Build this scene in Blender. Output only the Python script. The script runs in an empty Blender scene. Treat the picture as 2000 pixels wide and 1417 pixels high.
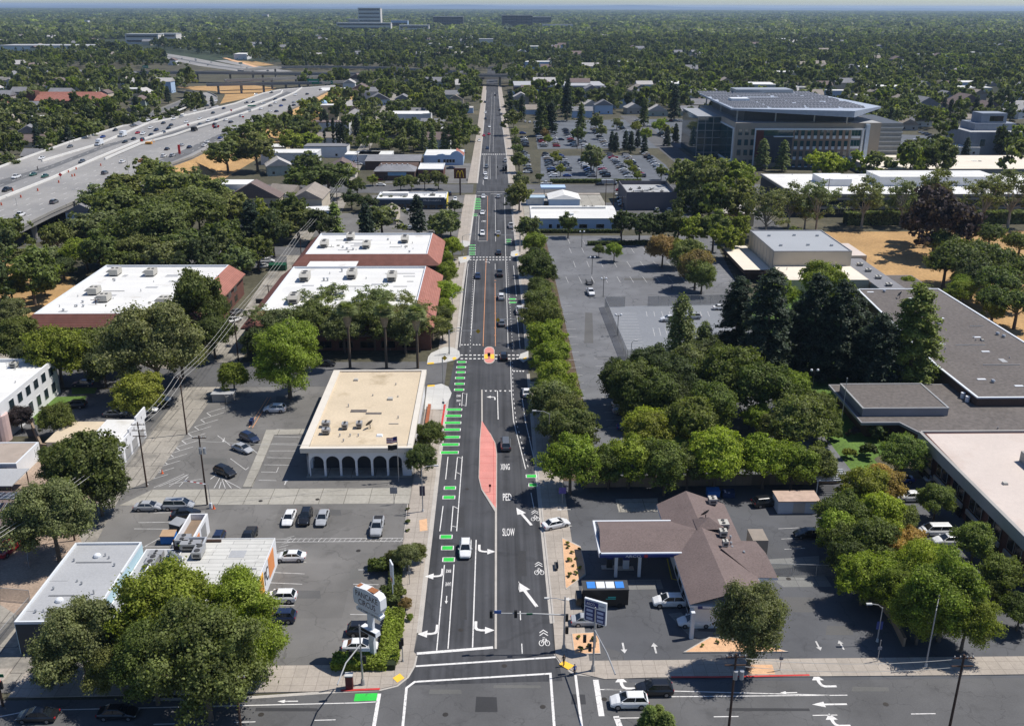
import bpy, bmesh, math, random
import numpy as np
from mathutils import Vector, Matrix
PI=math.pi; R_=math.radians
sc=bpy.context.scene; COL=sc.collection
# ---------------------------------------------------------------- camera
F=1850.; CAMH=80.; PCX,PCY=1000.,708.5
TH=math.atan((PCY-12.)/F); PSI=math.atan(42.*math.cos(TH)/F); ROLL=0.0032
CR=Matrix.Rotation(-PSI,3,'Z')@Matrix.Rotation(PI/2-TH,3,'X')@Matrix.Rotation(ROLL,3,'Z')
cam=bpy.data.objects.new('camera',bpy.data.cameras.new('camera')); COL.objects.link(cam); sc.camera=cam
cam.location=(0,0,CAMH); cam.rotation_euler=CR.to_euler()
cam.data.sensor_width=36; cam.data.lens=36*F/2000; cam.data.clip_start=1; cam.data.clip_end=120000
# ---------------------------------------------------------------- sky, sun, exposure
SUN_EL,SUN_AZ=R_(59),R_(14)      # azimuth measured from +X towards +Y
w=bpy.data.worlds.new("World"); sc.world=w; w.use_nodes=True
nt=w.node_tree; bg=nt.nodes['Background']; sky=nt.nodes.new('ShaderNodeTexSky')
sky.sky_type='NISHITA'; sky.sun_disc=False; sky.sun_elevation=SUN_EL; sky.sun_rotation=PI/2-SUN_AZ
sky.air_density=1.0; sky.dust_density=0.15; sky.ozone_density=2.5; sky.altitude=100
tm=nt.nodes.new('ShaderNodeMix'); tm.data_type='RGBA'; tm.blend_type='MULTIPLY'; tm.inputs[0].default_value=1; tm.inputs[7].default_value=(.84,.96,1.16,1); nt.links.new(sky.outputs[0],tm.inputs[6]); nt.links.new(tm.outputs[2],bg.inputs[0]); bg.inputs[1].default_value=0.08
sl=bpy.data.lights.new('sun','SUN'); sl.energy=5.0; sl.angle=R_(0.53); sl.color=(1,.955,.89)
so=bpy.data.objects.new('sun',sl); COL.objects.link(so)
sd=Vector((math.cos(SUN_EL)*math.cos(SUN_AZ),math.cos(SUN_EL)*math.sin(SUN_AZ),math.sin(SUN_EL)))
so.rotation_euler=sd.to_track_quat('Z','Y').to_euler(); so.location=(60,100,200)
sc.view_settings.view_transform='Standard'; sc.view_settings.look='None'; sc.view_settings.exposure=0.1; sc.view_settings.gamma=1
sc.cycles.max_bounces=5; sc.cycles.diffuse_bounces=2; sc.cycles.glossy_bounces=2; sc.cycles.transparent_max_bounces=8
sc.cycles.transmission_bounces=2; sc.cycles.volume_bounces=0; sc.cycles.use_adaptive_sampling=True
# ---------------------------------------------------------------- survey: photo pixel on a level plane -> metres
def g(x,y,z=0.):
    d=CR@Vector(((x-PCX)/F,-(y-PCY)/F,-1.)); t=(z-CAMH)/d.z
    return (d.x*t,d.y*t)
def pj(X,Y,Z=0.):
    v=CR.transposed()@Vector((X,Y,Z-CAMH)); return (PCX-F*v.x/v.z,PCY+F*v.y/v.z)
def gs(s,z=0.):
    return [g(*[float(a) for a in q.split(',')][:2],z=z) for q in s.split()]
# ---------------------------------------------------------------- materials
MT={}
def nn(nt,t,**k):
    n=nt.nodes.new(t)
    for a,b in k.items(): setattr(n,a,b)
    return n
def mixc(nt,fac,a,b,mode='MIX'):
    m=nn(nt,'ShaderNodeMix',data_type='RGBA',blend_type=mode)
    for i,v in ((0,fac),(6,a),(7,b)):
        if hasattr(v,'links'): nt.links.new(v,m.inputs[i])
        elif v is not None: m.inputs[i].default_value=v if i==0 else (*v[:3],1)
    return m.outputs[2]
def ramp(nt,src,p0,p1,c0=0.,c1=1.):
    r=nn(nt,'ShaderNodeMapRange'); nt.links.new(src,r.inputs[0])
    for i,v in ((1,p0),(2,p1),(3,c0),(4,c1)): r.inputs[i].default_value=v
    return r.outputs[0]
def noise(nt,vec,scale,detail=3.,rough=.55):
    n=nn(nt,'ShaderNodeTexNoise'); n.inputs['Scale'].default_value=scale; n.inputs['Detail'].default_value=detail; n.inputs['Roughness'].default_value=rough
    if vec is not None: nt.links.new(vec,n.inputs['Vector'])
    return n.outputs[0]
def base_mat(name,rough=.8,metal=0.,spec=.3):
    m=bpy.data.materials.new(name); m.use_nodes=True; nt=m.node_tree; b=nt.nodes['Principled BSDF']
    b.inputs['Roughness'].default_value=rough; b.inputs['Metallic'].default_value=metal; b.inputs['Specular IOR Level'].default_value=spec
    geo=nn(nt,'ShaderNodeNewGeometry'); MT[name]=m
    return m,nt,b,geo.outputs['Position']
def M(name,c,rough=.8,metal=0.,spec=.3,var=.12,scale=.6,fine=0.,emit=0.,stain=None,tile=None):
    """plain surface with mottling; stain=(colour,scale,threshold,amount); tile=(w,h,line colour,line width)"""
    if name in MT: return MT[name]
    m,nt,b,pos=base_mat(name,rough,metal,spec); col=(*c,1)
    n=noise(nt,pos,scale,4.); f=ramp(nt,n,.25,.75,1-var,1+var)
    cm=nn(nt,'ShaderNodeMix',data_type='RGBA',blend_type='MULTIPLY'); cm.inputs[0].default_value=1; cm.inputs[6].default_value=col
    cc=nn(nt,'ShaderNodeCombineColor'); [nt.links.new(f,cc.inputs[i]) for i in range(3)]
    nt.links.new(cc.outputs[0],cm.inputs[7]); out=cm.outputs[2]
    if fine:
        n2=noise(nt,pos,scale*14,2.); f2=ramp(nt,n2,.3,.7,1-fine,1+fine); c2=nn(nt,'ShaderNodeCombineColor'); [nt.links.new(f2,c2.inputs[i]) for i in range(3)]
        out=mixc(nt,1.,out,c2.outputs[0],'MULTIPLY')
    if stain:
        n3=noise(nt,pos,stain[1],5.,.65); f3=ramp(nt,n3,stain[2],stain[2]+.14,0,stain[3]); out=mixc(nt,f3,out,stain[0])
    if tile:
        bt=nn(nt,'ShaderNodeTexBrick'); bt.offset=tile[4] if len(tile)>4 else 0.; bt.inputs['Scale'].default_value=1; bt.inputs['Brick Width'].default_value=tile[0]; bt.inputs['Row Height'].default_value=tile[1]
        bt.inputs['Mortar Size'].default_value=tile[3]; bt.inputs['Mortar Smooth'].default_value=.1; bt.inputs['Color1'].default_value=(1,1,1,1); bt.inputs['Color2'].default_value=(.9,.9,.9,1); bt.inputs['Mortar'].default_value=(*[t/max(s,.01) for t,s in zip(tile[2],c)],1)
        nt.links.new(pos,bt.inputs['Vector']); out=mixc(nt,1.,out,bt.outputs[0],'MULTIPLY')
    nt.links.new(out,b.inputs['Base Color'])
    if emit: b.inputs['Emission Color'].default_value=col; b.inputs['Emission Strength'].default_value=emit
    return m
def ASPH(name,c,crack=0.,cs=.12,patch=.0,bands=False):
    m,nt,b,pos=base_mat(name,.85,0,.25)
    n=noise(nt,pos,.09,5.,.6); f=ramp(nt,n,.3,.7,.82,1.18)
    n2=noise(nt,pos,9.,2.); f2=ramp(nt,n2,.3,.7,.9,1.1)
    mu=nn(nt,'ShaderNodeMath',operation='MULTIPLY'); nt.links.new(f,mu.inputs[0]); nt.links.new(f2,mu.inputs[1]); last=mu.outputs[0]
    if bands:   # wheel tracks polished along the lanes
        mp=nn(nt,'ShaderNodeMapping'); mp.inputs['Scale'].default_value=(1.1,.02,1); nt.links.new(pos,mp.inputs[0])
        f3=ramp(nt,noise(nt,mp.outputs[0],1.,2.),.3,.7,.72,1.34); m3=nn(nt,'ShaderNodeMath',operation='MULTIPLY'); nt.links.new(last,m3.inputs[0]); nt.links.new(f3,m3.inputs[1]); last=m3.outputs[0]
    cc=nn(nt,'ShaderNodeCombineColor'); [nt.links.new(last,cc.inputs[i]) for i in range(3)]
    out=mixc(nt,1.,c,cc.outputs[0],'MULTIPLY')
    if patch:
        v=nn(nt,'ShaderNodeTexVoronoi',distance='CHEBYCHEV'); v.inputs['Scale'].default_value=.07; nt.links.new(pos,v.inputs['Vector'])
        s=nn(nt,'ShaderNodeSeparateColor'); nt.links.new(v.outputs['Color'],s.inputs[0])
        out=mixc(nt,ramp(nt,s.outputs[0],.62,.66,0,patch),out,tuple(k*.62 for k in c))
    if crack:
        out=mixc(nt,ramp(nt,noise(nt,pos,.30,3.,.6),.58,.72,0,.5),out,tuple(k*.55 for k in c)); out=mixc(nt,ramp(nt,noise(nt,pos,.045,3.,.6),.52,.66,0,.45),out,tuple(k*1.4 for k in c))
        wn=nn(nt,'ShaderNodeTexNoise'); wn.inputs['Scale'].default_value=.35; wn.inputs['Detail'].default_value=4; nt.links.new(pos,wn.inputs['Vector'])
        ad=nn(nt,'ShaderNodeVectorMath',operation='MULTIPLY_ADD'); nt.links.new(wn.outputs['Color'],ad.inputs[0]); ad.inputs[1].default_value=(5,5,0); nt.links.new(pos,ad.inputs[2])
        v=nn(nt,'ShaderNodeTexVoronoi',feature='DISTANCE_TO_EDGE'); v.inputs['Scale'].default_value=cs; nt.links.new(ad.outputs[0],v.inputs['Vector'])
        out=mixc(nt,ramp(nt,v.outputs['Distance'],.004,.012,crack,0),out,tuple(k*.35 for k in c))
    nt.links.new(out,b.inputs['Base Color']); return m
def OBJC(name,rough=.35,metal=0.,spec=.5,coat=0.):
    m,nt,b,pos=base_mat(name,rough,metal,spec); oi=nn(nt,'ShaderNodeObjectInfo')
    f=ramp(nt,noise(nt,pos,2.5),.3,.7,.93,1.05); cc=nn(nt,'ShaderNodeCombineColor'); [nt.links.new(f,cc.inputs[i]) for i in range(3)]
    nt.links.new(mixc(nt,1.,oi.outputs['Color'],cc.outputs[0],'MULTIPLY'),b.inputs['Base Color'])
    b.inputs['Coat Weight'].default_value=coat; b.inputs['Coat Roughness'].default_value=.08; return m
def LEAF(name,attr=False,low=.55,high=1.5):
    m,nt,b,pos=base_mat(name,.6,0,.25); geo=[n for n in nt.nodes if n.type=='NEW_GEOMETRY'][0]
    if attr: a=nn(nt,'ShaderNodeVertexColor',layer_name='tint'); src=a.outputs[0]
    else: a=nn(nt,'ShaderNodeObjectInfo'); src=a.outputs['Color']
    f=ramp(nt,geo.outputs['Random Per Island'],0,1,low,high); n=ramp(nt,noise(nt,pos,.45,3.),.3,.7,.72,1.3)
    mu=nn(nt,'ShaderNodeMath',operation='MULTIPLY'); nt.links.new(f,mu.inputs[0]); nt.links.new(n,mu.inputs[1])
    cc=nn(nt,'ShaderNodeCombineColor'); [nt.links.new(mu.outputs[0],cc.inputs[i]) for i in range(3)]
    out=mixc(nt,1.,src,cc.outputs[0],'MULTIPLY'); nt.links.new(out,b.inputs['Base Color'])
    tr=nn(nt,'ShaderNodeBsdfTranslucent'); nt.links.new(mixc(nt,1.,out,(1.5,1.6,.7),'MULTIPLY'),tr.inputs[0])
    mx=nn(nt,'ShaderNodeMixShader'); mx.inputs[0].default_value=.36; nt.links.new(b.outputs[0],mx.inputs[1]); nt.links.new(tr.outputs[0],mx.inputs[2])
    nt.links.new(mx.outputs[0],nt.nodes['Material Output'].inputs[0]); return m
# ---------------------------------------------------------------- mesh building
class MB:
    def __init__(s): s.v=[]; s.f=[]; s.m=[]
    def add(s,vs,fs,m=0):
        o=len(s.v); s.v+=[tuple(v) for v in vs]; s.f+=[tuple(i+o for i in f) for f in fs]; s.m+=[m]*len(fs)
        return s
    def box(s,x0,y0,z0,x1,y1,z1,m=0,rot=0.,piv=None,top=None):
        if x0>x1:x0,x1=x1,x0
        if y0>y1:y0,y1=y1,y0
        t=top if top is not None else 0.
        vs=[(x0,y0,z0),(x1,y0,z0),(x1,y1,z0),(x0,y1,z0),(x0+t,y0+t,z1),(x1-t,y0+t,z1),(x1-t,y1-t,z1),(x0+t,y1-t,z1)]
        if rot:
            px,py=piv or ((x0+x1)/2,(y0+y1)/2); c,sn=math.cos(rot),math.sin(rot)
            vs=[(px+(x-px)*c-(y-py)*sn,py+(x-px)*sn+(y-py)*c,z) for x,y,z in vs]
        return s.add(vs,[(3,2,1,0),(4,5,6,7),(0,1,5,4),(1,2,6,5),(2,3,7,6),(3,0,4,7)],m)
    def prism(s,poly,z0,z1,m=0,mt=None,bottom=True):
        a=sum(poly[i][0]*poly[(i+1)%len(poly)][1]-poly[(i+1)%len(poly)][0]*poly[i][1] for i in range(len(poly)))
        if a<0: poly=poly[::-1]
        n=len(poly); vs=[(x,y,z0) for x,y in poly]+[(x,y,z1) for x,y in poly]
        s.add(vs,[(i,(i+1)%n,n+(i+1)%n,n+i) for i in range(n)]+([tuple(range(n-1,-1,-1))] if bottom else []),m)
        return s.add([(x,y,z1) for x,y in poly],[tuple(range(n))],m if mt is None else mt)
    def flat(s,poly,z,m=0):
        a=sum(poly[i][0]*poly[(i+1)%len(poly)][1]-poly[(i+1)%len(poly)][0]*poly[i][1] for i in range(len(poly)))
        if a<0: poly=poly[::-1]
        return s.add([(x,y,z) for x,y in poly],[tuple(range(len(poly)))],m)
    def cyl(s,x,y,z0,z1,r0,r1=None,n=10,m=0,cap=True):
        r1=r0 if r1 is None else r1
        vs=[(x+r0*math.cos(2*PI*i/n),y+r0*math.sin(2*PI*i/n),z0) for i in range(n)]+[(x+r1*math.cos(2*PI*i/n),y+r1*math.sin(2*PI*i/n),z1) for i in range(n)]
        return s.add(vs,[(i,(i+1)%n,n+(i+1)%n,n+i) for i in range(n)]+([tuple(range(n-1,-1,-1)),tuple(range(n,2*n))] if cap else []),m)
    def tube(s,pts,r,n=6,m=0,r1=None):
        P=[Vector(p) for p in pts]; k=len(P); vs=[]
        for i,p in enumerate(P):
            d=(P[min(i+1,k-1)]-P[max(i-1,0)]).normalized(); u=d.orthogonal().normalized() if abs(d.z)>.99 else d.cross(Vector((0,0,1))).normalized(); v=d.cross(u)
            rr=r if r1 is None else r+(r1-r)*i/(k-1)
            vs+=[tuple(p+(u*math.cos(2*PI*j/n)+v*math.sin(2*PI*j/n))*rr) for j in range(n)]
        return s.add(vs,[(i*n+j,(i+1)*n+j,(i+1)*n+(j+1)%n,i*n+(j+1)%n) for i in range(k-1) for j in range(n)]+[tuple(range(n)),tuple(range(k*n-1,(k-1)*n-1,-1))],m)
    def line(s,pts,wd,z,m=0):
        """flat painted stripe along pts"""
        P=[Vector(p[:2]) for p in pts]; L=[];Rr=[]
        for i,p in enumerate(P):
            if i==0: d=(P[1]-P[0]).normalized(); nrm=Vector((-d.y,d.x)); k=1
            elif i==len(P)-1: d=(P[-1]-P[-2]).normalized(); nrm=Vector((-d.y,d.x)); k=1
            else:
                a=(P[i]-P[i-1]).normalized(); b=(P[i+1]-P[i]).normalized(); na=Vector((-a.y,a.x)); nb=Vector((-b.y,b.x)); nrm=(na+nb).normalized(); k=1/max(.4,nrm.dot(na))
            L.append(p+nrm*wd/2*k); Rr.append(p-nrm*wd/2*k)
        for i in range(len(P)-1): s.add([(*Rr[i],z),(*Rr[i+1],z),(*L[i+1],z),(*L[i],z)],[(0,1,2,3)],m)
        return s
    def build(s,name,mats,parent=None,smooth=False,loc=(0,0,0)):
        me=bpy.data.meshes.new(name); me.from_pydata(s.v,[],s.f)
        mats=mats if isinstance(mats,(list,tuple)) else [mats]
        for m in mats: me.materials.append(m)
        if len(mats)>1: me.polygons.foreach_set('material_index',s.m)
        if smooth: me.polygons.foreach_set('use_smooth',[True]*len(s.f))
        me.update(); return link(name,me,parent,loc)
def link(name,me,parent=None,loc=(0,0,0)):
    o=bpy.data.objects.new(name,me); COL.objects.link(o); o.parent=parent; o.location=loc; return o
def tag(o,label,cat,group=None,kind=None):
    o['label']=label; o['category']=cat
    if group:o['group']=group
    if kind:o['kind']=kind
    return o
def thing(name,label,cat,loc=(0,0,0),rz=0.,group=None):
    o=bpy.data.objects.new(name,None); COL.objects.link(o); o.location=loc; o.rotation_euler=(0,0,rz); return tag(o,label,cat,group)
def kids(o): return KD.get(o.name,[]) if False else [c for c in o.children]
def struct(o): o['kind']='structure'; return o
def stuff(o,label,cat=None):
    o['kind']='stuff'; o['label']=label
    if cat:o['category']=cat
    return o
ORD=['','first','second','third','fourth','fifth','sixth','seventh','eighth','ninth','tenth','eleventh','twelfth','thirteenth','fourteenth','fifteenth','sixteenth','seventeenth','eighteenth','nineteenth','twentieth']
def nth(i):
    if i<=20: return ORD[i]
    t=['','','twenty','thirty','forty','fifty','sixty','seventy','eighty','ninety'][i//10%10]; pre=['','hundred-and-','two-hundred-and-','three-hundred-and-','four-hundred-and-'][min(4,i//100)]
    j=i%100
    if i>=100 and j<=20: return pre+(ORD[j] if j else 'zeroth')
    return pre+(t+'-'+ORD[i%10] if i%10 else t[:-1]+'ieth')
# ================================================================ GROUND
m_earth=M('earth',(.075,.070,.045),.95,var=.35,scale=.05,fine=.25,stain=((.19,.15,.09),.02,.58,.7))
m_far=M('far_ground',(.035,.048,.026),.95,var=.5,scale=.004,fine=.3,stain=((.36,.29,.19),.00035,.60,.85))
m_new=ASPH('asphalt_new',(.056,.057,.061),bands=True,crack=.25,cs=.03)
m_old=ASPH('asphalt_old',(.150,.144,.135),crack=.35,cs=.11,patch=.25)
m_lot=ASPH('asphalt_lot',(.142,.144,.15),crack=.5,cs=.1)
m_arco=ASPH('asphalt_dark',(.092,.094,.1),crack=.3,cs=.13)
m_cross=ASPH('asphalt_worn',(.105,.104,.104),crack=.35,cs=.2)
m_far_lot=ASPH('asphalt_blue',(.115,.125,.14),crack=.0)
m_walk=M('concrete_walk',(.37,.325,.275),.85,var=.13,scale=.25,fine=.08,tile=(1.6,1.6,(.22,.19,.16),.03))
m_white_walk=M('concrete_new',(.52,.51,.48),.85,var=.05,scale=.4,tile=(2.2,2.2,(.35,.34,.32),.03))
m_conc=M('concrete_apron',(.34,.32,.275),.85,var=.16,scale=.12,fine=.1,stain=((.17,.16,.14),.2,.57,.55),tile=(4.3,3.2,(.12,.11,.09),.05))
m_alley=M('concrete_alley',(.30,.275,.235),.9,var=.22,scale=.15,fine=.15,stain=((.115,.11,.10),.09,.52,.85),tile=(3.1,5.3,(.1,.09,.08),.06,.5))
m_kerb=M('kerb',(.42,.39,.35),.8,var=.12,scale=.5,fine=.1)
m_tan=M('tan_rock',(.62,.38,.22),.95,var=.14,scale=1.5,fine=.25)
m_dry=M('dry_grass',(.40,.25,.11),.95,var=.22,scale=.08,fine=.2,stain=((.30,.18,.075),.03,.5,.5))
m_lawn=M('lawn',(.09,.155,.03),.95,var=.3,scale=.15,fine=.3)
m_mulch=M('mulch',(.10,.07,.045),.95,var=.3,scale=.6,fine=.3)
def sheet(name,poly,z,m): return struct(MB().flat(poly,z).build(name,m))
# base ground: near sheet and far sheet
N=48
near=MB(); near.flat([(-900,-300),(1100,-300),(1500,1500),(-1500,1500)],0.0); struct(near.build('ground',m_earth))
fr=MB(); fr.flat([(46000*math.cos(2*PI*i/N),46000*math.sin(2*PI*i/N)) for i in range(N)],-.35); struct(fr.build('ground_far',m_far))
def Z(i): return .004*i
# kerb lines of the avenue (X at Y)
LK=[(-11.2,97.5),(-10.35,108),(-10.3,160),(-10.0,196),(-9.3,215),(-9.3,280),(-8.6,331),(-7.6,428),(-6.8,560),(-6.2,700),(-5.9,1400)]
RK=[(8.6,98),(8.15,108),(8.0,160),(8.2,200),(8.7,260),(8.5,330),(8.2,430),(8.3,560),(7,800),(6,1400)]
def xk(K,Y):
    for (a,b),(c,d) in zip(K,K[1:]):
        if Y<=d: return a+(c-a)*max(0,(Y-b))/(d-b)
    return K[-1][0]
avenue=MB().flat([(a,b) for a,b in RK]+[(a,b) for a,b in LK[::-1]],Z(12)); struct(avenue.build('road',m_new))
sheet('cross_street',[(-420,40),(420,40),(420,98.0),(9,97.6),(-11.4,97.2),(-30,95.6),(-420,95)],Z(11),m_cross)
sheet('junction',[(-17,90),(17,90),(17,103.5),(8,108),(-10.2,108),(-17,101)],Z(11)-.002,m_cross)
sheet('side_street',[(-11,198),(-11,213.5),(-330,213.5),(-330,198)],Z(11),m_cross)
sheet('side_street',[(-11,318),(-11,330),(-330,330),(-330,318)],Z(11),m_cross)
sheet('side_street',[(-9,433),(-9,455),(-330,455),(-330,433)],Z(11),m_cross)
sheet('side_street',[(8,433),(8,455),(330,455),(330,433)],Z(11),m_cross)
sheet('side_street',[(100,330),(112,330),(112,760),(100,760)],Z(11)+.002,m_cross)
# parking lots and yards
sheet('yard',[(-70,97),(-14,97),(-14,200),(-72,200)],Z(3)-.002,m_old); sheet('yard',[(10,97),(150,97),(150,152),(10,152)],Z(2),m_arco)
sheet('car_park',[(-14.4,101.5),(-14.4,144.4),(-62,144.4),(-62,101.5)],Z(4),m_old)
sheet('car_park',[(-14.4,149.6),(-14.4,197),(-60.4,197),(-60.4,149.6)],Z(4),m_old)
sheet('car_park',[(-69.4,172.5),(-69.4,197),(-140,197),(-140,172.5)],Z(4),m_cross)
sheet('car_park',[(-10,390),(-10,428),(-55,428),(-55,386)],Z(4),m_old)
sheet('car_park',[(-11,345),(-11,388),(-70,388),(-70,345)],Z(3),m_old)
sheet('car_park',[(-10,458),(-10,520),(-52,520),(-52,458)],Z(4),m_old)
sheet('car_park',[(12.4,101.8),(12.4,147.6),(68,148.6),(68,101.8)],Z(4),m_arco)
sheet('car_park',[(66,150),(66,215),(74,268),(82,346.5),(19.5,346.5),(19.5,153)],Z(4),m_lot)
sheet('car_park',gs('1560,1010 1700,960 1790,960 1900,1060 1900,1330 1760,1310 1560,1060'),Z(3),m_arco)
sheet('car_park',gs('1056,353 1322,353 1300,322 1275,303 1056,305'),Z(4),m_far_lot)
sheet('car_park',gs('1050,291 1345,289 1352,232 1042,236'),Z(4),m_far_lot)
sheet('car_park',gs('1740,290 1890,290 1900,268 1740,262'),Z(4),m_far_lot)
sheet('car_park',[(49,357),(49,410),(80,410),(80,357)],Z(4),m_cross)
sheet('car_park',[(13,376),(13,428),(49,428),(49,376)],Z(4),m_conc)
sheet('ball_court',gs('1190,599 1428,592 1445,702 1228,702'),Z(6),M('court_paving',(.20,.21,.225),.8,var=.08,scale=.1,fine=.06))
# concrete
sheet('alley',gs('0,1180 40,1205 160,1060 150,1030 235,925 330,800 480,600 560,480 600,430 630,430 585,500 520,640 430,755 300,935 240,960 150,1130 60,1330 0,1335'),Z(6),m_alley)
sheet('alley_apron',[(-64,144.2),(-14.5,144.2),(-14.5,149.8),(-60.2,149.8)],Z(8),m_conc)
sheet('yard',gs('0,900 160,900 240,960 60,1200 0,1200'),Z(3),M('yard_concrete',(.33,.25,.19),.95,var=.2,scale=.2,fine=.2,stain=((.15,.12,.1),.25,.55,.6)))
sheet('dry_field',[(112,352),(230,354),(230,200),(128,225),(112,255)],Z(5),m_dry)
sheet('lawn',[(66,150),(66,214),(74,262),(82,278),(104,278),(104,190),(72,160),(72,150)],Z(3),m_lawn)
sheet('lawn',gs('610,1000 640,1000 650,960 615,962') if 0 else [(33,166),(33,217),(40,217),(44,166)],Z(5),m_lawn)
sheet('verge',[(12.6,152),(19.5,152),(19.5,345),(13,345)],Z(5),m_mulch)
sheet('verge',gs('0,690 200,690 330,705 330,720 210,705 0,712'),Z(12),m_walk)
sheet('lawn',gs('140,757 190,757 185,768 140,770'),Z(6),m_lawn)
sheet('lawn',gs('60,800 100,775 170,773 165,782 105,790 70,830'),Z(6),m_lawn)
sheet('verge',gs('340,490 560,500 560,525 330,515'),Z(7),m_cross)
# freeway side slopes (dry grass)
sheet('dry_bank',gs('250,405 350,345 470,280 560,225 700,185 690,205 580,260 520,300 420,360 330,400'),Z(7),m_dry)
sheet('dry_bank',gs('345,170 480,165 540,172 500,188 430,203 440,185 420,178 380,176'),Z(7),m_dry); sheet('dry_bank',gs('425,118 500,120 535,127 480,131'),Z(7),m_dry)
sheet('dry_bank',gs('0,500 110,500 150,560 90,640 0,640'),Z(5),m_dry)
# ---- raised pavements
def walk(name,poly,h=.14,m=None,k=.22):
    """pavement slab with its kerb stone rim"""
    o=MB().prism(poly,-.02,h,0,0).build(name,m or m_walk); return struct(o)
pts=[(xk(LK,y),y) for y in (104,115,130,150,170,186,190)]
walk('pavement',[(-14.5,190)]+pts[::-1]+gs('813,1278 808,1300 795,1322 775,1338 742,1346 700,1349')[0:6]+[(-60,96.0),(-60,101.5),(-14.5,101.5)],m=m_walk)
walk('pavement',[(-130,96.0),(-62,96.0),(-62,101.5),(-130,101.5)])
walk('pavement',gs('834,755 862,750 876,756 882,768 879,778 871,789 868,800 829,800'),.15,m_white_walk)
walk('pavement',gs('834,711 836,698 842,690 868,678 884,679 897,686 899,696 893,702 870,708 834,712'),.15,m_white_walk)
walk('pavement',[(xk(LK,222),222)]+[(xk(LK,y),y) for y in (235,250,280,312)]+[(-13.4,312),(-13.6,222)])
walk('pavement',[(xk(LK,332),332),(xk(LK,380),380),(xk(LK,428),428),(-12.5,428),(-13,332)])
walk('pavement',gs('895,503 917,500 918,506 912,512 897,515'),.16,m_white_walk)
walk('pavement',gs('902,470 917,472 918,478 912,482 900,484'),.16,m_white_walk)
walk('pavement',[(xk(LK,458),458)]+[(xk(LK,y),y) for y in (500,560,640,800,1050)]+[(-9.5,1050),(-10.5,640),(-12,458)])
walk('pavement',[(8.15,109),(8.0,160),(8.2,200),(12.6,200),(12.4,112),(12.4,101.8),(60,101.8),(150,101.8),(150,98.6),(60,98.2),(20,98.4),(14,98.2)]+gs('1122,1313 1100,1300 1085,1280'))
walk('pavement',[(8.2,222),(8.7,260),(8.5,330),(8.2,428),(12.8,428),(13,330),(12.8,222)])
walk('pavement',gs('1016,692 1032,686 1032,702 1022,708 1013,701'),.16,m_white_walk)
walk('pavement',gs('998,492 1012,488 1014,500 1004,503 997,500'),.16,m_white_walk)
walk('pavement',[(8.2,458),(8.3,560),(7,800),(6.4,1050),(10,1050),(12,560),(12,458)])
walk('pavement',[(49,432),(12.6,432),(12.6,428.5),(49,428.5)])
# kerb stones (pale rim) along both sides of the avenue
for K,s in ((LK,-1),(RK,1)):
    for a,b in (((108,190),(222,312),(332,428),(458,1000)) if s<0 else ((110,205),(222,428),(458,1000))):
        ys=np.linspace(a,b,12); mb=MB()
        mb.line([(xk(K,y)-s*.22,y) for y in ys],.45,Z(13)); mb.line([(xk(K,y)+s*.12,y) for y in ys],.24,.146)
        struct(mb.build('kerb',m_kerb))
struct(MB().line(gs('812,1280 808,1300 795,1322 775,1338 742,1346 660,1350 500,1361 300,1366'),.5,Z(13)).build('kerb',m_kerb))
struct(MB().line(gs('1085,1276 1100,1300 1122,1315 1180,1321 1400,1321 1580,1318 2000,1312'),.5,Z(13)).build('kerb',m_kerb))
m_redk=M('kerb_red_paint',(.5,.045,.04),.7,var=.2,scale=1)
struct(MB().line(gs('666,1349 742,1346'),.35,.152).build('kerb_red',m_redk))
struct(MB().line(gs('1311,1321 1400,1321 1581,1317',z=.15),.3,.152).build('kerb_red',m_redk))
struct(MB().line(gs('869,789 862,835',z=.15),.4,.156).build('kerb_red',m_redk))
# ================================================================ PAINT
m_wp=M('white_paint',(.68,.66,.63),.75,var=.14,scale=1.2,fine=.12,stain=((.16,.16,.165),2.6,.55,.75))
m_wf=M('faded_paint',(.50,.49,.47),.8,var=.3,scale=1.2,fine=.2)
m_gp=M('green_paint',(.03,.50,.06),.7,var=.16,scale=.9,fine=.12,stain=((.05,.16,.06),1.8,.55,.7))
m_op=M('orange_paint',(.58,.27,.13),.7,var=.15,scale=1.)
m_yp=M('yellow_tile',(.85,.5,.05),.6,var=.06,scale=2.)
m_red=M('red_paving',(.62,.25,.21),.8,var=.12,scale=.3,fine=.06,tile=(3.,3.,(.5,.13,.11),.05))
m_bp=M('blue_paint',(.08,.2,.5),.7)
ZP=Z(12)+.005
pw=MB(); pg=MB(); po=MB(); pf=MB()
def L(s,wd=.15,mb=pw,z=ZP): mb.line(gs(s),wd,z)
def DASH(s,a,b,wd=.13,mb=pw,z=ZP):
    P=gs(s); tot=0
    for p,q in zip(P,P[1:]):
        d=Vector(q)-Vector(p); l=d.length; t=(a+b-tot)%(a+b) if tot else 0; u=d/l
        t=0
        while t+a<=l: mb.line([Vector(p)+u*t,Vector(p)+u*(t+a)],wd,z); t+=a+b
def BAR(x0,x1,y,dep=1.05,border=True):
    a=g(x0,y); b=g(x1,y); Y=(a[1]+b[1])/2
    pg.flat([(a[0],Y-dep/2),(b[0],Y-dep/2),(b[0],Y+dep/2),(a[0],Y+dep/2)],ZP+.004)
    if border:
        for x in (a[0]-.12,b[0]+.12): pw.line([(x,Y-dep/2),(x,Y+dep/2)],.16,ZP)
        for yy in (Y-dep/2-.07,Y+dep/2+.07): pw.line([(a[0]-.18,yy),(b[0]+.18,yy)],.1,ZP)
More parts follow.
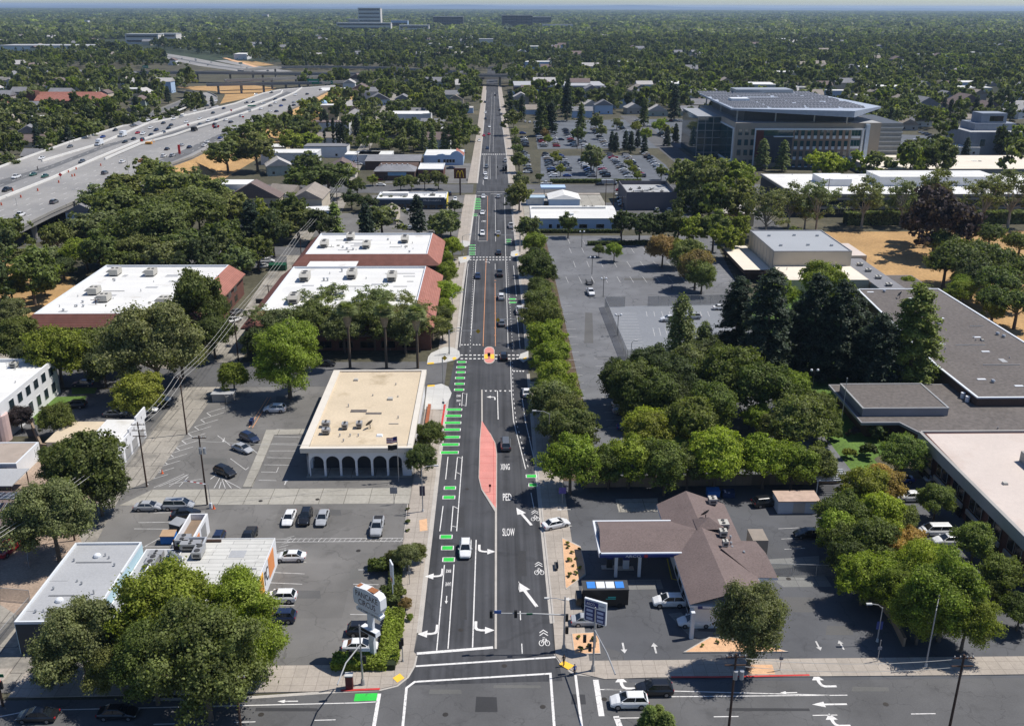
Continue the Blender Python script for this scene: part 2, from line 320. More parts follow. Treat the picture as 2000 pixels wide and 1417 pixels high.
for y,x0,x1 in ((707,894,909.5),(717,893,908.5),(727,892,907.7),(738,890.5,906.5),(749.5,889.4,906),(761,888.5,905),(799.7,872,901),(812,870,900),(825.5,868.5,899),(839,867,898),(853.5,865.5,897),(868,863,895.5),(883.5,861.5,894),(952.7,869,888.5),(971,866.5,887),(1048,861,881.5),(1069.7,864,884),(1092.5,866.5,886),(929.6,1029,1047),(947,1034,1048),(584,994.5,1007),(590.8,995,1008.5)): BAR(x0,x1,y)
for y in (479,484,488,493,497): BAR(917,928,y,.9)
for y in (468,472,476): BAR(989,998,y,.9)
for y in (388,391.3,394.6,398,401.3,404.6,408): BAR(919.6,938.6,y,1.2)
for y in (418.6,421.6): BAR(923,932,y,.8)
L('875,892 870.4,936'); L('865.4,988 859,1037'); L('903,891 892,1037'); L('893.5,893 889,936'); L('885,988 881,1037')
L('893.5,892 903,895',.12); L('891,922 900,926',.12); L('885,988 894.5,993',.12); L('882,1027 892.4,1029',.12)
L('903.6,767 901.8,793',.12); L('912,768 910,793',.12); L('903.6,767 912,770',.1); L('902,790 910,793',.1)
L('868,1103 853,1270'); L('886.7,1102 875,1267'); L('930,1054 923,1264',.17)
L('814,1276 963,1264',.5); L('812,1300.5 1085,1283',.32)
L('786,1425 794,1343 810,1331 1075,1315 1083,1425',.32); L('1124,1318 1137,1425',.32); L('1163.5,1327 1175,1398',.7)
L('997,703.7 999,769 1003,822 1026.5,915.5',.15); DASH('1001,707 1002,769 1008,822 1032,914',.9,1.6,.13)
L('1020,778 1026,822 1045,905',.15); L('1037,962 1043,992',.12)
L('971.5,763 973,819',.17); L('942,762 960,765',.12) if 0 else None
for i in range(6):
    x,y=g(949+i*9.4,763.5); pw.add([(x-.3,y+.35,ZP),(x,y-.45,ZP),(x+.3,y+.35,ZP)],[(0,1,2)])
for i in range(4):
    x,y=g(1004+i*6,725); pw.add([(x-.28,y+.4,ZP),(x,y-.5,ZP),(x+.28,y+.4,ZP)],[(0,1,2)])
for i in range(3):
    x,y=g(902+i*6,673); pw.add([(x-.28,y-.4,ZP),(x+.28,y-.4,ZP),(x,y+.5,ZP)],[(0,1,2)]); x,y=g(925+i*6,673); pw.add([(x-.28,y-.4,ZP),(x+.28,y-.4,ZP),(x,y+.5,ZP)],[(0,1,2)])
DASH('1020,1276 1013,1135',2.1,5.2,.13)
for yy in (693.5,700.5):      # ladder of small blocks across the avenue at both mid crossings
    for i in range(16):
        x,y=g(902+i*8.4,yy)
        if not 944<902+i*8.4<967: pw.box(x-.3,y-.35,Z(12)+.001,x+.3,y+.35,ZP)
for yy in (502.5,507.5):
    for i in range(13):
        x,y=g(919+i*6.4,yy); pw.box(x-.3,y-.45,Z(12)+.001,x+.3,y+.45,ZP)
for i in range(14):
    x,y=g(934+i*4.2,301.5); pw.box(x-.35,y-1.1,Z(12)+.001,x+.35,y+1.1,ZP)
# lines further up the avenue
L('930,507 920,655',.15); L('925,513 898,679',.13) if 0 else L('914.5,515 898,678',.13); DASH('925,513 918,690',.9,1.7,.12)
L('949.5,505 943.6,676',.16,po); L('967,552 967.5,676',.16,po); L('952.5,383 951.4,470',.16,po)
for yy in (548,580,612,640,655): L(f'965.5,{yy} 969,{yy}',.5,po)
L('985.6,385 988,520 992.5,680',.14); DASH('990.5,513 1002,690',.9,1.7,.12); L('1003,519 1008.5,579',.12); L('1009.6,616 1016,681',.12)
L('967,383 968,472',.12); L('967,515 967.2,527',.12); L('935.8,418 933.8,469',.12); L('923.5,422 918.4,464',.12); DASH('930.5,422 928,470',.8,1.3,.1)
L('932,382.5 952,382.5',.5); L('933,471 952,471',.3) ; L('958,379 986,379',.4); L('932,375 986,375',.35)
L('948,300 943,360',.12,pf); L('961,180 956,297',.12,pf); L('966,180 963,297',.12,pf); L('969,300 969,350',.12,pf); L('945,300 944,362',.12,pf); L('954,305 953,350',.14,pf); L('957,305 957.5,350',.14,pf)
# cross street paint
L('1180,1345.5 1620,1357',.14); L('1310,1360 1650,1357',.14) if 0 else L('1305,1360 1655,1357',.14); L('1172,1346 1300,1348',.14)
DASH('1200,1402 1900,1392',3.,9.,.14); L('0,1399 60,1387 700,1372 737,1370',.15); DASH('300,1414 700,1404',2.5,7.,.13)
L('741,1354 730,1420',.45)
L('1203,1398 1213,1425',.7)
a,b=g(692,1361),g(737,1361); pg.flat(gs('694,1354.5 738,1353 735,1367.5 691,1369'),ZP)
# arrows and glyphs
AR={'straight':([(-.12,-1.8),(.12,-1.8),(.12,.5),(.42,.5),(0,1.8),(-.42,.5),(-.12,.5)],),
 'turn':([(.55,-1.3),(.8,-1.3),(.8,-.1),(.62,.22),(.2,.36),(-.15,.38),(-.15,.8),(-1.,.22),(-.15,-.36),(-.15,.06),(.2,.04),(.45,-.06),(.55,-.3)],)}
def arrow(kind,x,y,rot=0,s=1.,sx=1.,mb=pw,z=ZP,flip=1,len_=1.):
    X,Y=g(x,y); c,sn=math.cos(R_(rot)),math.sin(R_(rot))
    P=[]
    for a,b in AR[kind][0]:
        a,b=a*s*sx*flip,b*s*len_; P.append((X+a*c-b*sn,Y+a*sn+b*c))
    mb.flat(P,z)
arrow('turn',960,776,0,1.1); arrow('turn',949,1075,180,1.35,1.15,flip=1); arrow('turn',944,1228,180,1.35,1.15); arrow('turn',850,1123,180,1.35,1.15,flip=-1); arrow('turn',838,1235,180,1.35,1.15,flip=-1)
arrow('straight',1023,1008,22,1.75,1.1); arrow('straight',1030,1160,22,1.85,1.1)
arrow('straight',898,789,180,.45); arrow('straight',872,1171,180,.55); arrow('turn',950,511,0,.8) if 0 else arrow('turn',952,512,0,.9)
arrow('straight',1218,1265,180,.62,mb=pf,sx=1.7); arrow('straight',1279,1265,0,.62,mb=pf,sx=1.7); arrow('straight',1598,1261,180,.55,mb=pf,sx=1.7); arrow('straight',1643,1259,0,.55,mb=pf,sx=1.7)
arrow('straight',1117,1171,90,.75,1.5,mb=pf,z=.16); arrow('straight',1100,996,90,.7,mb=pf,z=.16); arrow('straight',1103,1028,270,.7,mb=pf,z=.16)
arrow('turn',1218,1334,90,1.3,1.1,flip=-1); arrow('turn',1603,1330,90,1.3,1.1,flip=-1); arrow('straight',1540,1352,90,.6); arrow('straight',1620,1375,90,1.2); arrow('turn',1630,1407,90,1.25,flip=-1); arrow('straight',562,1369,90,.7)
arrow('straight',437,859,185,.5,1.5,mb=pf,z=Z(5)); arrow('straight',558,941,0,.55,1.5,mb=pf,z=Z(5)); arrow('straight',418,930,-20,.6,1.3,mb=pf,z=Z(5))
def bike(x,y,s=1.):
    X,Y=g(x,y); mb=pw
    for dx in (-.36,.36):
        k=14; P=[(X+s*(dx+.27*math.cos(2*PI*i/k)),Y+s*(-.35+.5*math.sin(2*PI*i/k))) for i in range(k+1)]; mb.line(P,.09*s,ZP)
    mb.line([(X-.36*s,Y-.35*s),(X-.12*s,Y+.45*s),(X+.25*s,Y+.45*s),(X+.36*s,Y-.35*s)],.08*s,ZP+.001); mb.line([(X-.12*s,Y+.45*s),(X+.05*s,Y-.35*s),(X+.25*s,Y+.45*s)],.08*s,ZP+.002)
    mb.line([(X-.16*s,Y+.72*s),(X+.12*s,Y+.72*s)],.12*s,ZP)
    for k in (1.1,1.65): mb.line([(X-.5*s,Y+k*s),(X,Y+(k+.55)*s),(X+.5*s,Y+k*s)],.13*s,ZP)
for x,y in ((1045.5,1011),(1053,1115),(1063,1252)): bike(x,y,1.12)
def text_mesh(s,ext=0.,bold=.0,align='CENTER'):
    cu=bpy.data.curves.new('lettering','FONT'); cu.body=s; cu.align_x=align; cu.align_y='CENTER'; cu.extrude=ext; cu.offset=bold; cu.resolution_u=2
    o=bpy.data.objects.new('lettering',cu); COL.objects.link(o); dg=bpy.context.evaluated_depsgraph_get(); me=bpy.data.meshes.new_from_object(o.evaluated_get(dg)); bpy.data.objects.remove(o); return me
def ptext(name,s,cx,cy,wpx,hpx,rot=0,mat=None,z=ZP):
    me=text_mesh(s,bold=.012); co=np.empty(len(me.vertices)*3); me.vertices.foreach_get('co',co); co=co.reshape(-1,3)
    w_=np.ptp(co[:,0]); h_=np.ptp(co[:,1]); x0,y0=g(cx-wpx/2,cy+hpx/2); x1,_=g(cx+wpx/2,cy+hpx/2); _,y1=g(cx,cy-hpx/2)
    sx,sy=(x1-x0)/w_,(y1-y0)/h_; co[:,0]=(co[:,0]-co[:,0].mean())*sx; co[:,1]=(co[:,1]-(co[:,1].max()+co[:,1].min())/2)*sy
    if rot: co[:,:2]*=-1
    me.vertices.foreach_set('co',co.ravel()); me.materials.clear(); me.materials.append(mat or m_wp); me.update()
    o=link(name,me,None,((x0+x1)/2,(y0+y1)/2,z)); return struct(o)
ptext('road_lettering','SLOW',990.5,1039,24,15); ptext('road_lettering','PED',990,970.5,17,14); ptext('road_lettering','XING',988.5,911.5,18,12)
ptext('road_lettering','BIKE',896,773,8,4,180); ptext('road_lettering','LANE',895,782.5,8,4,180); ptext('road_lettering','BIKE',876.5,1115,10,6,180); ptext('road_lettering','LANE',874.5,1140.5,11,7,180)
ptext('road_lettering','ONLY',944,412,9,3); ptext('road_lettering','ONLY',945,432,9,3,180)
# median island
isl=gs('941,822 958,849 967,867 969.5,888 969,994 966,990 941,955 936,934 938,858')
struct(MB().prism(gs('939.8,762 942.6,762 942.9,830 958.5,848 967.8,866 971,888 970.6,994 970.4,1268 966,1268 966.6,1000 940,957 934.6,934 936.6,858 940,824'),0,.16).build('median_kerb',m_kerb))
struct(MB().flat(isl,.166).build('median_island',m_red))
rr=MB().prism(gs('945,705 945,684 948,679.5 953,677.5 959,677.5 963.5,679.5 966,684 966,705 962.5,709 957,711 952,711 947.5,709'),0,.15); struct(rr.build('refuge_island',m_kerb))
struct(MB().flat(gs('946.4,704.6 946.4,684.4 949,680.8 953.4,679 958.6,679 962.4,680.8 964.6,684.4 964.6,704.6 961.6,707.6 957,709.4 952,709.4 948.8,707.6'),.156).build('refuge_paving',m_red))
yt=MB()
for s in ('946,692.5 953,692.5 953,701.5 946,701.5','958,692.5 965.4,692.5 965.2,701.5 958,701.5'): yt.flat(gs(s),.162)
for s in ('767,1323 781,1314 790,1323 776,1332','1092,1296 1101,1289 1122,1299 1110,1307','883,699 889,696.5 892,700 886,703','1021,700 1028,697 1029,701 1023,703','835,708 847,707 848,710 835,711','835,752 849,751 849,754 835,755','905,503 911,502.5 911,505 905,505.5','1006,496 1011,495 1011,498 1006,499'): yt.flat(gs(s,.15),.166)
struct(yt.build('tactile_paving',m_yp))
# car park striping
ZL=Z(4)+.005
def PL(s,wd=.12,z=ZL): pf.line(gs(s),wd,z)
for s in ('536,1095 598,1097','530,1117 595,1120','521,1137 590,1140','515,1180 575,1182','535,1150 535,1163','530,1088 530,1100','684,1199 760,1200','690,1140 740,1141','700,1112 730,1112','660,1281 690,1258','700,1283 735,1256','536,1052 800,1050','536,1058 800,1056','0,1000 0,1001',
 '525,880 578,880','521,893 573,894','516,907 566,908','510,921 540,922 544,912','505,937 540,938','530,866 580,866','535,852 585,853','540,838 590,839','450,895 480,917 486,912','425,850 470,885 476,880','480,865 505,887 510,884','410,985 405,986','330,945 395,935','300,952 360,925','310,950 365,927','330,950 368,926','350,950 368,930','418,953 430,932 470,953','428,953 432,940','440,953 434,936','452,953 440,938',
 '300,1001 400,999','270,1020 390,1018','262,1032 400,1033','270,1067 330,1067','262,1078 330,1040'): PL(s)
for i in range(11):
    x=404-i*12.2; y=806+i*13.4; PL(f'{x:.0f},{y:.0f} {x+46:.0f},{y-14:.0f}'); PL(f'{x:.0f},{y:.0f} {x+8:.0f},{y+6:.0f}',.16)
for i in range(24): x=560+i*10; PL(f'{x},{1058} {x+8},{1050}',.08)
for i in range(8): PL(f'{560-i*5},{1050+i*6} {575-i*4},{1046+i*6}',.08)
struct(MB().line(gs('470,950 490,905 512,860 524,822 530,800'),1.0,0).build('x',m_conc)) if 0 else None
z=.12
walk('kerbed_island',gs('474,952 492,952 535,850 600,848 600,838 520,840 505,880'),.13,m_conc)
struct(MB().prism(gs('486,836 492,836 527,776 523,776'),0,.1).build('kerbed_island',m_old)); 
L2=MB(); L2.line(gs('486,836 523,776'),.14,.11); L2.line(gs('493,836 529,776'),.14,.11); struct(L2.build('orange_kerb',m_op))
for i in range(16): PL(f'{1206+i*1.2:.0f},{612+i*5.6:.0f} {1243+i*1.2:.0f},{612+i*5.6:.0f}',.1,Z(6)+.005)
for i in range(9): PL(f'{1390+i*4:.0f},{505+i*8:.0f} {1420+i*4:.0f},{503+i*8:.0f}',.1)
for i in range(11): PL(f'{1110+i*28},{468} {1113+i*29},{476}',.1); 
for i in range(10): PL(f'{1120+i*26},{510} {1124+i*27},{522}',.1)
for i in range(10): PL(f'{1160+i*3:.0f},{700+i*15:.0f} {1200+i*3:.0f},{699+i*15:.0f}',.1)
for i in range(4): PL(f'{1520+i*6},{1032+i*20} {1560+i*6},{1030+i*20}',.1)

for i in range(17): PL(f'{1096+i*2.2:.0f},{598+i*15} {1118+i*2.2:.0f},{597+i*15}',.1)
for i in range(12): PL(f'{1112+i*24},{484} {1116+i*24.6:.0f},{494}',.1); PL(f'{1105+i*25},{540} {1110+i*25.6:.0f},{552}',.1)
for i in range(9): PL(f'{1275+i*12},{640} {1279+i*12.3:.0f},{656}',.1,Z(6)+.005); PL(f'{1262+i*15},{608} {1264+i*15.3:.0f},{618}',.1,Z(6)+.005)
PL('1203,975 1285,973'); PL('1208,999 1285,997')
sheet('disabled_bay',gs('1202,976 1284,974 1287,998 1209,1000'),Z(7),m_conc)
for s in ('1148,1132 1290,1131 1296,1150 1152,1152','1496,1092 1600,1085 1600,1103 1500,1112','1500,1125 1610,1122 1625,1145 1530,1146','1305,1198 1345,1240 1380,1250 1440,1250 1445,1236 1365,1232 1330,1195'): sheet('forecourt_slab',gs(s),Z(7),M('forecourt_concrete',(.20,.20,.19),.85,var=.12,scale=.3,fine=.1,tile=(3,3,(.1,.1,.1),.04)))
struct(MB().line(gs('1085,1000 1085,1001'),.1,.1).build('x',m_wp)) if 0 else None
struct(pw.build('white_road_paint',m_wp)); struct(pg.build('green_bike_paint',m_gp)); struct(po.build('orange_line_paint',m_op)); struct(pf.build('faded_bay_paint',m_wf))
# planting beds
def bed(poly,label,h=.2):
    t=thing('planting_bed',label,'planting bed'); MB().prism(poly,0,h).build('border',m_kerb,t)
    c=Vector((sum(p[0] for p in poly)/len(poly),sum(p[1] for p in poly)/len(poly))); q=[tuple(c+(Vector(p)-c)*.95) for p in poly]
    MB().flat(q,h+.006).build('rock_cover',m_tan,t); return t
bed(gs('1097,1050 1134,1068 1142,1103 1144,1123 1106,1152 1104,1150'),'five-sided tan gravel bed with small tufts by the right pavement')
bed(gs('1116,1238 1160,1236 1170,1246 1173,1278 1121,1279'),'small square tan gravel bed under the price sign by the crossing')
bed(gs('1334,1275 1385,1245 1500,1262 1540,1274'),'long triangular tan gravel bed behind the street tree')
struct(MB().flat(gs('1462,1297 1508,1297 1514,1315 1460,1316',.14),.148).build('tree_pit',m_tan)); struct(MB().flat(gs('819,1015 834,1012 835,1035 820,1037',.14),.148).build('tree_pit',m_tan))

# utility cuts, patches and manholes
m_patch=ASPH('asphalt_patch',(.047,.047,.049)); m_patchm=ASPH('asphalt_patch_grey',(.105,.103,.1)); m_patchl=ASPH('asphalt_patch_light',(.13,.128,.12)); m_mh=M('manhole_iron',(.05,.045,.04),.6,.4)
for i,(x,y,w_,d_,r_,mm) in enumerate(((870,1350,60,9,0,1),(950,1375,40,30,0,0),(1010,1340,90,6,0,1),(560,1385,120,7,0,0),(1500,1385,160,6,0,0),(1700,1345,70,9,0,1),(1130,1365,25,20,0,0),(640,1000,50,12,0,0),(700,1120,30,20,0,1),(600,1160,50,16,0,0),(560,780,40,14,0,0),(420,900,46,12,0,1),(1150,640,14,60,0,0),(1250,545,60,5,0,0),(1130,800,26,40,0,0),(1330,520,80,10,0,1),(1230,1090,60,16,0,0),(1560,1180,60,30,0,0),(1640,1230,50,18,0,0),(900,1010,12,40,0,0),(1020,1100,14,50,0,0),(905,1180,10,60,0,0),(1000,850,12,40,0,0),(240,790,60,14,0,0))):
    zz=Z(12)+.0015 if (x>840 and x<1080 and y<1270) else Z(12)-.001 if y>1330 else Z(5)
    struct(MB().flat(gs(f'{x-w_/2},{y-d_/2} {x+w_/2},{y-d_/2+1} {x+w_/2+2},{y+d_/2} {x-w_/2-2},{y+d_/2}'),zz).build('asphalt_patch',(m_patch if zz>.03 else m_patchm) if mm==0 else m_patchl))
for x,y in ((912,955),(900,1230),(985,1300),(870,1395),(1180,1365),(1060,1380),(510,1395),(1730,1375),(620,975),(509,978),(1540,1130),(700,1075),(955,620),(960,455)):
    X,Y=g(x,y); o=MB(); o.cyl(X,Y,0,Z(12)+.0095,.36,n=14); struct(o.build('manhole_cover',m_mh))
# ================================================================ BUILDINGS
m_whiteroof=M('roof_white',(.70,.69,.655),.7,var=.05,scale=.1,fine=.03,stain=((.42,.38,.30),.14,.60,.6),tile=(30.,2.4,(.62,.60,.56),.05))
m_greyroof=M('roof_grey',(.36,.365,.37),.85,var=.07,scale=.2,fine=.06,stain=((.22,.22,.22),.3,.64,.5))
m_beigeroof=M('roof_beige',(.56,.46,.325),.85,var=.09,scale=.15,fine=.06,stain=((.25,.185,.10),.09,.56,.7))
m_darkroof=M('roof_gravel',(.13,.115,.105),.95,var=.1,scale=.1,fine=.2,stain=((.09,.085,.08),.05,.6,.5))
m_pinkroof=M('roof_pinkish',(.56,.485,.43),.85,var=.07,scale=.1,fine=.03,stain=((.45,.35,.29),.08,.55,.5))
m_creamroof=M('roof_cream',(.70,.63,.52),.85,var=.07,scale=.12,stain=((.5,.42,.32),.1,.58,.5))
m_panelroof=M('roof_sheets',(.55,.54,.50),.8,var=.08,scale=.3,stain=((.3,.29,.27),.35,.6,.5),tile=(4.6,1.,(.2,.2,.19),.035,.5))
m_tilered=M('clay_tile_shade_tone',(.20,.088,.068),.8,var=.18,scale=.5,fine=.1,tile=(60.,.42,(.15,.05,.035),.05))  # darker copy of the red tile, shade of the skirt slopes in its colour
m_tileredE=M('clay_tile_sun_tone',(.33,.145,.11),.8,var=.14,scale=.5,fine=.1,tile=(.42,60.,(.25,.08,.05),.05))  # paler copy of the same tile, sunlight on east slopes in its colour
m_shingle=M('shingle_brown',(.158,.12,.11),.9,var=.1,scale=.3,fine=.18)
m_shgrey=M('shingle_grey',(.20,.20,.21),.9,var=.15,scale=.3,fine=.15)
m_shtan=M('shingle_tan',(.27,.235,.2),.9,var=.15,scale=.3,fine=.15)
m_whitewall=M('wall_white',(.68,.68,.68),.8,var=.06,scale=.4,stain=((.45,.44,.42),.25,.66,.4))
m_beigewall=M('wall_beige',(.52,.45,.35),.85,var=.07,scale=.3)
m_greywall=M('wall_grey',(.27,.27,.28),.85,var=.08,scale=.3)
m_darkwall=M('wall_dark',(.045,.05,.058),.8,var=.12,scale=.3)
m_brick=M('brick',(.13,.06,.045),.9,var=.16,scale=.5,fine=.15)
m_brownwall=M('wall_brown',(.10,.065,.05),.9,var=.12,scale=.4)
m_bluewall=M('wall_pale_blue',(.42,.58,.64),.8,var=.07,scale=.4,stain=((.5,.4,.3),.5,.68,.5))
m_lbluewall=M('wall_sky_blue',(.38,.50,.66),.8,var=.05,scale=.4)
m_trim=M('trim_white',(.66,.68,.70),.6,var=.04)
m_concwall=M('wall_concrete',(.33,.32,.30),.85,var=.1,scale=.2,stain=((.2,.2,.19),.2,.6,.5))
m_metal=M('metal_grey',(.40,.40,.395),.5,.4,var=.08); m_metald=M('metal_dark',(.07,.07,.07),.6,.3); m_galv=M('galvanised',(.42,.43,.44),.45,.5,var=.08)
m_hvac=M('hvac_paint',(.46,.44,.39),.6,.1,var=.08,scale=.8); m_black=M('black_matte',(.012,.012,.013),.7); m_tar=M('tar',(.03,.03,.03),.8)
m_glass=M('window_glass',(.018,.03,.036),.08,0,.8,var=.2,scale=.3); m_glassT=M('teal_glass',(.01,.055,.07),.06,0,.9,var=.3,scale=.12); m_glassD=M('black_glass',(.008,.009,.011),.15,0,.6)
class Bld:
    def __init__(s,name,label,cat,cx,cy,group=None): s.c=(cx,cy); s.t=thing(name,label,cat,(cx,cy,0),0,group)
    def part(s,mb,name,mat,parent=None,label=None,smooth=False):
        o=mb.build(name,mat,parent or s.t,smooth,(-s.c[0],-s.c[1],0) if parent is None else (0,0,0))
        if label:o['label']=label
        return o
    def block(s,x0,y0,x1,y1,h,wall,roof,par=.5,pw_=.3,coping=None,z0=0.,wn='wall',rn='roof'):
        """walls, sunk roof and coping round it"""
        if x0>x1:x0,x1=x1,x0
        if y0>y1:y0,y1=y1,y0
        s.part(MB().prism([(x0,y0),(x1,y0),(x1,y1),(x0,y1)],z0,h-par-.02),wn,wall)
        s.part(MB().flat([(x0+pw_,y0+pw_),(x1-pw_,y0+pw_),(x1-pw_,y1-pw_),(x0+pw_,y1-pw_)],h-par+.01),rn,roof)
        mb=MB(); zz=h-par-.02
        mb.box(x0,y0,zz,x1,y0+pw_,h).box(x0,y1-pw_,zz,x1,y1,h).box(x0,y0+pw_,zz,x0+pw_,y1-pw_,h-.003).box(x1-pw_,y0+pw_,zz,x1,y1-pw_,h-.003)
        s.part(mb,'parapet',coping or wall); return s
    def rect(s,f,at,a0,a1,z0,z1,d=.06,mb=None,m=0):
        """slab d proud of face f (S,N: at=y; W,E: at=x)"""
        mb=mb or MB()
        if f=='S': mb.box(a0,at-d,z0,a1,at+.02,z1,m)
        elif f=='N': mb.box(a0,at-.02,z0,a1,at+d,z1,m)
        elif f=='W': mb.box(at-d,a0,z0,at+.02,a1,z1,m)
        else: mb.box(at-.02,a0,z0,at+d,a1,z1,m)
        return mb
    def win(s,f,at,a,z,w=1.4,h=1.5,fr=None,gl=None,mull=0,name='window',sill=False):
        mb=s.rect(f,at,a-w/2-.08,a+w/2+.08,z-h/2-.08,z+h/2+.08,.05)
        n=mull+1
        for i in range(n): s.rect(f,at,a-w/2+w*i/n+(.03 if i else 0),a-w/2+w*(i+1)/n-(.03 if i<n-1 else 0),z-h/2,z+h/2,.07,mb,1)
        return s.part(mb,name,[fr or m_trim,gl or m_glass])
    def unit(s,x,y,z,w=2.2,d=3.,h=1.6,rot=0.,hood=True,mat=None,name='rooftop_unit'):
        mb=MB(); c,sn=math.cos(rot),math.sin(rot)
        def bx(a0,b0,c0,a1,b1,c1,m=0):
            mb.box(x+a0,y+b0,z+c0,x+a1,y+b1,z+c1,m,rot,(x,y))
        bx(-w/2+.15,-d/2+.15,0,w/2-.15,d/2-.15,.35,2); bx(-w/2,-d/2,.35,w/2,d/2,h)
        if hood:
            o=len(mb.v); P=[(-w/2+.05,-d/2,h-.02),(w/2-.05,-d/2,h-.02),(w/2-.05,-d/2-.9,h-.65),(-w/2+.05,-d/2-.9,h-.65),(-w/2+.05,-d/2,h-.9),(w/2-.05,-d/2,h-.9)]
            mb.add([(x+a*c-b*sn,y+a*sn+b*c,z+k) for a,b,k in P],[(0,3,2,1),(0,4,3),(1,2,5),(4,5,2,3)],0)
        for k in (-.25,.25):
            mb.cyl(x-k*d*sn,y+k*d*c,z+h,z+h+.12,min(w,d*.5)*.33,n=10,m=1)
        bx(-w/2-.02,-d*.1,.6,-w/2+.01,d*.35,h-.25,1); bx(-w*.35,-d/2-.02,.5,w*.35,-d/2+.01,h-.95 if hood else h-.3,1)
        return s.part(mb,name,[mat or m_hvac,m_metald,m_tar])
    def vent(s,x,y,z,h=.6,r=.18): return s.part(MB().cyl(x,y,z,z+h,r,n=8).cyl(x,y,z+h,z+h+.18,r*1.8,r*1.2,n=8),'roof_vent',m_galv)
    def dome(s,x,y,z,r=.6):
        mb=MB(); mb.cyl(x,y,z,z+.25,r,n=12)
        for k in range(3): a0,a1=k*PI/6,(k+1)*PI/6; mb.cyl(x,y,z+.25+r*.55*math.sin(a0),z+.25+r*.55*math.sin(a1),r*math.cos(a0)*.95,r*math.cos(a1)*.95+.01,n=12)
        return s.part(mb,'skylight',m_trim)
    def dish(s,x,y,z,r=.8,az=0.,m=None):
        mb=MB(); mb.cyl(x,y,z,z+r,.08,n=6); vs=[];n=12
        d=Vector((math.cos(az)*.8,math.sin(az)*.8,.6)).normalized(); u=d.cross(Vector((0,0,1))).normalized(); v=d.cross(u); c=Vector((x,y,z+r*1.2))
        for k,(rr,dp) in enumerate(((.08,0),(.55,.09),(1,.3))): vs+=[tuple(c+d*dp*r+(u*math.cos(2*PI*i/n)+v*math.sin(2*PI*i/n))*rr*r) for i in range(n)]
        mb.add(vs,[(k*n+i,k*n+(i+1)%n,(k+1)*n+(i+1)%n,(k+1)*n+i) for k in range(2) for i in range(n)]+[tuple(range(n))]); mb.tube([c,c+d*r*.8],.03)
        return s.part(mb,'satellite_dish',m or m_trim)
# ---- bank with the arcade ------------------------------------------------
b=Bld('arcaded_bank','white arcaded building with flat beige roof stained brown, beside the avenue','building',-24.4,173)
X0,X1,Y0,Y1=-34.6,-14.5,153.6,192.6
b.part(MB().box(X0+1.6,Y0+4,0,X1-.5,Y1-.4,5.2),'wall',m_whitewall); b.part(MB().rect if False else MB().box(X0+1.6,Y0+3.96,0,X1-2.5,Y0+3.99,4.6),'arcade_shade_sheet',m_darkwall)  # dark sheet on the back wall paints the shade inside the arcade
b.part(MB().flat([(X0+1.5,Y0+.9),(X1-1.1,Y0+.9),(X1-.9,Y1-.6),(X0+.9,Y1-.6)],5.72),'roof',m_beigeroof)
mb=MB()
for (xa,ya,xb,yb) in ((X0,Y0,X1,Y0+.8),(X0,Y1-.55,X1,Y1)): mb.box(xa,ya,5.1,xb,yb,6.02)
mb.box(X0,Y0+.8,5.1,X0+1.4,Y1-.55,6.0); mb.box(X1-1.,Y0+.8,5.1,X1,Y1-.55,6.0)
b.part(mb,'fascia',M('fascia_cream',(.62,.57,.49),.8,var=.05))
def arcade(x0,n,pitch,y,z0,ztop,thick=.45,half=1.22,spring=2.9):
    mb=MB()
    for i in range(n):
        cx=x0+pitch*(i+.5); K=10; arc=[(cx+half*math.cos(PI-PI*k/K),spring+half*math.sin(PI*k/K)) for k in range(K+1)]
        for yy in (y,y+thick):
            for k in range(K): a,c=arc[k],arc[k+1]; mb.add([(a[0],yy,a[1]),(c[0],yy,c[1]),(c[0],yy,ztop),(a[0],yy,ztop)],[(0,1,2,3)])
            for s0,s1 in ((cx-pitch/2,cx-half),(cx+half,cx+pitch/2)): mb.add([(s0,yy,z0),(s1,yy,z0),(s1,yy,ztop),(s0,yy,ztop)],[(0,1,2,3)])
        P=[(cx-half,z0)]+arc+[(cx+half,z0)]
        for k in range(len(P)-1): a,c=P[k],P[k+1]; mb.add([(a[0],y,a[1]),(a[0],y+thick,a[1]),(c[0],y+thick,c[1]),(c[0],y,c[1])],[(0,1,2,3)])
    return mb
p=2.83; b.part(arcade(-33.3,6,p,Y0+.75,.12,5.1),'arcade',m_trim); 
mb=MB()
for k in range(2):
    o=arcade(0,1,3.0,0,.12,5.1); 
    for f in [0]: mb.add([(-33.3+(.0-y_),Y0+1.2+k*3.0+x_,z_) for x_,y_,z_ in o.v],o.f)
b.part(mb,'side_arcade',m_trim)
b.part(MB().box(X0+.7,Y0+.3,.0,X1-.4,Y0+4,.14),'porch_floor',m_conc); b.part(MB().box(-16.3,Y0+.75,.1,-14.9,Y0+4,5.1),'end_wall',m_trim)
b.part(MB().box(-13.9,160,.14,-13.3,186,.75),'planter_wall',M('rust_wood',(.28,.09,.04),.8))
for x,y in ((637,832),(637,846)):
    a=g(x,y,5.8); b.unit(a[0],a[1],5.72,1.5,1.2,1.1,hood=False,mat=m_metal)
for x,y in ((674,836),(702,834)):
    a=g(x,y,5.8); b.unit(a[0],a[1],5.72,1.1,1.3,1.2,hood=False,mat=m_metal)
a=g(723,836,5.8); b.dish(a[0],a[1],5.72,.85,PI*.8,m_metald); a=g(741,850,5.8); b.part(MB().box(a[0]-.6,a[1]-.5,5.72,a[0]+.6,a[1]+.5,6.0,top=.15),'roof_hatch',[m_trim])
for x,y in ((664,851),(684,851),(700,851),(671,861)): a=g(x,y,5.8); b.vent(*a,5.72,.35,.1)
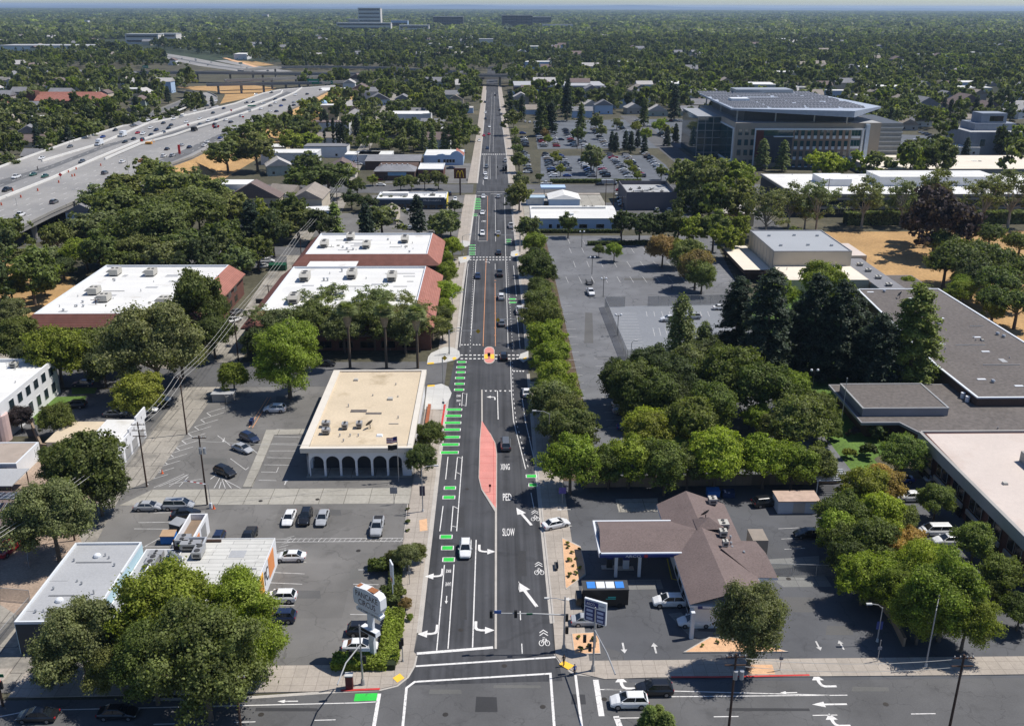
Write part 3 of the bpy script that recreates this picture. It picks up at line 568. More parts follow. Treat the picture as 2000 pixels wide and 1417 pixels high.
# ---- grey-roofed shop bottom left -----------------------------------------
b=Bld('shop_building','long shop with a plain light grey roof and a pale blue side wall, bottom left','building',-57.4,114)
b.block(-62.4,104.6,-52.6,124.1,5,m_bluewall,m_greyroof,.35,.25,m_trim); b.part(MB().box(-62.3,104.55,0,-52.7,104.6,4.6),'front_cladding',m_darkwall)
for x,y in ((190,1086),(116,1173)): a=g(x,y,4.7); b.dome(*a,4.66,.55)
for x,y in ((145,1095),(224,1104),(105,1150),(70,1195),(160,1140)): a=g(x,y,4.7); b.vent(*a,4.66,.3,.1)
# ---- diner -------------------------------------------------------------------
b=Bld('diner_building','diner with a patched white sheet roof and orange side panels, behind big tree','building',-40,118)
b.block(-46.2,105,-33.1,125.6,4.6,m_whitewall,m_panelroof,.12,.12,m_whitewall)
b.part(MB().prism([(-52.5,105),(-46.25,105),(-46.25,125),(-52.5,125)],0,3.2),'kitchen_wall',m_whitewall); b.part(MB().flat([(-52.3,105.2),(-46.3,105.2),(-46.3,124.8),(-52.3,124.8)],3.215),'kitchen_roof',m_greyroof)
b.part(MB().box(-49.9,105,3.2,-49.6,119,4.4),'dividing_wall',m_whitewall)
m_or=M('panel_orange',(.68,.26,.09),.7,var=.05); m_ye=M('panel_yellow',(.78,.40,.05),.7,var=.05)
e=-33.1
b.part(b.rect('E',e,120.2,123.6,.9,4.2,.05),'wall_panel',m_or,label='orange painted panel'); b.part(b.rect('E',e,113.4,117,.9,4.2,.05),'wall_panel',m_ye,label='yellow painted panel')
def walltext(b,s,f,at,a,z,w,h,mat,name='lettering',d=.075):
    me=text_mesh(s,.0,.01); co=np.empty(len(me.vertices)*3); me.vertices.foreach_get('co',co); co=co.reshape(-1,3)
    u=(co[:,0]-(co[:,0].min()+co[:,0].max())/2)*w/np.ptp(co[:,0]); v=(co[:,1]-(co[:,1].min()+co[:,1].max())/2)*h/np.ptp(co[:,1])
    if f=='S': P=np.stack([a+u,np.full(len(u),at-d),z+v],1)
    elif f=='E': P=np.stack([np.full(len(u),at+d),a+u,z+v],1)
    else: P=np.stack([np.full(len(u),at-d),a-u,z+v],1)
    me.vertices.foreach_set('co',P.ravel()); me.materials.clear(); me.materials.append(mat); me.update(); return link(name,me,b.t,(-b.c[0],-b.c[1],0))
walltext(b,'CIRCUS','E',e,115.2,2.6,3.1,2.2,M('letter_brown',(.22,.10,.02),.7)); walltext(b,'PC','E',e,118.6,2.6,2.2,2.2,m_metald)
random.seed(5)
for x,y,w_,d_ in ((305,1083,2.,1.3),(297,1096,1.5,2.4),(345,1087,2.6,1.6),(375,1078,3.,1.4),(360,1068,2.,2.),(390,1090,1.4,2.6),(330,1100,2.2,1.2)):
    a=g(x,y,4); b.unit(a[0],a[1],3.23 if a[0]<-46.5 else 4.5,w_,d_,1.25,0.,False,m_metal)
b.part(MB().tube([(-46,124.,4.5),(-46,124,5.6),(-43,124,5.6),(-43,121,5.2)],.28,8).tube([(-47.5,121,3.4),(-47.5,121,5.2),(-45,119,5.2),(-45,117,4.8)],.3,8),'roof_duct',m_galv)
b.part(MB().box(-48.2,124.6,3.2,-41,124.9,4.9),'screen_wall',m_brownwall)
c=Bld('diner_annex','small roofless white service yard behind the diner roof','building',-46.5,131)
c.part(MB().box(-49,126,0,-48.75,135.3,3.4).box(-46.4,126,0,-46.1,135.3,3.4).box(-48.75,135.05,0,-46.4,135.3,3.4),'wall',m_whitewall); c.part(MB().flat([(-48.7,126.1),(-46.4,126.1),(-46.4,135),(-48.7,135)],2.4),'roof',M('roof_brown',(.22,.16,.11),.9))
c.part(c.rect('E',-46.1,128.2,130.3,.3,2.9,.05),'door',m_or); c.part(c.rect('E',-46.1,131.2,133.6,.3,2.9,.05),'shutter',m_metal)
# ---- white office far left --------------------------------------------------------
b=Bld('white_office','two-storey white office with punched dark windows at the left edge','building',-104,184)
b.block(-118,170,-95.4,195.3,8,m_whitewall,m_whiteroof,.7,.45,m_whitewall)
b.part(MB().cyl(-96.4,171.0,0,5.4,1.7,n=16),'corner_drum',M('wall_pink',(.55,.40,.37),.8)); b.part(MB().box(-118,165.5,0,-98,170,5.6),'porch_wall',m_whitewall)
for i in range(6): b.win('E',-95.4,192.4-i*3.55,6.,1.9,1.9,m_whitewall)
for i in range(6): b.win('E',-95.4,192.4-i*3.55,2.3,1.7,2.2,m_whitewall)
a=g(28,716,7.4); b.unit(a[0],a[1],7.3,1.4,1.6,1.2,hood=False)
# ---- garages and low sheds by the alley ----------------------------------------------
b=Bld('garage_row','white garage row with patched cream roof facing the alley','building',-76,165)
b.part(MB().box(-76,156.6,0,-68.7,172,3.7),'wall',m_whitewall); b.part(MB().box(-69.0,156.6,3.7,-68.7,164,4.5).box(-69.0,164,3.7,-68.7,168,5.2).box(-69,168,3.7,-68.7,173.2,5.9),'stepped_wall',m_whitewall)
b.part(MB().flat([(-75.8,156.8),(-69.05,156.8),(-69.05,171.8),(-75.8,171.8)],3.73),'roof',m_whiteroof); b.part(MB().box(-84,163,0,-76.05,172,3.2),'rear_wall',m_beigewall); b.part(MB().flat([(-84.2,162.8),(-76.1,162.8),(-76.1,172.2),(-84.2,172.2)],3.22),'rear_roof',m_beigeroof)
for i in range(4): b.part(b.rect('E',-68.7,157.4+i*3.6,160+i*3.6,0,2.5,.04),'garage_door',m_metal)
for i in range(7): b.part(b.rect('E',-68.7,157.8+i*2.1,158.3+i*2.1,3.2+i*.2,3.8+i*.2,.02),'paint_patch',m_greywall)
b=Bld('small_house','small bungalow with a weathered flat brown-grey roof, left edge','house',-92,158)
b.block(-100,154,-85.4,163,3.2,m_whitewall,M('roof_weathered',(.36,.30,.25),.9,var=.15,scale=.3,stain=((.2,.15,.11),.3,.55,.6)),.1,.3,m_trim); b.win('S',154,-88,1.7,1.4,1.3,m_greywall)
b=Bld('carport','open carport with pale sheet roof at the left edge','carport',-92,150)
b.part(MB().box(-100,146,2.8,-82.5,152.6,2.95),'roof',m_greyroof); [b.part(MB().box(x,y,0,x+.15,y+.15,2.8),'post',m_brownwall) for x in (-99,-91,-83) for y in (146.3,152.2)]
b=Bld('solar_house','brown-roofed house carrying a large array of solar panels, left edge','house',-80,138)
b.part(MB().box(-95,132.8,0,-74,143,3.2),'wall',m_beigewall); mb=MB(); mb.add([(-95.5,132,3.1),(-72.6,132.4,3.1),(-75,138,4.3),(-95.5,138,4.3),(-95.5,143.6,3.3),(-75.6,143.4,3.3)],[(0,1,2,3),(3,2,5,4),(1,5,2)]); b.part(mb,'roof',m_shingle)
m_pv=M('solar_cell',(.012,.014,.022),.2,0,.7,tile=(1.,1.7,(.35,.35,.36),.05))
a=gs('0,955 58,960 38,996 0,994',3.8)
for i in range(5):
    x0,x1=-88.+i*2.2,-86.+i*2.2; b.part(MB().add([(x0,139,4.25),(x1,139,4.25),(x1,142.6,3.6),(x0,142.6,3.6)],[(0,1,2,3)]),'solar_panel',m_pv); b.part(MB().add([(x0,134.2,3.62),(x1,134.2,3.62),(x1,137.6,4.35),(x0,137.6,4.35)],[(0,1,2,3)]),'solar_panel',m_pv)
# ---- tiled office blocks --------------------------------------------------------------
def tiled(name,label,x0,y0,x1,y1,outs,top=9.,eave=6.2,wallm=None,par=.6):
    oS,oE,oN,oW=outs; b=Bld(name,label,'building',(x0+x1)/2,(y0+y1)/2)
    ex0,ey0,ex1,ey1=x0-oW,y0-oS,x1+oE,y1+oN
    b.part(MB().box(ex0+.9,ey0+.9,0,ex1-.9,ey1-min(.9,oN),eave-.05),'wall',wallm or m_brick)
    b.part(MB().flat([(x0,y0),(x1,y0),(x1,y1),(x0,y1)],top-par),'roof',m_whiteroof)
    pm=MB(); t=.3
    pm.box(x0,y0,top-par-.1,x1,y0+t,top).box(x0,y1-t,top-par-.1,x1,y1,top).box(x0,y0+t,top-par-.1,x0+t,y1-t,top-.003).box(x1-t,y0+t,top-par-.1,x1,y1-t,top-.003); b.part(pm,'parapet',m_trim)
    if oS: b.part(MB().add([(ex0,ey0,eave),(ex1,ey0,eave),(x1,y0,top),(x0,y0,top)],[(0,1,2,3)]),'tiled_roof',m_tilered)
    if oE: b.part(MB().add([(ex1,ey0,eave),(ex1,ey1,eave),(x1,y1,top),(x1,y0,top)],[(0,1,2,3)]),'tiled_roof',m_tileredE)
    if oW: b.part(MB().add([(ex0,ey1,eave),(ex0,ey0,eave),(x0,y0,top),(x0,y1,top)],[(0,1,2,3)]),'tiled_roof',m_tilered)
    b.part(MB().box(ex0,ey0,eave-.35,ex1,ey0+.9,eave-.003).box(ex1-.9,ey0+.9,eave-.35,ex1,ey1,eave-.003).box(ex0,ey0+.9,eave-.35,ex0+.9,ey1,eave-.003),'eaves',m_brownwall)
    n=int((ex1-ex0-4)/5.2)
    for r,z in enumerate((1.6,4.4)):
        for i in range(n): b.win('S',ey0+.9,ex0+4.5+i*5.2,z,3.3,1.7,m_brownwall,m_glassD,1)
    n=int((ey1-ey0-4)/6)
    for z in (1.6,4.4):
        for i in range(n): b.win('E',ex1-.9,ey0+4+i*6,z,3.0,1.7,m_brownwall,m_glassD,1)
    return b
b=tiled('tiled_office','wide white-roofed office with red tile skirt, left of the alley',-112.8,224.2,-77.2,271.,(2.4,4.6,0,3.8))
for x,y in ((226,535),(296,536),(185,572),(205,586),(321,592)): a=g(x,y,8.6); b.unit(a[0],a[1],8.4,3.6,2.4,1.9,-PI/2)
for x,y in ((224,548),(162,590),(150,598),(124,606),(163,598),(210,520)): a=g(x,y,8.5); b.vent(*a,8.4,.4,.22)
b=tiled('tiled_office','far white-roofed office with red tile skirt beside the avenue',-57.2,283.6,-20.,312.,(3.6,4.2,0,3.6))
for x,y in ((634,480),(685,466),(716,482),(791,471)): a=g(x,y,8.6); b.unit(a[0],a[1],8.4,2.3,3.7,2.,0)
for x,y in ((670,483),(678,486),(690,487),(758,468),(800,492)): a=g(x,y,8.5); b.vent(*a,8.4,.4,.22)
b.part(MB().box(-55.3,272.5,0,-40.5,280.2,7.6),'link_wall',m_brick); b.part(MB().flat([(-55.2,272.6),(-40.6,272.6),(-40.6,280.1),(-55.2,280.1)],7.62),'link_roof',m_whiteroof)
b=tiled('tiled_office','near white-roofed office with red tile skirt behind the tall palms',-57.9,226.4,-19.4,268.9,(5.6,4.9,0,3.8))
for x,y in ((596,545),(688,540),(766,545),(575,588)): a=g(x,y,8.6); b.unit(a[0],a[1],8.4,2.5,4.2,2.2,0)
for x,y in ((633,548),(640,548),(628,562),(652,562),(668,530)): a=g(x,y,8.5); b.vent(*a,8.4,.8,.22)
# ---- bank with dark blue front (23rd-24th) -----------------------------------------------
b=Bld('restaurant_building','low white-roofed restaurant with dark slate-blue front and yellow corner','building',-33.5,403)
m_slate=M('wall_slate',(.045,.065,.09),.7,var=.1)
b.block(-48.5,396,-19.3,410.5,4.6,m_slate,m_whiteroof,.5,.5,m_trim); b.part(b.rect('S',396,-30.5,-20,1.9,5.0,.35),'sign_panel',m_slate); b.part(b.rect('E',-19.3,396,410,.2,4.7,.15),'yellow_panel',M('panel_lemon',(.75,.58,.06),.7))
for i in range(8): b.win('S',396,-45+i*3.3,1.3,2.3,1.6,m_metald,m_glassD)
walltext(b,"McDonald's",'S',395.65,-25.2,3.9,7.2,.9,m_wp)
a=g(845,380,4.5); b.unit(a[0],a[1],4.1,2.4,2,1,0,False); b.part(MB().box(-47,404,4.2,-36,408,5.3),'roof_screen',m_whiteroof)
b=Bld('beige_shed','gabled beige shed seen end-on beside bushy tree','shed',-40,372)
x0,y0=g(745,415,0); b.part(MB().box(-44,366,0,-37.5,382,3.4),'wall',m_beigewall); b.part(MB().add([(-44.3,365.7,3.4),(-40.7,365.7,5.6),(-37.2,365.7,3.4),(-44.3,382.3,3.4),(-40.7,382.3,5.6),(-37.2,382.3,3.4)],[(0,3,4,1),(1,4,5,2),(0,1,2),(3,5,4)]),'roof',m_shtan)
# north side of 24th street
b=Bld('brick_shop','dark brick shop with grey hipped metal roof and blue banner','building',-47,474)
b.part(MB().box(-57.5,466,0,-38,496,4.3),'wall',m_brownwall); b.part(MB().prism([(-58,465.4),(-37.5,465.4),(-37.5,478),(-58,478)],4.3,4.5),'fascia',m_metald); b.part(MB().add([(-58,465.4,4.5),(-37.5,465.4,4.5),(-41,472,6.),(-54,472,6.),(-54,478,6.),(-41,478,6.),(-58,479,4.5),(-37.5,479,4.5)],[(0,1,2,3),(0,3,4,6),(1,7,5,2),(3,2,5,4),(4,5,7,6)]),'roof',m_shgrey)
b.part(b.rect('S',466,-51,-42,2.4,4.,.1),'banner',M('banner_blue',(.2,.35,.5),.7)); [b.win('S',466,x,1.3,1.8,1.9,m_metald,m_glassD) for x in (-55,-52,-40.5)]
for i in range(6): b.vent(-55+i*2.6,475,5.9,.7,.25)
b=Bld('warehouse','long grey-roofed warehouse behind the brick shop','building',-47,506)
b.part(MB().box(-66,498,0,-37.5,514,4.6),'wall',m_brownwall); b.part(MB().add([(-66.3,497.6,4.6),(-37.2,497.6,4.6),(-37.2,514.4,5.6),(-66.3,514.4,5.6)],[(0,1,2,3)]),'roof',m_shgrey)
b=Bld('brick_annex','small brown brick shop with white roof on the corner car park','building',-30,481)
b.block(-36.8,472.5,-24.2,492,4.6,m_brick,m_whiteroof,.4,.3,m_trim); [b.win('S',472.5,x,1.8,2.2,1.6,m_metald,m_glassD) for x in (-34,-30,-26.5)]
b=Bld('mission_shop','pale blue mission-style shop with curved gable and red tiled corner','building',-26,520)
b.part(MB().box(-36.8,514,0,-15.6,540,4.6),'wall',m_lbluewall); b.part(MB().flat([(-36.6,514.3),(-15.8,514.3),(-15.8,539.8),(-36.6,539.8)],4.63),'roof',m_whiteroof)
prof=[(-37,4.6),(-37,5.2),(-30,5.2),(-29,5.7),(-26.5,6.),(-25,5.4),(-22.5,5.4),(-21.6,6.6),(-19.8,7.4),(-18.4,7.4),(-16.8,6.4),(-15.6,5.2),(-15.6,4.6)]
mb=MB(); n=len(prof); mb.add([(x,514,z) for x,z in prof]+[(x,514.5,z) for x,z in prof],[tuple(range(n))]+[tuple(range(2*n-1,n-1,-1))]+[(i,i+n,i+n+1,i+1) for i in range(n-1)]); b.part(mb,'shaped_gable',m_lbluewall)
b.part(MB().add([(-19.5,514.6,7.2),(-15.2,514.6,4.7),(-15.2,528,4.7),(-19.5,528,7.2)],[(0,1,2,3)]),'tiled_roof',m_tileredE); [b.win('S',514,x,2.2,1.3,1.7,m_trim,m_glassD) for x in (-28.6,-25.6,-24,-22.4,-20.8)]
# ---- right side of the avenue, up to 24th street --------------------------------------------
b=Bld('long_store','long low pale blue store with a white ridged roof beside the avenue','building',31,363)
b.part(MB().box(15,355.3,0,47.2,378,4.8),'wall',m_lbluewall); b.part(MB().add([(14.6,354.8,4.8),(47.6,354.8,4.8),(47.6,366,6.4),(14.6,366,6.4),(14.6,372,6.2),(47.6,372,6.2),(14.6,378.4,4.9),(47.6,378.4,4.9)],[(0,1,2,3),(3,2,5,4),(4,5,7,6),(0,3,4,6),(1,7,5,2)]),'roof',m_whiteroof)
b.part(MB().box(15.2,365.5,6.3,44,366.3,7.),'ridge_box',m_whiteroof); b.part(MB().box(28,358,5.2,31,359.5,5.9),'roof_vent',m_trim); [b.win('S',355.3,x,1.7,w_,1.5,m_trim,m_glassD) for x,w_ in ((22,1.2),(25,1.2),(34.5,3.),(41,3.))]; a=g(1150,398,6); b.unit(36,368,6.2,2,1.2,.8,0,False); b.unit(39,368,6.2,2,1.2,.8,0,False)
b=Bld('white_clinic','small white-roofed building with blue gable in the yard','building',30,408)
b.part(MB().box(24,399,0,37,412,3.6),'wall',m_lbluewall); b.part(MB().add([(23.6,398.6,3.6),(37.4,398.6,3.6),(30.5,399.5,5.4),(23.6,412.4,3.6),(37.4,412.4,3.6),(30.5,412,5.4)],[(0,1,2),(0,2,5,3),(1,4,5,2),(3,5,4)]),'roof',m_whiteroof)
b=Bld('glass_kiosk','small kiosk with a blue flat canopy and lattice glass front','kiosk',15,408)
b.part(MB().box(14.6,404,0,22,409,3.2),'wall',m_lbluewall); b.part(MB().box(14.2,403.4,3.2,22.6,409.6,3.5),'roof',M('roof_blue_grey',(.35,.45,.52),.7)); b.part(b.rect('S',404,15,21.6,.4,3.,.06),'lattice_front',M('lattice',(.25,.3,.3),.6,tile=(1.4,1.,(.6,.62,.62),.1)))
b=Bld('blue_canopy','free-standing pale blue flat canopy on posts facing the street','canopy',27,424)
b.part(MB().box(21.5,419.5,4.2,32.5,426.5,4.9),'roof',m_lbluewall); [b.part(MB().box(x,423,0,x+.3,423.3,4.2),'post',m_metal) for x in (23,30.5)]
b=Bld('grey_block','windowless dark grey block with sunken service roof','building',66,404)
b.block(56,393.5,77,421,7.6,M('wall_slate_grey',(.115,.11,.125),.85,var=.05),m_greyroof,1.6,.35); 
for i in range(7): b.unit(59.5+(i%4)*4.2,399+(i//4)*8+(i%2)*3,6.0,1.4,1.4,.9,0,False)
b.part(MB().tube([(60,402,6.6),(66,404,6.6),(70,410,6.6)],.35,8),'roof_duct',m_galv)
# ---- gym block ---------------------------------------------------------------------------------
b=Bld('gymnasium','tall cream gymnasium hall with flat grey roof beside the dry field','building',98,296)
b.block(86.3,282.2,110.4,311.3,10,m_beigewall,M('roof_pale_grey',(.33,.345,.36),.8,var=.04,scale=.1),.25,.3,m_greywall)
mb=MB(); [mb.box(86.27,282.6+i*3.6,0,86.24,282.75+i*3.6,9.5) for i in range(9)]; b.part(mb,'wall_joint',m_greywall)
b.part(MB().box(77.8,283,2.6,86.2,314,3.9),'porch_fascia',m_brownwall); b.part(MB().flat([(77.6,282.8),(86.2,282.8),(86.2,314.2),(77.6,314.2)],3.93),'porch_roof',m_creamroof); b.part(MB().box(80.5,286,0,86.2,313.5,2.6),'porch_wall',m_brownwall)
b.part(MB().box(86.5,266.5,0,110.5,282.1,5.2),'low_wall',m_beigewall); b.part(MB().flat([(86.7,266.7),(110.3,266.7),(110.3,282),(86.7,282)],5.22),'low_roof',m_creamroof)
b.part(MB().box(111,294,0,120,311,5.5),'annex_wall',m_beigewall); b.part(MB().flat([(111.1,294.1),(119.9,294.1),(119.9,310.9),(111.1,310.9)],5.52),'annex_roof',m_pinkroof)
b.part(MB().box(111,256,0,118,293.9,4.6),'corridor_wall',m_greywall); b.part(MB().flat([(110.8,256),(118.2,256),(118.2,293.9),(110.8,293.9)],4.63),'corridor_roof',m_shgrey); b.part(MB().box(118.3,262,0,127,276,4.),'store_wall',m_greywall); b.part(MB().flat([(118.4,262.2),(126.8,262.2),(126.8,275.8),(118.4,275.8)],4.03),'store_roof',m_darkroof)
for x,y in ((1502,461),(1551,460),(1596,461),(1525,480),(1578,479),(1624,480)): a=g(x,y,9.8); b.part(MB().box(a[0]-.4,a[1]-.4,9.76,a[0]+.4,a[1]+.4,10.3),'roof_vent',m_galv)
for y in (285,278,270,262): b.unit(114.5,y,4.64,1.6,1.6,.8,0,False)
# ---- long gravel-roofed hall ------------------------------------------------------------------------
b=Bld('long_hall','long hall with a huge dark grey gravel roof edged in white','building',112,215)
P=gs('1690,564 1832,563 2100,760 2100,776 1910,776 1828,708',6.)
P=[(102.5,254.3),(125.3,254.4),(125.8,200),(125.8,175.7),(98.4,175.7),(98.2,195)]
b.part(MB().prism(P,0,5.8),'wall',m_brownwall); b.part(MB().flat(P,5.83),'roof',m_darkroof)
mb=MB(); mb.line(P+[P[0]],.5,0); b.part(MB().add([(x,y,6.0+z) for x,y,z in mb.v]+[(x,y,5.75) for x,y,z in mb.v],mb.f+[tuple(len(mb.v)+i for i in f) for f in mb.f]+[(f[j],f[(j+1)%4],f[(j+1)%4]+len(mb.v),f[j]+len(mb.v)) for f in mb.f for j in range(4)]),'coping',m_trim)
for x,y in ((1727,570),(1817,573),(1939,746),(1948,653),(1960,658)): a=g(x,y,5.9); b.part(MB().cyl(*a,5.83,6.2,.3,n=10).cyl(*a,6.2,6.5,.5,.35,n=10),'roof_vent',m_galv)
a=g(1757,582,5.9); b.dish(a[0],a[1],5.83,.9,PI*.9,m_metald)
for x,y in ((1700,570),(1780,582),(1837,621),(1917,740),(1990,753),(1925,686),(1908,658)): a=g(x,y,5.9); b.part(MB().box(a[0]-.9,a[1]-.35,5.83,a[0]+.9,a[1]+.35,5.93),'roof_patch',m_trim)
# ---- low grey complex ----------------------------------------------------------------------------------
b=Bld('low_complex','low dark-roofed complex with stepped roof box and deep entrance','building',88,170)
P=[(72.2,188),(72.0,168.),(79.5,168.),(84,157),(126,157),(126,188)]
b.part(MB().prism([(74,187),(74,170),(81,170),(85.5,157.5),(98,157.5),(98,187)],0,3.4),'wall',m_brownwall); b.part(MB().prism(P,3.4,3.95),'fascia',m_greywall); b.part(MB().flat([(x+(.3 if x<90 else -.3),y+(.3 if y<180 else -.3)) for x,y in P],3.97),'roof',m_darkroof)
b.part(MB().box(73.2,171,3.97,90.4,184.,5.6),'roof_box_wall',m_greywall); b.part(MB().flat([(73.5,171.3),(90.1,171.3),(90.1,183.7),(73.5,183.7)],5.62),'roof_box_top',m_darkroof); mb=MB(); mb.box(73.1,170.9,5.5,90.5,171.25,5.75).box(73.1,183.75,5.5,90.5,184.1,5.75).box(73.1,171.25,5.5,73.45,183.75,5.747).box(90.15,171.25,5.5,90.5,183.75,5.747); b.part(mb,'coping',m_metal)
for x,y in ((1880,775),(1889,782)): a=g(x,y,4.2); b.part(MB().cyl(*a,3.97,5.2,.45,n=10),'tank',m_trim)
# ---- brick office at the right edge ------------------------------------------------------------------------
b=Bld('brick_office','two-storey brick office with a pinkish roof and paired dark windows, right edge','building',95,135)
b.part(MB().prism([(79,156.5),(130,156.5),(130,100),(77.6,100)],0,7),'wall',m_brick)
b.part(MB().flat([(79.2,156.1),(130,156.1),(130,100.4),(77.8,100.4)],7.03),'roof',m_pinkroof)
b.part(MB().box(78.4,156.5,5.3,130,156.9,7.35).box(77.9,99.6,5.3,78.5,156.5,7.35),'fascia',m_concwall)
for i in range(9):
    y=153.5-i*6.1
    for dy in (0,-2.2): b.win('W',78.05,y+dy-.3,4.2,1.6,2.,m_concwall,m_glassD)
    b.part(b.rect('W',78.05,y-3.6,y+1.,1.9,2.7,.25),'concrete_band',m_concwall); b.part(b.rect('W',78.05,y-3.4,y+.8,.0,1.9,.03),'recess_shade_slab',m_black)  # flat black slab paints the shade of a ground-floor recess
b.part(MB().box(90.5,128,7.03,130,145,8.9),'penthouse_wall',m_concwall); b.part(MB().flat([(91,128.5),(130,128.5),(130,144.5),(91,144.5)],8.92),'penthouse_roof',m_greyroof)
# ---- white-roofed long offices ------------------------------------------------------------------------------
b=Bld('long_office','long two-storey office with dazzling white roof behind sparse tall trees','building',170,405)
b.part(MB().box(122,380,0,260,430,8.4),'wall',m_darkwall); b.part(MB().flat([(121.6,379.6),(260.4,379.6),(260.4,430.4),(121.6,430.4)],9.02),'roof',m_whiteroof); b.part(MB().box(121.6,379.5,8.2,260.4,380.1,9.3).box(121.6,380.1,8.2,122.2,430,9.297),'fascia',m_concwall)
for k,z in enumerate((2.2,5.9)):
    b.part(b.rect('S',380,122.4,260,z+1.1,z+1.9,.5),'floor_band',m_concwall)
    for i in range(22): b.win('S',380,126+i*6.1,z,5.2,1.6,m_concwall,m_glass,2)
b.part(MB().box(140,399,9.02,152,414,12.),'roof_house',m_whitewall); b.part(MB().box(164,399,9.02,214,415,13.),'roof_house',m_whitewall); b.part(MB().flat([(163.8,398.8),(214.2,398.8),(214.2,415.2),(163.8,415.2)],13.02),'roof_house_top',m_whiteroof)
b=Bld('beige_hall','very wide flat beige-roofed hall beyond the long white office','building',260,495)
b.part(MB().box(190,470,0,330,515,5),'wall',m_concwall); b.part(MB().flat([(189.8,469.8),(330,469.8),(330,515.2),(189.8,515.2)],5.02),'roof',m_creamroof); b.part(MB().box(206,498,5.02,222,506,6.5),'roof_house',m_creamroof)
b=Bld('stepped_block','grey-blue concrete block with a stepped tower near the right edge','building',255,560)
m_bc=M('wall_blue_concrete',(.26,.29,.34),.8,var=.1,scale=.3,tile=(3,2,(.18,.2,.24),.05))
x0,y0=g(1888,303,0); b.part(MB().box(x0,y0,0,x0+32,y0+30,13),'wall',m_bc); b.part(MB().box(x0+6,y0+8,13,x0+30,y0+26,17),'upper_wall',m_bc); b.part(MB().box(x0+10,y0+10,17,x0+25,y0+22,22.5),'tower_wall',m_bc); b.part(MB().box(x0+32,y0-4,0,x0+70,y0+26,10),'wing_wall',m_bc); b.part(MB().flat([(x0+.4,y0+.4),(x0+31.6,y0+.4),(x0+31.6,y0+29.6),(x0+.4,y0+29.6)],13.02),'roof',m_greyroof)
b.win('S',y0+10,x0+19,19.5,8,3,m_metal,m_glassD); b.win('S',y0,x0+8,7,3,4,m_trim,m_glassT)
# ---- medical office with the raised solar canopy -----------------------------------------------------------------
b=Bld('medical_office','large modern office with teal glass corner and raised solar roof','building',168,550)
X0,X1,Y0,Y1=128,205,507,600
m_tanp=M('panel_tan',(.47,.385,.30),.7,var=.05,tile=(3,2.6,(.3,.26,.21),.04)); m_tan2=M('panel_brown',(.26,.19,.14),.7,var=.06)
b.part(MB().box(X0,Y0,0,X1,Y1,23),'wall',m_tanp); b.part(MB().flat([(X0+.5,Y0+.5),(X1-.5,Y0+.5),(X1-.5,Y1-.5),(X0+.5,Y1-.5)],23.05),'roof',m_greyroof)
b.part(MB().box(X0+6,Y0+8,23,X1-12,Y1-8,28.2),'penthouse_wall',M('panel_charcoal',(.05,.055,.06),.5))
b.part(b.rect('W',X0,Y0+4,Y1-10,2.5,19.5,.35),'curtain_wall',M('curtain_glass',(.012,.055,.065),.08,0,.9,var=.25,scale=.08,tile=(4,2.6,(.02,.1,.11),.12))); b.part(b.rect('W',X0,Y0+1.5,Y1-9,19.5,20.3,.6),'curtain_frame',m_trim); b.part(b.rect('W',X0,Y0+2.,Y0+3.6,1.6,19.5,.6),'curtain_frame',m_trim); b.part(b.rect('W',X0,Y0+1.5,Y1-9,1.6,2.5,.6),'curtain_frame',m_trim)
b.part(MB().box(115,540,0,128,585,22.5),'glass_tower',m_glassT); mb=MB(); [mb.box(114.8+i*4.3,539.7,0,115.1+i*4.3,540,22.6) for i in range(4)]; [mb.box(114.8,539.72,3+i*4,128,539.98,3.3+i*4) for i in range(5)]; mb.box(114.6,539.6,22.4,128,585.2,22.9); b.part(mb,'glass_frame',m_metal)
def mx(px): return 127.9+(px-1437)*.2715
def mz(py): return (318-py)/3.4
for px in (1447,1460,1472):
    for py in (256,274,292,310): b.win('S',Y0,mx(px),mz(py),2.,3.,m_tan2,m_glassT)
b.part(b.rect('S',Y0,mx(1475),mx(1690),mz(252),mz(249),1.),'portal_frame',m_trim); b.part(b.rect('S',Y0,mx(1684),mx(1688),mz(318),mz(252),1.),'portal_frame',m_trim); b.part(b.rect('S',Y0,mx(1475),mx(1477),mz(318),mz(252),1.),'portal_frame',m_trim)
b.part(b.rect('S',Y0,mx(1478),mx(1493),mz(300),mz(252),.4),'red_panel',M('panel_oxblood',(.10,.025,.02),.7)); b.part(b.rect('S',Y0,mx(1493),mx(1550),mz(310),mz(263),.3),'dark_screen',M('screen_slate',(.045,.055,.075),.6,tile=(3,.8,(.06,.075,.1),.1))); b.part(b.rect('S',Y0,mx(1493),mx(1550),mz(262.5),mz(252),.2),'glass_strip',m_glassT); b.part(b.rect('S',Y0,mx(1512),mx(1550),mz(264),mz(262.5),2.),'white_shelf',m_trim)
b.part(b.rect('S',Y0,mx(1550),mx(1662),mz(318),mz(252),.12),'brown_field',m_tan2)
for i in range(9):
    for py in (257,276,294,311):
        b.win('S',Y0-.14,mx(1557+i*12.3),mz(py),1.9,2.9,m_tan2,m_glassT); b.part(b.rect('S',Y0-.14,mx(1554.4+i*12.3),mx(1560+i*12.3),mz(py+10.5),mz(py+5),.1),'spandrel',m_trim)
for py in (257,275,293,311): b.win('S',Y0,mx(1674),mz(py),5.,3.2,m_trim,m_glassT,2); b.part(b.rect('S',Y0,mx(1665),mx(1683),mz(py+10),mz(py+6),.15),'spandrel',m_trim)
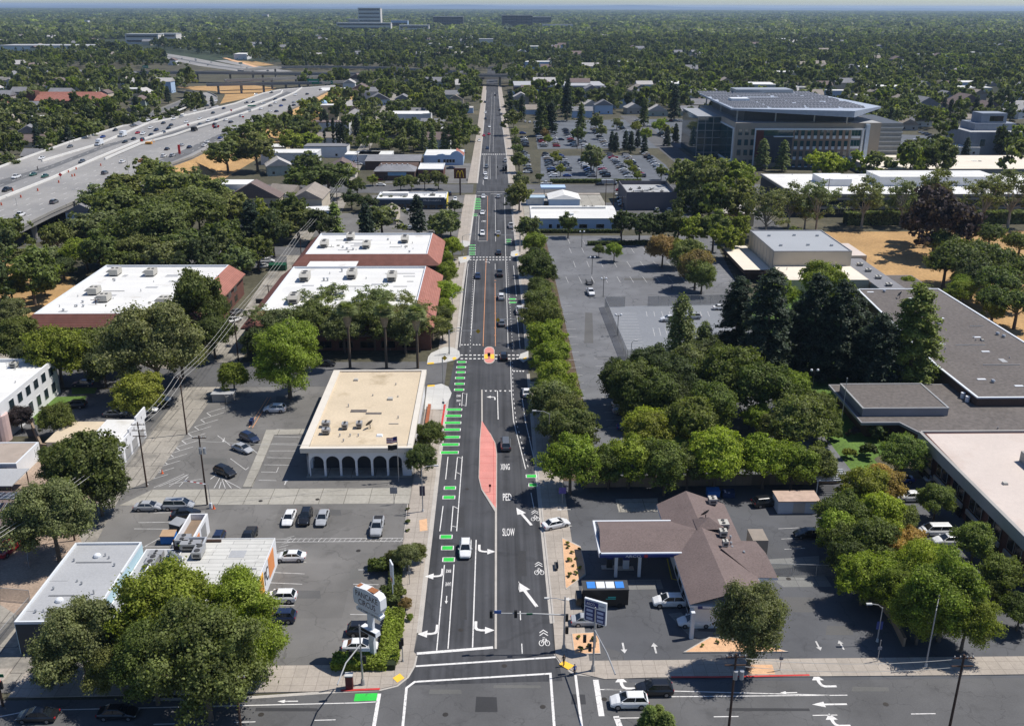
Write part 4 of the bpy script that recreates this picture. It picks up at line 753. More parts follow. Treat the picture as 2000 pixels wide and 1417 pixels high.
b.part(MB().box(mx(1690),Y0-2,0,mx(1697),Y0-.05,22.5),'white_fin',M('fin_pale',(.45,.52,.6),.5)); b.part(MB().box(205.02,Y0+1,0,217,Y1-50,22.8),'louvre_wall',M('louvre',(.22,.23,.23),.5,.3,tile=(60,.9,(.05,.05,.055),.3))); mb=MB(); [mb.box(204.9,Y0+.7,1+i*2.4,217.3,Y0+1,1.7+i*2.4) for i in range(9)]; b.part(mb,'louvre_slats',m_galv)
cp=[(126,511),(187,499),(210,523),(198,618),(128,604)]
for q_ in (MB().add([(x,y,29.0 if i not in(1,) else 26.6) for i,(x,y) in enumerate(cp)]+[(x,y,29.9) for x,y in cp],[(4,3,2,1,0)]+[(i,(i+1)%5,(i+1)%5+5,i+5) for i in range(5)]),): b.part(q_,'canopy_edge',M('canopy_fascia',(.34,.38,.45),.5,.2))
b.part(MB().prism([(x*.998+.3,y) for x,y in cp],29.5,29.93),'solar_canopy',M('canopy_soffit',(.42,.46,.52),.5,.2)); 
mb=MB(); random.seed(3)
for i in range(22):
    y=514+i*4.4
    for x0,x1 in ((128,146),(148,166),(168,184),(186,198)):
        if random.random()<.85: mb.add([(x0,y,30.),(x1,y,30.),(x1,y+3.2,30.9),(x0,y+3.2,30.9)],[(0,1,2,3)])
b.part(mb,'solar_array',M('array_grey',(.055,.058,.065),.35,.3,tile=(2,1,(.4,.4,.4),.12))); b.part(MB().box(150,600,29.9,185,616,32.5),'roof_house',m_galv); b.part(MB().box(134,545,29.9,144,553,32),'roof_house',m_trim)
for x,y in ((130,514),(150,512),(170,510),(186,506),(200,530),(202,560),(132,560),(132,600),(198,600)): b.part(MB().cyl(x,y,22.9,29.,.4,n=8),'canopy_column',m_metal)

# roof clutter: pipes, curbs, hatches and patches scattered on the flat roofs
rr_=random.Random(31)
def clutter(root,x0,y0,x1,y1,z,n,pm=None):
    cx,cy=root.location.x,root.location.y
    for i in range(n):
        x,y=rr_.uniform(x0,x1),rr_.uniform(y0,y1); k=rr_.random(); mb=MB()
        if k<.45: mb.cyl(x-cx,y-cy,z,z+rr_.uniform(.3,.7),.12,n=6); nm,mt='roof_pipe',m_galv
        elif k<.7: a=rr_.uniform(.3,.6); mb.box(x-a-cx,y-a-cy,z,x+a-cx,y+a-cy,z+.35,top=.06); nm,mt='roof_hatch',m_hvac
        elif k<.85: l=rr_.uniform(3,9); mb.box(x-cx,y-cy,z,x+l-cx if x+l<x1 else x1-cx,y+.14-cy,z+.14); nm,mt='roof_conduit',m_metal
        else: a,b2=rr_.uniform(.6,1.8),rr_.uniform(.4,1.2); mb.box(x-a-cx,y-b2-cy,z,x+a-cx,y+b2-cy,z+.015); nm,mt='roof_patch',pm or m_greyroof
        mb.build(nm,mt,root)
def byl(s): return [o for o in COL.objects if o.get('label','').startswith(s)][0]
clutter(byl('wide white-roofed office'),-110,227,-80,268,8.42,26); clutter(byl('far white-roofed office'),-55,286,-23,309,8.42,22); clutter(byl('near white-roofed office'),-55,229,-22,266,8.42,26); clutter(byl('white arcaded building'),-31,160,-18,188,5.74,10,m_darkroof); clutter(byl('long shop with'),-61,106,-54,122,4.68,9); clutter(byl('diner with'),-45,107,-34,122,4.5,8)
clutter(byl('low white-roofed restaurant'),-47,398,-21,408,4.13,8); clutter(byl('two-storey brick office'),81,103,120,153,7.05,14,m_creamroof); clutter(byl('long hall with'),104,185,122,250,5.85,14); clutter(byl('tall cream gymnasium'),88,268,108,280,5.25,8); clutter(byl('windowless dark grey'),58,396,75,418,6.02,8); clutter(byl('long two-storey office'),126,382,255,397,9.05,24); clutter(byl('long two-storey office'),126,417,255,428,9.05,16); clutter(byl('two-storey white office'),-115,172,-98,192,7.35,8); clutter(byl('very wide flat'),195,472,320,495,5.05,16); clutter(byl('low dark-roofed complex'),93,160,120,185,3.99,6)
# ================================================================ VEGETATION
m_leaf=LEAF('leaves'); m_needle=LEAF('needles',low=.5,high=1.7); m_leafstuff=LEAF('far_leaves',True,.6,1.4)
m_bark=M('bark',(.13,.10,.075),.95,var=.25,scale=2.); m_barkp=M('bark_pale',(.33,.30,.25),.9,var=.3,scale=1.2); m_barkpalm=M('bark_palm',(.12,.09,.065),.95,var=.2,scale=3.)
m_dead=M('dead_frond',(.36,.27,.17),.95,var=.3,scale=2.)
rng=np.random.default_rng(11)
def unit_(a): return a/np.maximum(1e-6,np.linalg.norm(a,axis=1,keepdims=True))
def quads(P,Nn,s,asp=1.,tri=False):
    n=len(P); t=unit_(np.cross(Nn,unit_(rng.normal(size=(n,3))))); b=np.cross(Nn,t); s=np.broadcast_to(s,(n,))[:,None]*.5
    V=np.stack([P-t*s-b*s*asp,P+t*s-b*s*asp,P+t*s+b*s*asp,P-t*s+b*s*asp],1)
    return V.reshape(-1,3)
def qmesh(name,V,k=4,mats=(),tint=None):
    n=len(V)//k; me=bpy.data.meshes.new(name); me.vertices.add(len(V)); me.vertices.foreach_set('co',np.ascontiguousarray(V,dtype=np.float32).ravel())
    me.loops.add(len(V)); me.loops.foreach_set('vertex_index',np.arange(len(V),dtype=np.int32)); me.polygons.add(n); me.polygons.foreach_set('loop_start',np.arange(0,n*k,k,dtype=np.int32))
    if tint is not None:
        at=me.color_attributes.new('tint','FLOAT_COLOR','POINT'); at.data.foreach_set('color',np.ascontiguousarray(np.concatenate([np.repeat(tint,k,0),np.ones((n*k,1))],1),dtype=np.float32).ravel())
    for m in mats: me.materials.append(m)
    me.update(calc_edges=True); return me
def broad(seed,n,leaf,R=5.,zc=7.,H=4.2,m=30,open_=0.,flat=0.,cs=(.13,.32)):
    global rng; rng=np.random.default_rng(seed)
    c=unit_(rng.normal(size=(m,3))); c[:,2]=np.where(c[:,2]<-.55,-c[:,2],c[:,2]); rr=rng.uniform(.45,.92,m)
    lob=1+.16*np.sin(3*np.arctan2(c[:,1],c[:,0])+seed)+.1*np.sin(5*np.arctan2(c[:,1],c[:,0])+seed*2+c[:,2]*2); C=c*(rr*lob)[:,None]*np.array([R,R,H]); cr=rng.uniform(cs[0],cs[1],m)*R*(1-.25*open_)
    if flat: C[:,2]=np.abs(C[:,2])*.7
    w=cr**2; ns=max(20,n//20); sx=rng.choice(m,ns,p=w/w.sum()); sd_=unit_(rng.normal(size=(ns,3))+np.array([0,0,.35])); S=C[sx]+sd_*(cr[sx]*rng.uniform(.72,1.3,ns))[:,None]*np.array([1,1,.8]); sr=R*rng.uniform(.035,.085,ns)
    ix=rng.integers(0,ns,n); P=S[ix]+rng.normal(size=(n,3))*sr[ix][:,None]*np.array([1,1,.75]); d=unit_(sd_[ix]+unit_(P-S[ix])*.9); q=np.linalg.norm(P/np.array([R,R,H]),axis=1); keep=(q>.42)|(rng.random(n)<.15); P=P[keep]; d=d[keep]
    N_=unit_(d+rng.normal(size=d.shape)*.55+unit_(P)*.3); V=quads(P+np.array([0,0,zc]),N_,leaf*rng.uniform(.65,1.3,len(P)),.75)
    return V,C+np.array([0,0,zc])
def trunk(C,h,r,seed,k=7,sparse=False):
    rr=random.Random(seed); mb=MB(); mb.tube([(0,0,-.3),(0.05,.0,h*.5),(.1,-.05,h)],r*1.25,8,0,r*.8)
    for i in range(k):
        c=C[rr.randrange(len(C))]; s=(.1,-.05,h*rr.uniform(.6,1.)); mid=tuple(s[j]*.5+c[j]*.5+rr.uniform(-.4,.4) for j in range(3)); mb.tube([s,mid,tuple(c)],r*.5,5,0,r*.12)
        if sparse:
            for q in range(3):
                c2=C[rr.randrange(len(C))]; 
                if (Vector(c2)-Vector(c)).length<4: mb.tube([mid,tuple(c2)],r*.2,4,0,r*.05)
    return mb
def conifer(seed,n,leaf,Hh=20.,R=4.,col=False,droop=.25):
    global rng; rng=np.random.default_rng(seed)
    nb=190 if not col else 90; t=rng.uniform(.06,1.,nb)**.85; z0=t*Hh; L_=R*((1-t)**.45*rng.uniform(.55,1.15,nb)+.06) if not col else R*np.minimum(1,(1-t)*5+.1)*rng.uniform(.8,1.1,nb)*np.minimum(1,.6+t*2)
    a=rng.uniform(0,2*PI,nb); ix=rng.choice(nb,n,p=(L_/L_.sum())); u=rng.uniform(.15,1.,n)**.6
    P=np.stack([np.cos(a[ix])*L_[ix]*u,np.sin(a[ix])*L_[ix]*u,z0[ix]-droop*L_[ix]*u*u+(.3 if not col else 1.)*u*(1 if col else .6)],1)
    P+=rng.normal(size=P.shape)*np.array([.26,.26,.16 if not col else .5])*(R/4.)*(1.2 if not col else 1.)
    out=P*np.array([1,1,0]); N_=unit_(unit_(out)*.6+np.array([0,0,.7])+rng.normal(size=P.shape)*.5)
    return quads(P,N_,leaf*rng.uniform(.6,1.3,n),.55)
KIND={}
def reg(k,V,tr,crownmat,name,R,H,zc,trm=m_bark,crown='crown'):
    KIND[k]=dict(me=[],name=name,R=R,H=H,zc=zc,mat=crownmat,crown=crown) if k not in KIND else KIND[k]
    me=qmesh(crown,V,4,[crownmat]); t=MB() if tr is None else tr; tm=bpy.data.meshes.new('trunk'); tm.from_pydata(t.v,[],t.f); tm.materials.append(trm); tm.update(); KIND[k]['me'].append((me,tm))
for s in range(5): V,C=broad(20+s,26000,.28,zc=6.6,H=4.6,m=60+s*6); reg('A',V,trunk(C,4.8,.28,s),m_leaf,'broadleaf_tree',5.,11.2,7.)          # near
for s in range(3): V,C=broad(30+s,60000,.185,zc=6.4,H=4.9,m=120,cs=(.09,.24)); reg('G',V,trunk(C,4.6,.26,s,12),m_leaf,'broadleaf_tree',5.,11.2,6.9)
for s in range(4): V,C=broad(40+s,6500,.5,zc=6.6,H=4.6,m=46+s*4); reg('B',V,trunk(C,4.8,.28,s),m_leaf,'broadleaf_tree',5.,11.2,7.)            # middle distance
for s in range(3): V,C=broad(60+s,6200,.30,R=5,zc=8.5,H=6.5,m=60,open_=.9); reg('S',V,trunk(C,5.5,.26,s,16,True),m_leaf,'sycamore_tree',5.,14.5,8.7,m_barkp)
for s in range(3): V,C=broad(70+s,12000,.32,R=5,zc=5.5,H=3.4,m=44,flat=1.); reg('P',V,trunk(C,5.,.32,s),m_needle,'stone_pine',5.,9.,6.2)
for s in range(3): reg('C',conifer(80+s,22000,.36,R=4.3,droop=.35),MB().tube([(0,0,-.3),(0,0,10),(0,0,19)],.35,7,0,.04),m_needle,'conifer_tree',4.,20.,9.)
for s in range(2): reg('D',conifer(84+s,3800,.7),MB().tube([(0,0,-.3),(0,0,10),(0,0,19)],.35,6,0,.04),m_needle,'conifer_tree',4.,20.,9.)
reg('W',conifer(90,12000,.4,R=4.5,Hh=17,droop=.9),MB().tube([(0,0,-.3),(0,0,8),(0,0,16)],.3,6,0,.04),m_needle,'weeping_tree',4.5,17.,8.)
reg('Y',conifer(91,2600,.5,Hh=15.,R=1.1,col=True,droop=0),MB().tube([(0,0,-.3),(0,0,2),(0,0,12)],.15,6,0,.04),m_needle,'cypress_tree',1.1,15.,7.5)
for s in range(2): V,C=broad(95+s,2600,.3,R=1.5,zc=1.2,H=1.1,m=16); reg('U',V,None,m_leaf,'shrub',1.5,2.3,1.2)
TINT={'o':(.158,.175,.052),'O':(.172,.19,.078),'g':(.132,.16,.038),'b':(.20,.245,.034),'B':(.255,.31,.036),'d':(.075,.095,.034),'y':(.215,.235,.04),'r':(.27,.19,.075),'R':(.40,.27,.085),'p':(.055,.04,.04),'k':(.042,.062,.038),'l':(.15,.175,.065),'L':(.165,.205,.05),'n':(.10,.125,.034)}
ADJ={'o':'olive-green','O':'brownish olive','g':'mid-green','b':'fresh green','B':'bright yellow-green','d':'dark green','y':'yellow','r':'russet and green','R':'orange-tinged','p':'dark purple-leaved','k':'blackish green','l':'grey-green','L':'light green','n':'deep green'}
TREES=[]   # (x,y,r) for spacing
rt=random.Random(2)
def solve(px,py,wpx,R,zc,H,hm=1.):
    r=5.
    for _ in range(12):
        x,y=g(px,py,zc*hm*r/R); dep=math.hypot(y*math.cos(TH),0)+ (CAMH-zc*hm*r/R)*math.sin(TH); r=wpx/2*dep/F
    return x,y,r
def put(k,x,y,r,tint,label,group,hm=1.,lab_cat=None):
    K=KIND[k]; me,tm=K['me'][rt.randrange(len(K['me']))]; s=r/K['R']
    c=TINT[tint] if isinstance(tint,str) else tint; j=rt.uniform(.85,1.15); c=(c[0]*j*rt.uniform(.93,1.07),c[1]*j,c[2]*j)
    t=thing(K['name'],label,lab_cat or {'shrub':'shrub'}.get(K['name'],'tree'),(x,y,0),rt.uniform(0,2*PI),group); t.scale=(s*rt.uniform(.95,1.05),s*rt.uniform(.95,1.05),s*hm)
    cr=link('crown',me,t); cr.color=(*c,1)
    if len(tm.vertices): link('trunk',tm,t)
    TREES.append((x,y,r)); return t
def art(w): return w
FORM={'A':'tree','G':'tree','F':'conifer','B':'tree','S':'sparse sycamore','P':'umbrella pine','C':'conifer','D':'conifer','W':'weeping tree','Y':'column cypress','U':'shrub'}
def trees(group,where,data,order='near',hmul=1.):
    """data: px,py,width px,kind+tint[,height factor]; labels count along the cluster"""
    it=[]
    for q in data.split():
        a=q.split(','); it.append((float(a[0]),float(a[1]),float(a[2]),a[3][0],a[3][1],(float(a[4]) if len(a)>4 else 1.)*hmul))
    it.sort(key=(lambda a:-a[1]) if order=='near' else (lambda a:a[0]))
    cnt={}; tot={}
    for a in it: kk=FORM[a[3]]+a[4]; tot[kk]=tot.get(kk,0)+1
    for a in it:
        kk=FORM[a[3]]+a[4]; cnt[kk]=cnt.get(kk,0)+1
        K=KIND[a[3]]; x,y,r=solve(a[0],a[1],a[2],K['R'],K['zc'],K['H'],a[5])
        lab=f"{ADJ[a[4]]} {FORM[a[3]]} {where}" if tot[kk]==1 else f"{nth(cnt[kk])} {'nearest' if order=='near' else 'from left'} {ADJ[a[4]]} {FORM[a[3]]} {where}"
        put(a[3],x,y,r,a[4],lab,group,a[5])
trees('trees hiding the diner','in front of the diner','158,1245,165,GO 325,1195,195,Gb 465,1195,155,Gb 395,1285,215,Go 295,1285,160,Gg 110,1288,90,GO 475,1265,130,Gb 235,1300,110,Go','left')
trees('trees by the left alley','beside the left alley','170,905,150,An 120,900,90,An 190,945,100,Ad 100,1005,150,GO 112,815,62,Ag 38,812,46,Ap 268,768,90,Ay 455,733,56,Ab 560,695,130,Gb')
trees('trees before the left tiled office','in front of the left tiled office','30,660,90,Ag 110,685,110,Ab 165,680,90,Ag 60,700,80,Ad 300,670,170,GO 250,660,100,AO 350,680,100,Ao 385,590,105,An,1.3 415,650,75,An 420,600,60,An 20,610,60,AO 200,710,70,Ad','left')
trees('sycamores among the palms','among the tall palms','520,630,90,SO,.6 570,650,90,SO,.6 620,620,100,So,.65 665,630,90,SO,.65 715,620,100,So,.65 760,635,90,SO,.65 800,620,90,So,.65 838,640,70,So,.6 590,600,80,SO,.65 500,665,60,Ad 650,590,80,SO,.7 735,595,90,SO,.7 785,600,80,SO,.65 550,640,80,AO 610,628,84,Ao 670,635,80,AO 730,628,84,Ao 790,638,80,AO','left')
trees('trees on the left pavement','between tiled offices and avenue','884,480,38,AB 872,530,44,Ab 872,568,46,AB 856,615,44,Ao 864,640,40,Ao 866,600,40,AB 868,503,30,Ab')
trees('street trees left of the avenue','on the left pavement near the arcade','838,848,58,Ag 822,893,62,An 795,1085,52,AO 770,1090,36,Ao 815,1075,36,Ao 792,1178,26,Ar 800,1204,14,Ab')
trees('trees between alley and freeway','between the left office and freeway','230,400,110,Bo 300,440,140,Ao 370,410,140,Ao 440,405,95,Bo 330,365,110,Bo 255,365,90,Bo 190,395,80,BO 190,440,90,BO 60,530,64,Ag 122,520,56,Ad 86,560,36,Ad 165,490,80,Ab 225,480,80,AO 40,500,55,BO 20,560,60,AO 10,610,46,Ao 100,500,60,BO 140,460,60,BO 270,480,90,Ao 300,345,60,Bb 285,330,26,Co 305,345,60,Bo 215,440,90,BO 250,440,80,Bo 410,370,70,Bo','left',.72)
trees('trees of the mid left blocks','in the blocks left of the avenue','490,448,58,Dk 580,432,76,Bo 600,322,66,Bn 640,345,84,Bn 612,345,60,Bn 680,335,38,Bb 697,362,42,Bn 686,388,42,Bd 716,394,40,Bd 742,391,24,Bd 765,391,24,Bd 789,391,24,Bd 727,351,24,By 745,425,84,BO 654,438,42,DL 888,402,32,Bd 874,423,40,Bn 880,441,42,Bn 851,438,36,Bl 576,418,64,BO 442,300,76,Bo 500,293,84,Bo 480,262,76,Bg 585,250,58,Bn 525,238,46,Bo 570,277,56,Bb 606,275,46,Bb 760,282,38,Bg 804,250,56,Bo 807,280,30,Bo 917,255,42,Bn 905,240,36,Bn 755,255,40,Bo','left',.72)
trees('trees along 24th street','in the row along the side street','782,355,25,Bo 803,353,26,Bo 829,350,28,Bo 856,348,32,Bo','left')
trees('tall conifers behind the blue shop','behind the mission-style shop','788,277,20,Dl 829,275,20,Dl 845,277,22,Dl 870,272,24,Dl 892,265,26,Dl 815,270,20,Dl','left')
trees('column cypresses','in the cypress row','627,242,6,Yk 640,247,6,Yk 651,261,7,Yk,1.15 659,265,7,Yk 664,266,7,Yk,1.1 670,266,7,Yk,1.1 634,272,6,Yk,.8','left')
trees('street trees right of the avenue','along the right kerb','1036,442,48,Bl 1044,473,46,Ab 1046,518,68,An 1062,530,50,An 1058,592,66,Ao 1063,622,72,Ag 1068,660,74,Ab 1075,698,74,Ab 1083,738,76,Ab 1076,778,86,Al 1100,800,80,Ao 1118,838,92,Ao 1085,830,70,Al 1014,378,50,Bo 1018,355,34,BO 1000,390,30,BO 1052,560,44,An 1048,505,50,Ad 1042,610,50,Ao 1090,765,70,Ab')
trees('slim street trees further up','up the right pavement','1003,238,16,By 1005,258,18,BB 1008,276,20,Bg 1011,290,20,Bg 1014,314,34,Bo 1002,225,14,Bo')
trees('bright trees along the tan wall','in the row behind the petrol station','1115,898,108,Ab 1190,905,80,Ag 1230,893,96,Ab 1300,905,100,Ag 1345,905,80,Ao 1400,888,112,AB 1445,895,80,Ab 1495,893,100,AB 1550,905,84,Ab 1600,905,70,Ao','left')
trees('trees of the park block','in the wooded corner of the big car park','1262,845,90,Ay 1262,830,84,AB 1350,825,110,Ag 1230,745,100,An 1210,740,80,Ad 1280,770,100,An 1275,715,90,Ad 1320,735,90,Ad 1345,705,80,AO 1430,728,120,Ag 1490,755,116,Ag 1400,790,96,Ag 1545,760,80,Ab 1555,820,110,Ao 1480,815,60,Ab 1600,800,84,Ag 1385,695,80,Ad 1330,650,84,Wl,.95 1375,672,60,Wl,.8 1300,770,90,Ad 1360,770,80,Ad 1520,840,80,Ao 1240,800,60,Ag 1620,835,50,Ag')
trees('dark conifers of the park block','behind the fenced court','1440,632,92,Ck,.74 1500,645,110,Ck,.8 1560,660,80,Ck,.7 1590,645,96,Ck,.85 1640,655,100,Ck,.8 1668,665,80,Ck,.8 1715,700,96,Ck,.7 1785,672,112,CL,.8 1690,700,70,Ck,.7','left')
trees('trees by the gymnasium','between gymnasium and conifers','1520,575,78,Ab 1605,552,96,Ab 1640,570,70,Ab 1660,600,50,Ao 1515,545,40,Ap 1295,483,58,Ar 1340,497,70,Ao 1325,490,50,Ay 1360,518,72,Ar 1372,535,60,Ao 1200,488,34,Ab 1170,487,22,Ag 1775,552,30,Ab 1500,540,30,Ap')
trees('trees behind the big car park','behind the big car park','1110,437,40,Bg 1215,435,50,Bd 1250,437,56,Bd 1290,435,56,Bd 1325,442,60,Bn 1355,448,60,Bb 1395,446,66,Bo 1420,465,60,Bb 1440,440,50,Bb 1440,475,30,By','left')
trees('trees left of the medical office','below the medical office','1345,340,70,Bo 1375,355,84,Bo 1405,350,70,Bo 1400,388,84,Bg 1440,350,74,Bb 1440,395,80,Bo 1355,395,70,Bd 1350,370,60,Bn 1490,305,34,Dl,.7 1530,308,34,Dl,.7 1610,320,60,BB 1640,325,40,BB 1780,310,56,BB 1815,300,50,Bn 1835,310,70,Bn 1740,325,30,Bg','left')
trees('sparse tall trees before the long office','before the long white office','1500,408,86,SO,.8 1545,395,76,SO,.8 1600,395,80,SO,.85 1690,388,84,SO,.8 1765,390,76,SO,.8 1830,375,84,So,.85 1925,385,86,SO,.85 1980,380,90,SO,.85 1575,412,60,So,.7','left')
trees('trees around the dry field','around the dry field','1835,420,124,Bp 1800,430,70,Bp 1870,430,70,Bp 1995,470,70,Pn 1935,455,66,Pn 1845,470,70,Pn 1880,495,110,Pn 1925,495,100,Pn 1850,510,90,Pn 1960,545,100,Pn 1905,530,90,Pd 1990,590,90,Pn 1945,580,80,Pn 1880,550,46,Ay 1885,560,50,Ab 1940,600,50,Ay 1990,520,90,Pn 1870,570,50,Ab','left')
trees('trees beside the petrol station','along the right side of the station','1685,950,90,Ay 1730,950,70,AR 1715,925,50,AR 1650,1005,100,Ag 1715,1005,96,AB 1760,1010,70,Ao 1640,1050,84,Ag 1700,1055,100,Ag 1660,1085,80,An 1640,1030,90,Ab 1775,1055,60,AR 1740,1070,70,AR 1790,1075,50,AR 1690,1125,96,AB 1735,1125,90,Ab 1850,1160,160,Gb 1800,1110,120,GB 1890,1205,120,Gb 1800,1195,110,Gb 1760,1150,100,Gb 1675,1000,60,AB 1840,1110,90,Gb 1700,1150,60,Ao','left')
trees('trees before the brick office','before the brick office wall','1765,885,82,AL 1830,975,68,AL 1905,1055,78,AL 1960,1118,80,Ag 1995,1190,70,Ag 1940,1150,50,Ag','left')
trees('street tree by the station','shading the pavement before the petrol station','1470,1215,134,GO,1.25')
trees('foreground conifer','rising at the bottom edge','1268,1405,44,CL,.55 1300,1415,44,CL,.5 1285,1400,36,CL,.6','left')
trees('shrubs','by the low complex entrance','1633,850,26,Ud 1668,845,26,Up 1700,880,40,Un 1655,885,30,Uy 1600,870,30,Ug 1715,845,40,Ud','left')
trees('shrubs','in the narrow strip by the left pavement','797,993,8,Ug 797,1018,12,Ug 797,1035,9,Ug 780,1160,30,Ug 740,1106,40,Ug 760,1150,30,Un','left')
random.seed(9)
tf=[(1110,1070),(1118,1080),(1131,1073),(1112,1095),(1120,1105),(1133,1110),(1113,1125),(1120,1135),(1124,1120),(1108,1062),(1125,1092),(1130,1246),(1133,1268),(1150,1262),(1160,1250),(1372,1262),(1400,1255),(1520,1265)]
for i,(x,y) in enumerate(tf):
    X,Y=g(x,y,.2); o=put('U',X,Y,random.uniform(.25,.45),'y' if i%2 else 'g',f'low tuft, {nth(i+1)} counted over the tan gravel beds','tufts in the gravel beds',.9)
    o.location.z=.2; TREES.pop()
trees('trees inside the packed car parks','inside the packed car parks','1065,262,20,Br 1070,272,18,BB 1085,302,18,By 1090,310,16,By 1095,330,20,By 1155,306,48,BO 1160,318,26,BO 1228,318,16,By 1236,330,18,By 1246,342,18,By 1292,335,24,Bg 1053,345,16,Bn 1130,262,30,Bn 1175,255,24,BO 1165,238,30,Bo 1290,243,28,BB 1300,252,20,By 1315,255,16,By 1262,262,26,BB 1243,247,22,By 1352,243,18,By 1062,247,18,By 1205,240,20,BO','left')
trees('small conifers of the packed car parks','inside the packed car parks','1195,277,15,Ck 1203,280,15,Ck 1222,276,15,Ck 1233,280,17,Ck 1246,272,14,Ck 1259,284,15,Ck 1303,268,15,Ck 1320,262,15,Ck 1347,276,13,Ck','left')
trees('tall conifers behind the packed car parks','behind the packed car parks','1108,200,28,Dk,1.15 1057,232,30,Dn 1078,234,26,Dk 1135,236,24,Dn 1318,205,28,Dk 1258,222,22,Dn 1068,236,24,Dk','left')
# hedges
def hedge(P,wd,h,label,tint='n',n=4000,leaf=.22,z0=0.):
    t=thing('hedge',label,'hedge',(P[0][0],P[0][1],0)); mb=MB(); mb.line(P,wd-.25,0); n0=len(mb.v)
    core=MB().add([(x-P[0][0],y-P[0][1],z0) for x,y,z in mb.v]+[(x-P[0][0],y-P[0][1],z0+h-.15) for x,y,z in mb.v],[tuple(n0+i for i in f) for f in mb.f]+[(f[j],f[(j+1)%4],f[(j+1)%4]+n0,f[j]+n0) for f in mb.f for j in range(4)])
    core.build('dark_core',M('hedge_core',(.02,.03,.01),.9),t)  # plain near-black box filling the hedge inside its leaf shell
    r=np.random.default_rng(len(label)); segs=[(Vector(a),Vector(b)) for a,b in zip(P,P[1:])]; Ls=np.array([(b-a).length for a,b in segs]); ix=r.choice(len(segs),n,p=Ls/Ls.sum()); u=r.random(n); side=r.random(n)
    pts=[];nr=[]
    for i in range(n):
        a,b=segs[ix[i]]; d=(b-a).normalized(); nv=Vector((-d.y,d.x)); p=a+(b-a)*u[i]; q=side[i]
        if q<.5: o=(q*4-1)*wd/2; pts.append((p.x+nv.x*o,p.y+nv.y*o,z0+h)); nr.append((0,0,1))
        else:
            s=1 if q<.75 else -1; pts.append((p.x+nv.x*s*wd/2,p.y+nv.y*s*wd/2,z0+r.random()*h)); nr.append((nv.x*s,nv.y*s,.2))
    pts=np.array(pts)-np.array([P[0][0],P[0][1],0])+r.normal(size=(n,3))*.09; nr=unit_(np.array(nr)+r.normal(size=(n,3))*.6)
    o=link('foliage',qmesh('foliage',quads(pts,nr,leaf*r.uniform(.7,1.3,n)),4,[m_leaf]),t); o.color=(*TINT[tint],1); return t
hedge(gs('650,1298 757,1299 770,1225 772,1198'),2.4,1.1,'clipped green hedge wrapping the corner of the diner car park','b',7000,.2)
hedge(gs('720,1110 760,1108'),1.6,1.1,'short clipped hedge across the diner car park planter','g',1500,.2); hedge(gs('768,1185 775,1110'),1.6,1.1,'clipped hedge strip along the diner side of the left pavement','n',2500,.2)
hedge([(139,366),(226,369)],5,4.5,'very long tall hedge in front of the long white office','l',9000,.7)
hedge([(34,331.5),(58,332.5)],1.6,1.3,'low dark hedge strip dividing the big car park','d',3000,.3); hedge([(15,351.5),(49,351.5)],1.6,1.2,'low dark hedge below the pale blue store wall','d',3000,.3)
hedge([(28,459.5),(72,459.5)],2.5,1.6,'hedge closing the packed hospital car park along the side street','n',3500,.4)
# ---- palms --------------------------------------------------------------
def fan_palm(x,y,h,label):
    t=thing('fan_palm',label,'palm tree',(x,y,0),0,'tall fan palms'); MB().tube([(0,0,-.3),(.05,0,h*.5),(0,0,h)],.34,10,0,.26).build('trunk',m_barkpalm,t)
    r=random.Random(int(x*10)); V=[];Fc=[]; D=[];DF=[]
    for i in range(70):
        a=r.uniform(0,2*PI); el=r.uniform(-.45,1.35); d=Vector((math.cos(a)*math.cos(el),math.sin(a)*math.cos(el),math.sin(el))); L0=r.uniform(1.3,1.9); c=Vector((0,0,h+.2))+d*L0*.75
        u=d.cross(Vector((0,0,1))).normalized() if abs(d.z)<.98 else Vector((1,0,0)); w=d.cross(u)
        for k in range(9):
            b=(k-4)*.26; dd=(d*math.cos(b)+u*math.sin(b)).normalized()-Vector((0,0,.25)); p=c+dd*1.6; o=len(V); s=(u*math.cos(b)-d*math.sin(b))*.11; V+=[tuple(c-s*.3),tuple(c+s*.3),tuple(c+dd*.8+s),tuple(p),tuple(c+dd*.8-s)]; Fc.append((o,o+1,o+2,o+3,o+4))
    mbx=MB(); mbx.v=V; mbx.f=Fc; mbx.m=[0]*len(Fc); o=mbx.build('crown',m_leaf,t); o.color=(.19,.22,.09,1)
    sk=MB()
    for i in range(260):
        a=r.uniform(0,2*PI); z=h-r.uniform(0,3.2); rr=.35+(1.-abs((h-z)-1.)/3.)*.75; p=Vector((math.cos(a)*rr,math.sin(a)*rr,z)); s=Vector((-math.sin(a),math.cos(a),0))*.16; q=p+Vector((math.cos(a)*-.1,math.sin(a)*-.1,-r.uniform(.7,1.1))); sk.add([p-s,p+s,q+s*.6,q-s*.6],[(0,1,2,3)])
    sk.build('skirt',m_dead,t); return t
for i,(px,py,h) in enumerate(((684,719,14.2),(755,719,14.2),(816,719,13.4))): X,Y=g(px,py); fan_palm(X,Y,h,['leftmost of three tall fan palms behind the arcaded bank','middle one of three tall fan palms behind the arcaded bank','rightmost of three tall fan palms behind the arcaded bank'][i]); TREES.append((X,Y,1))
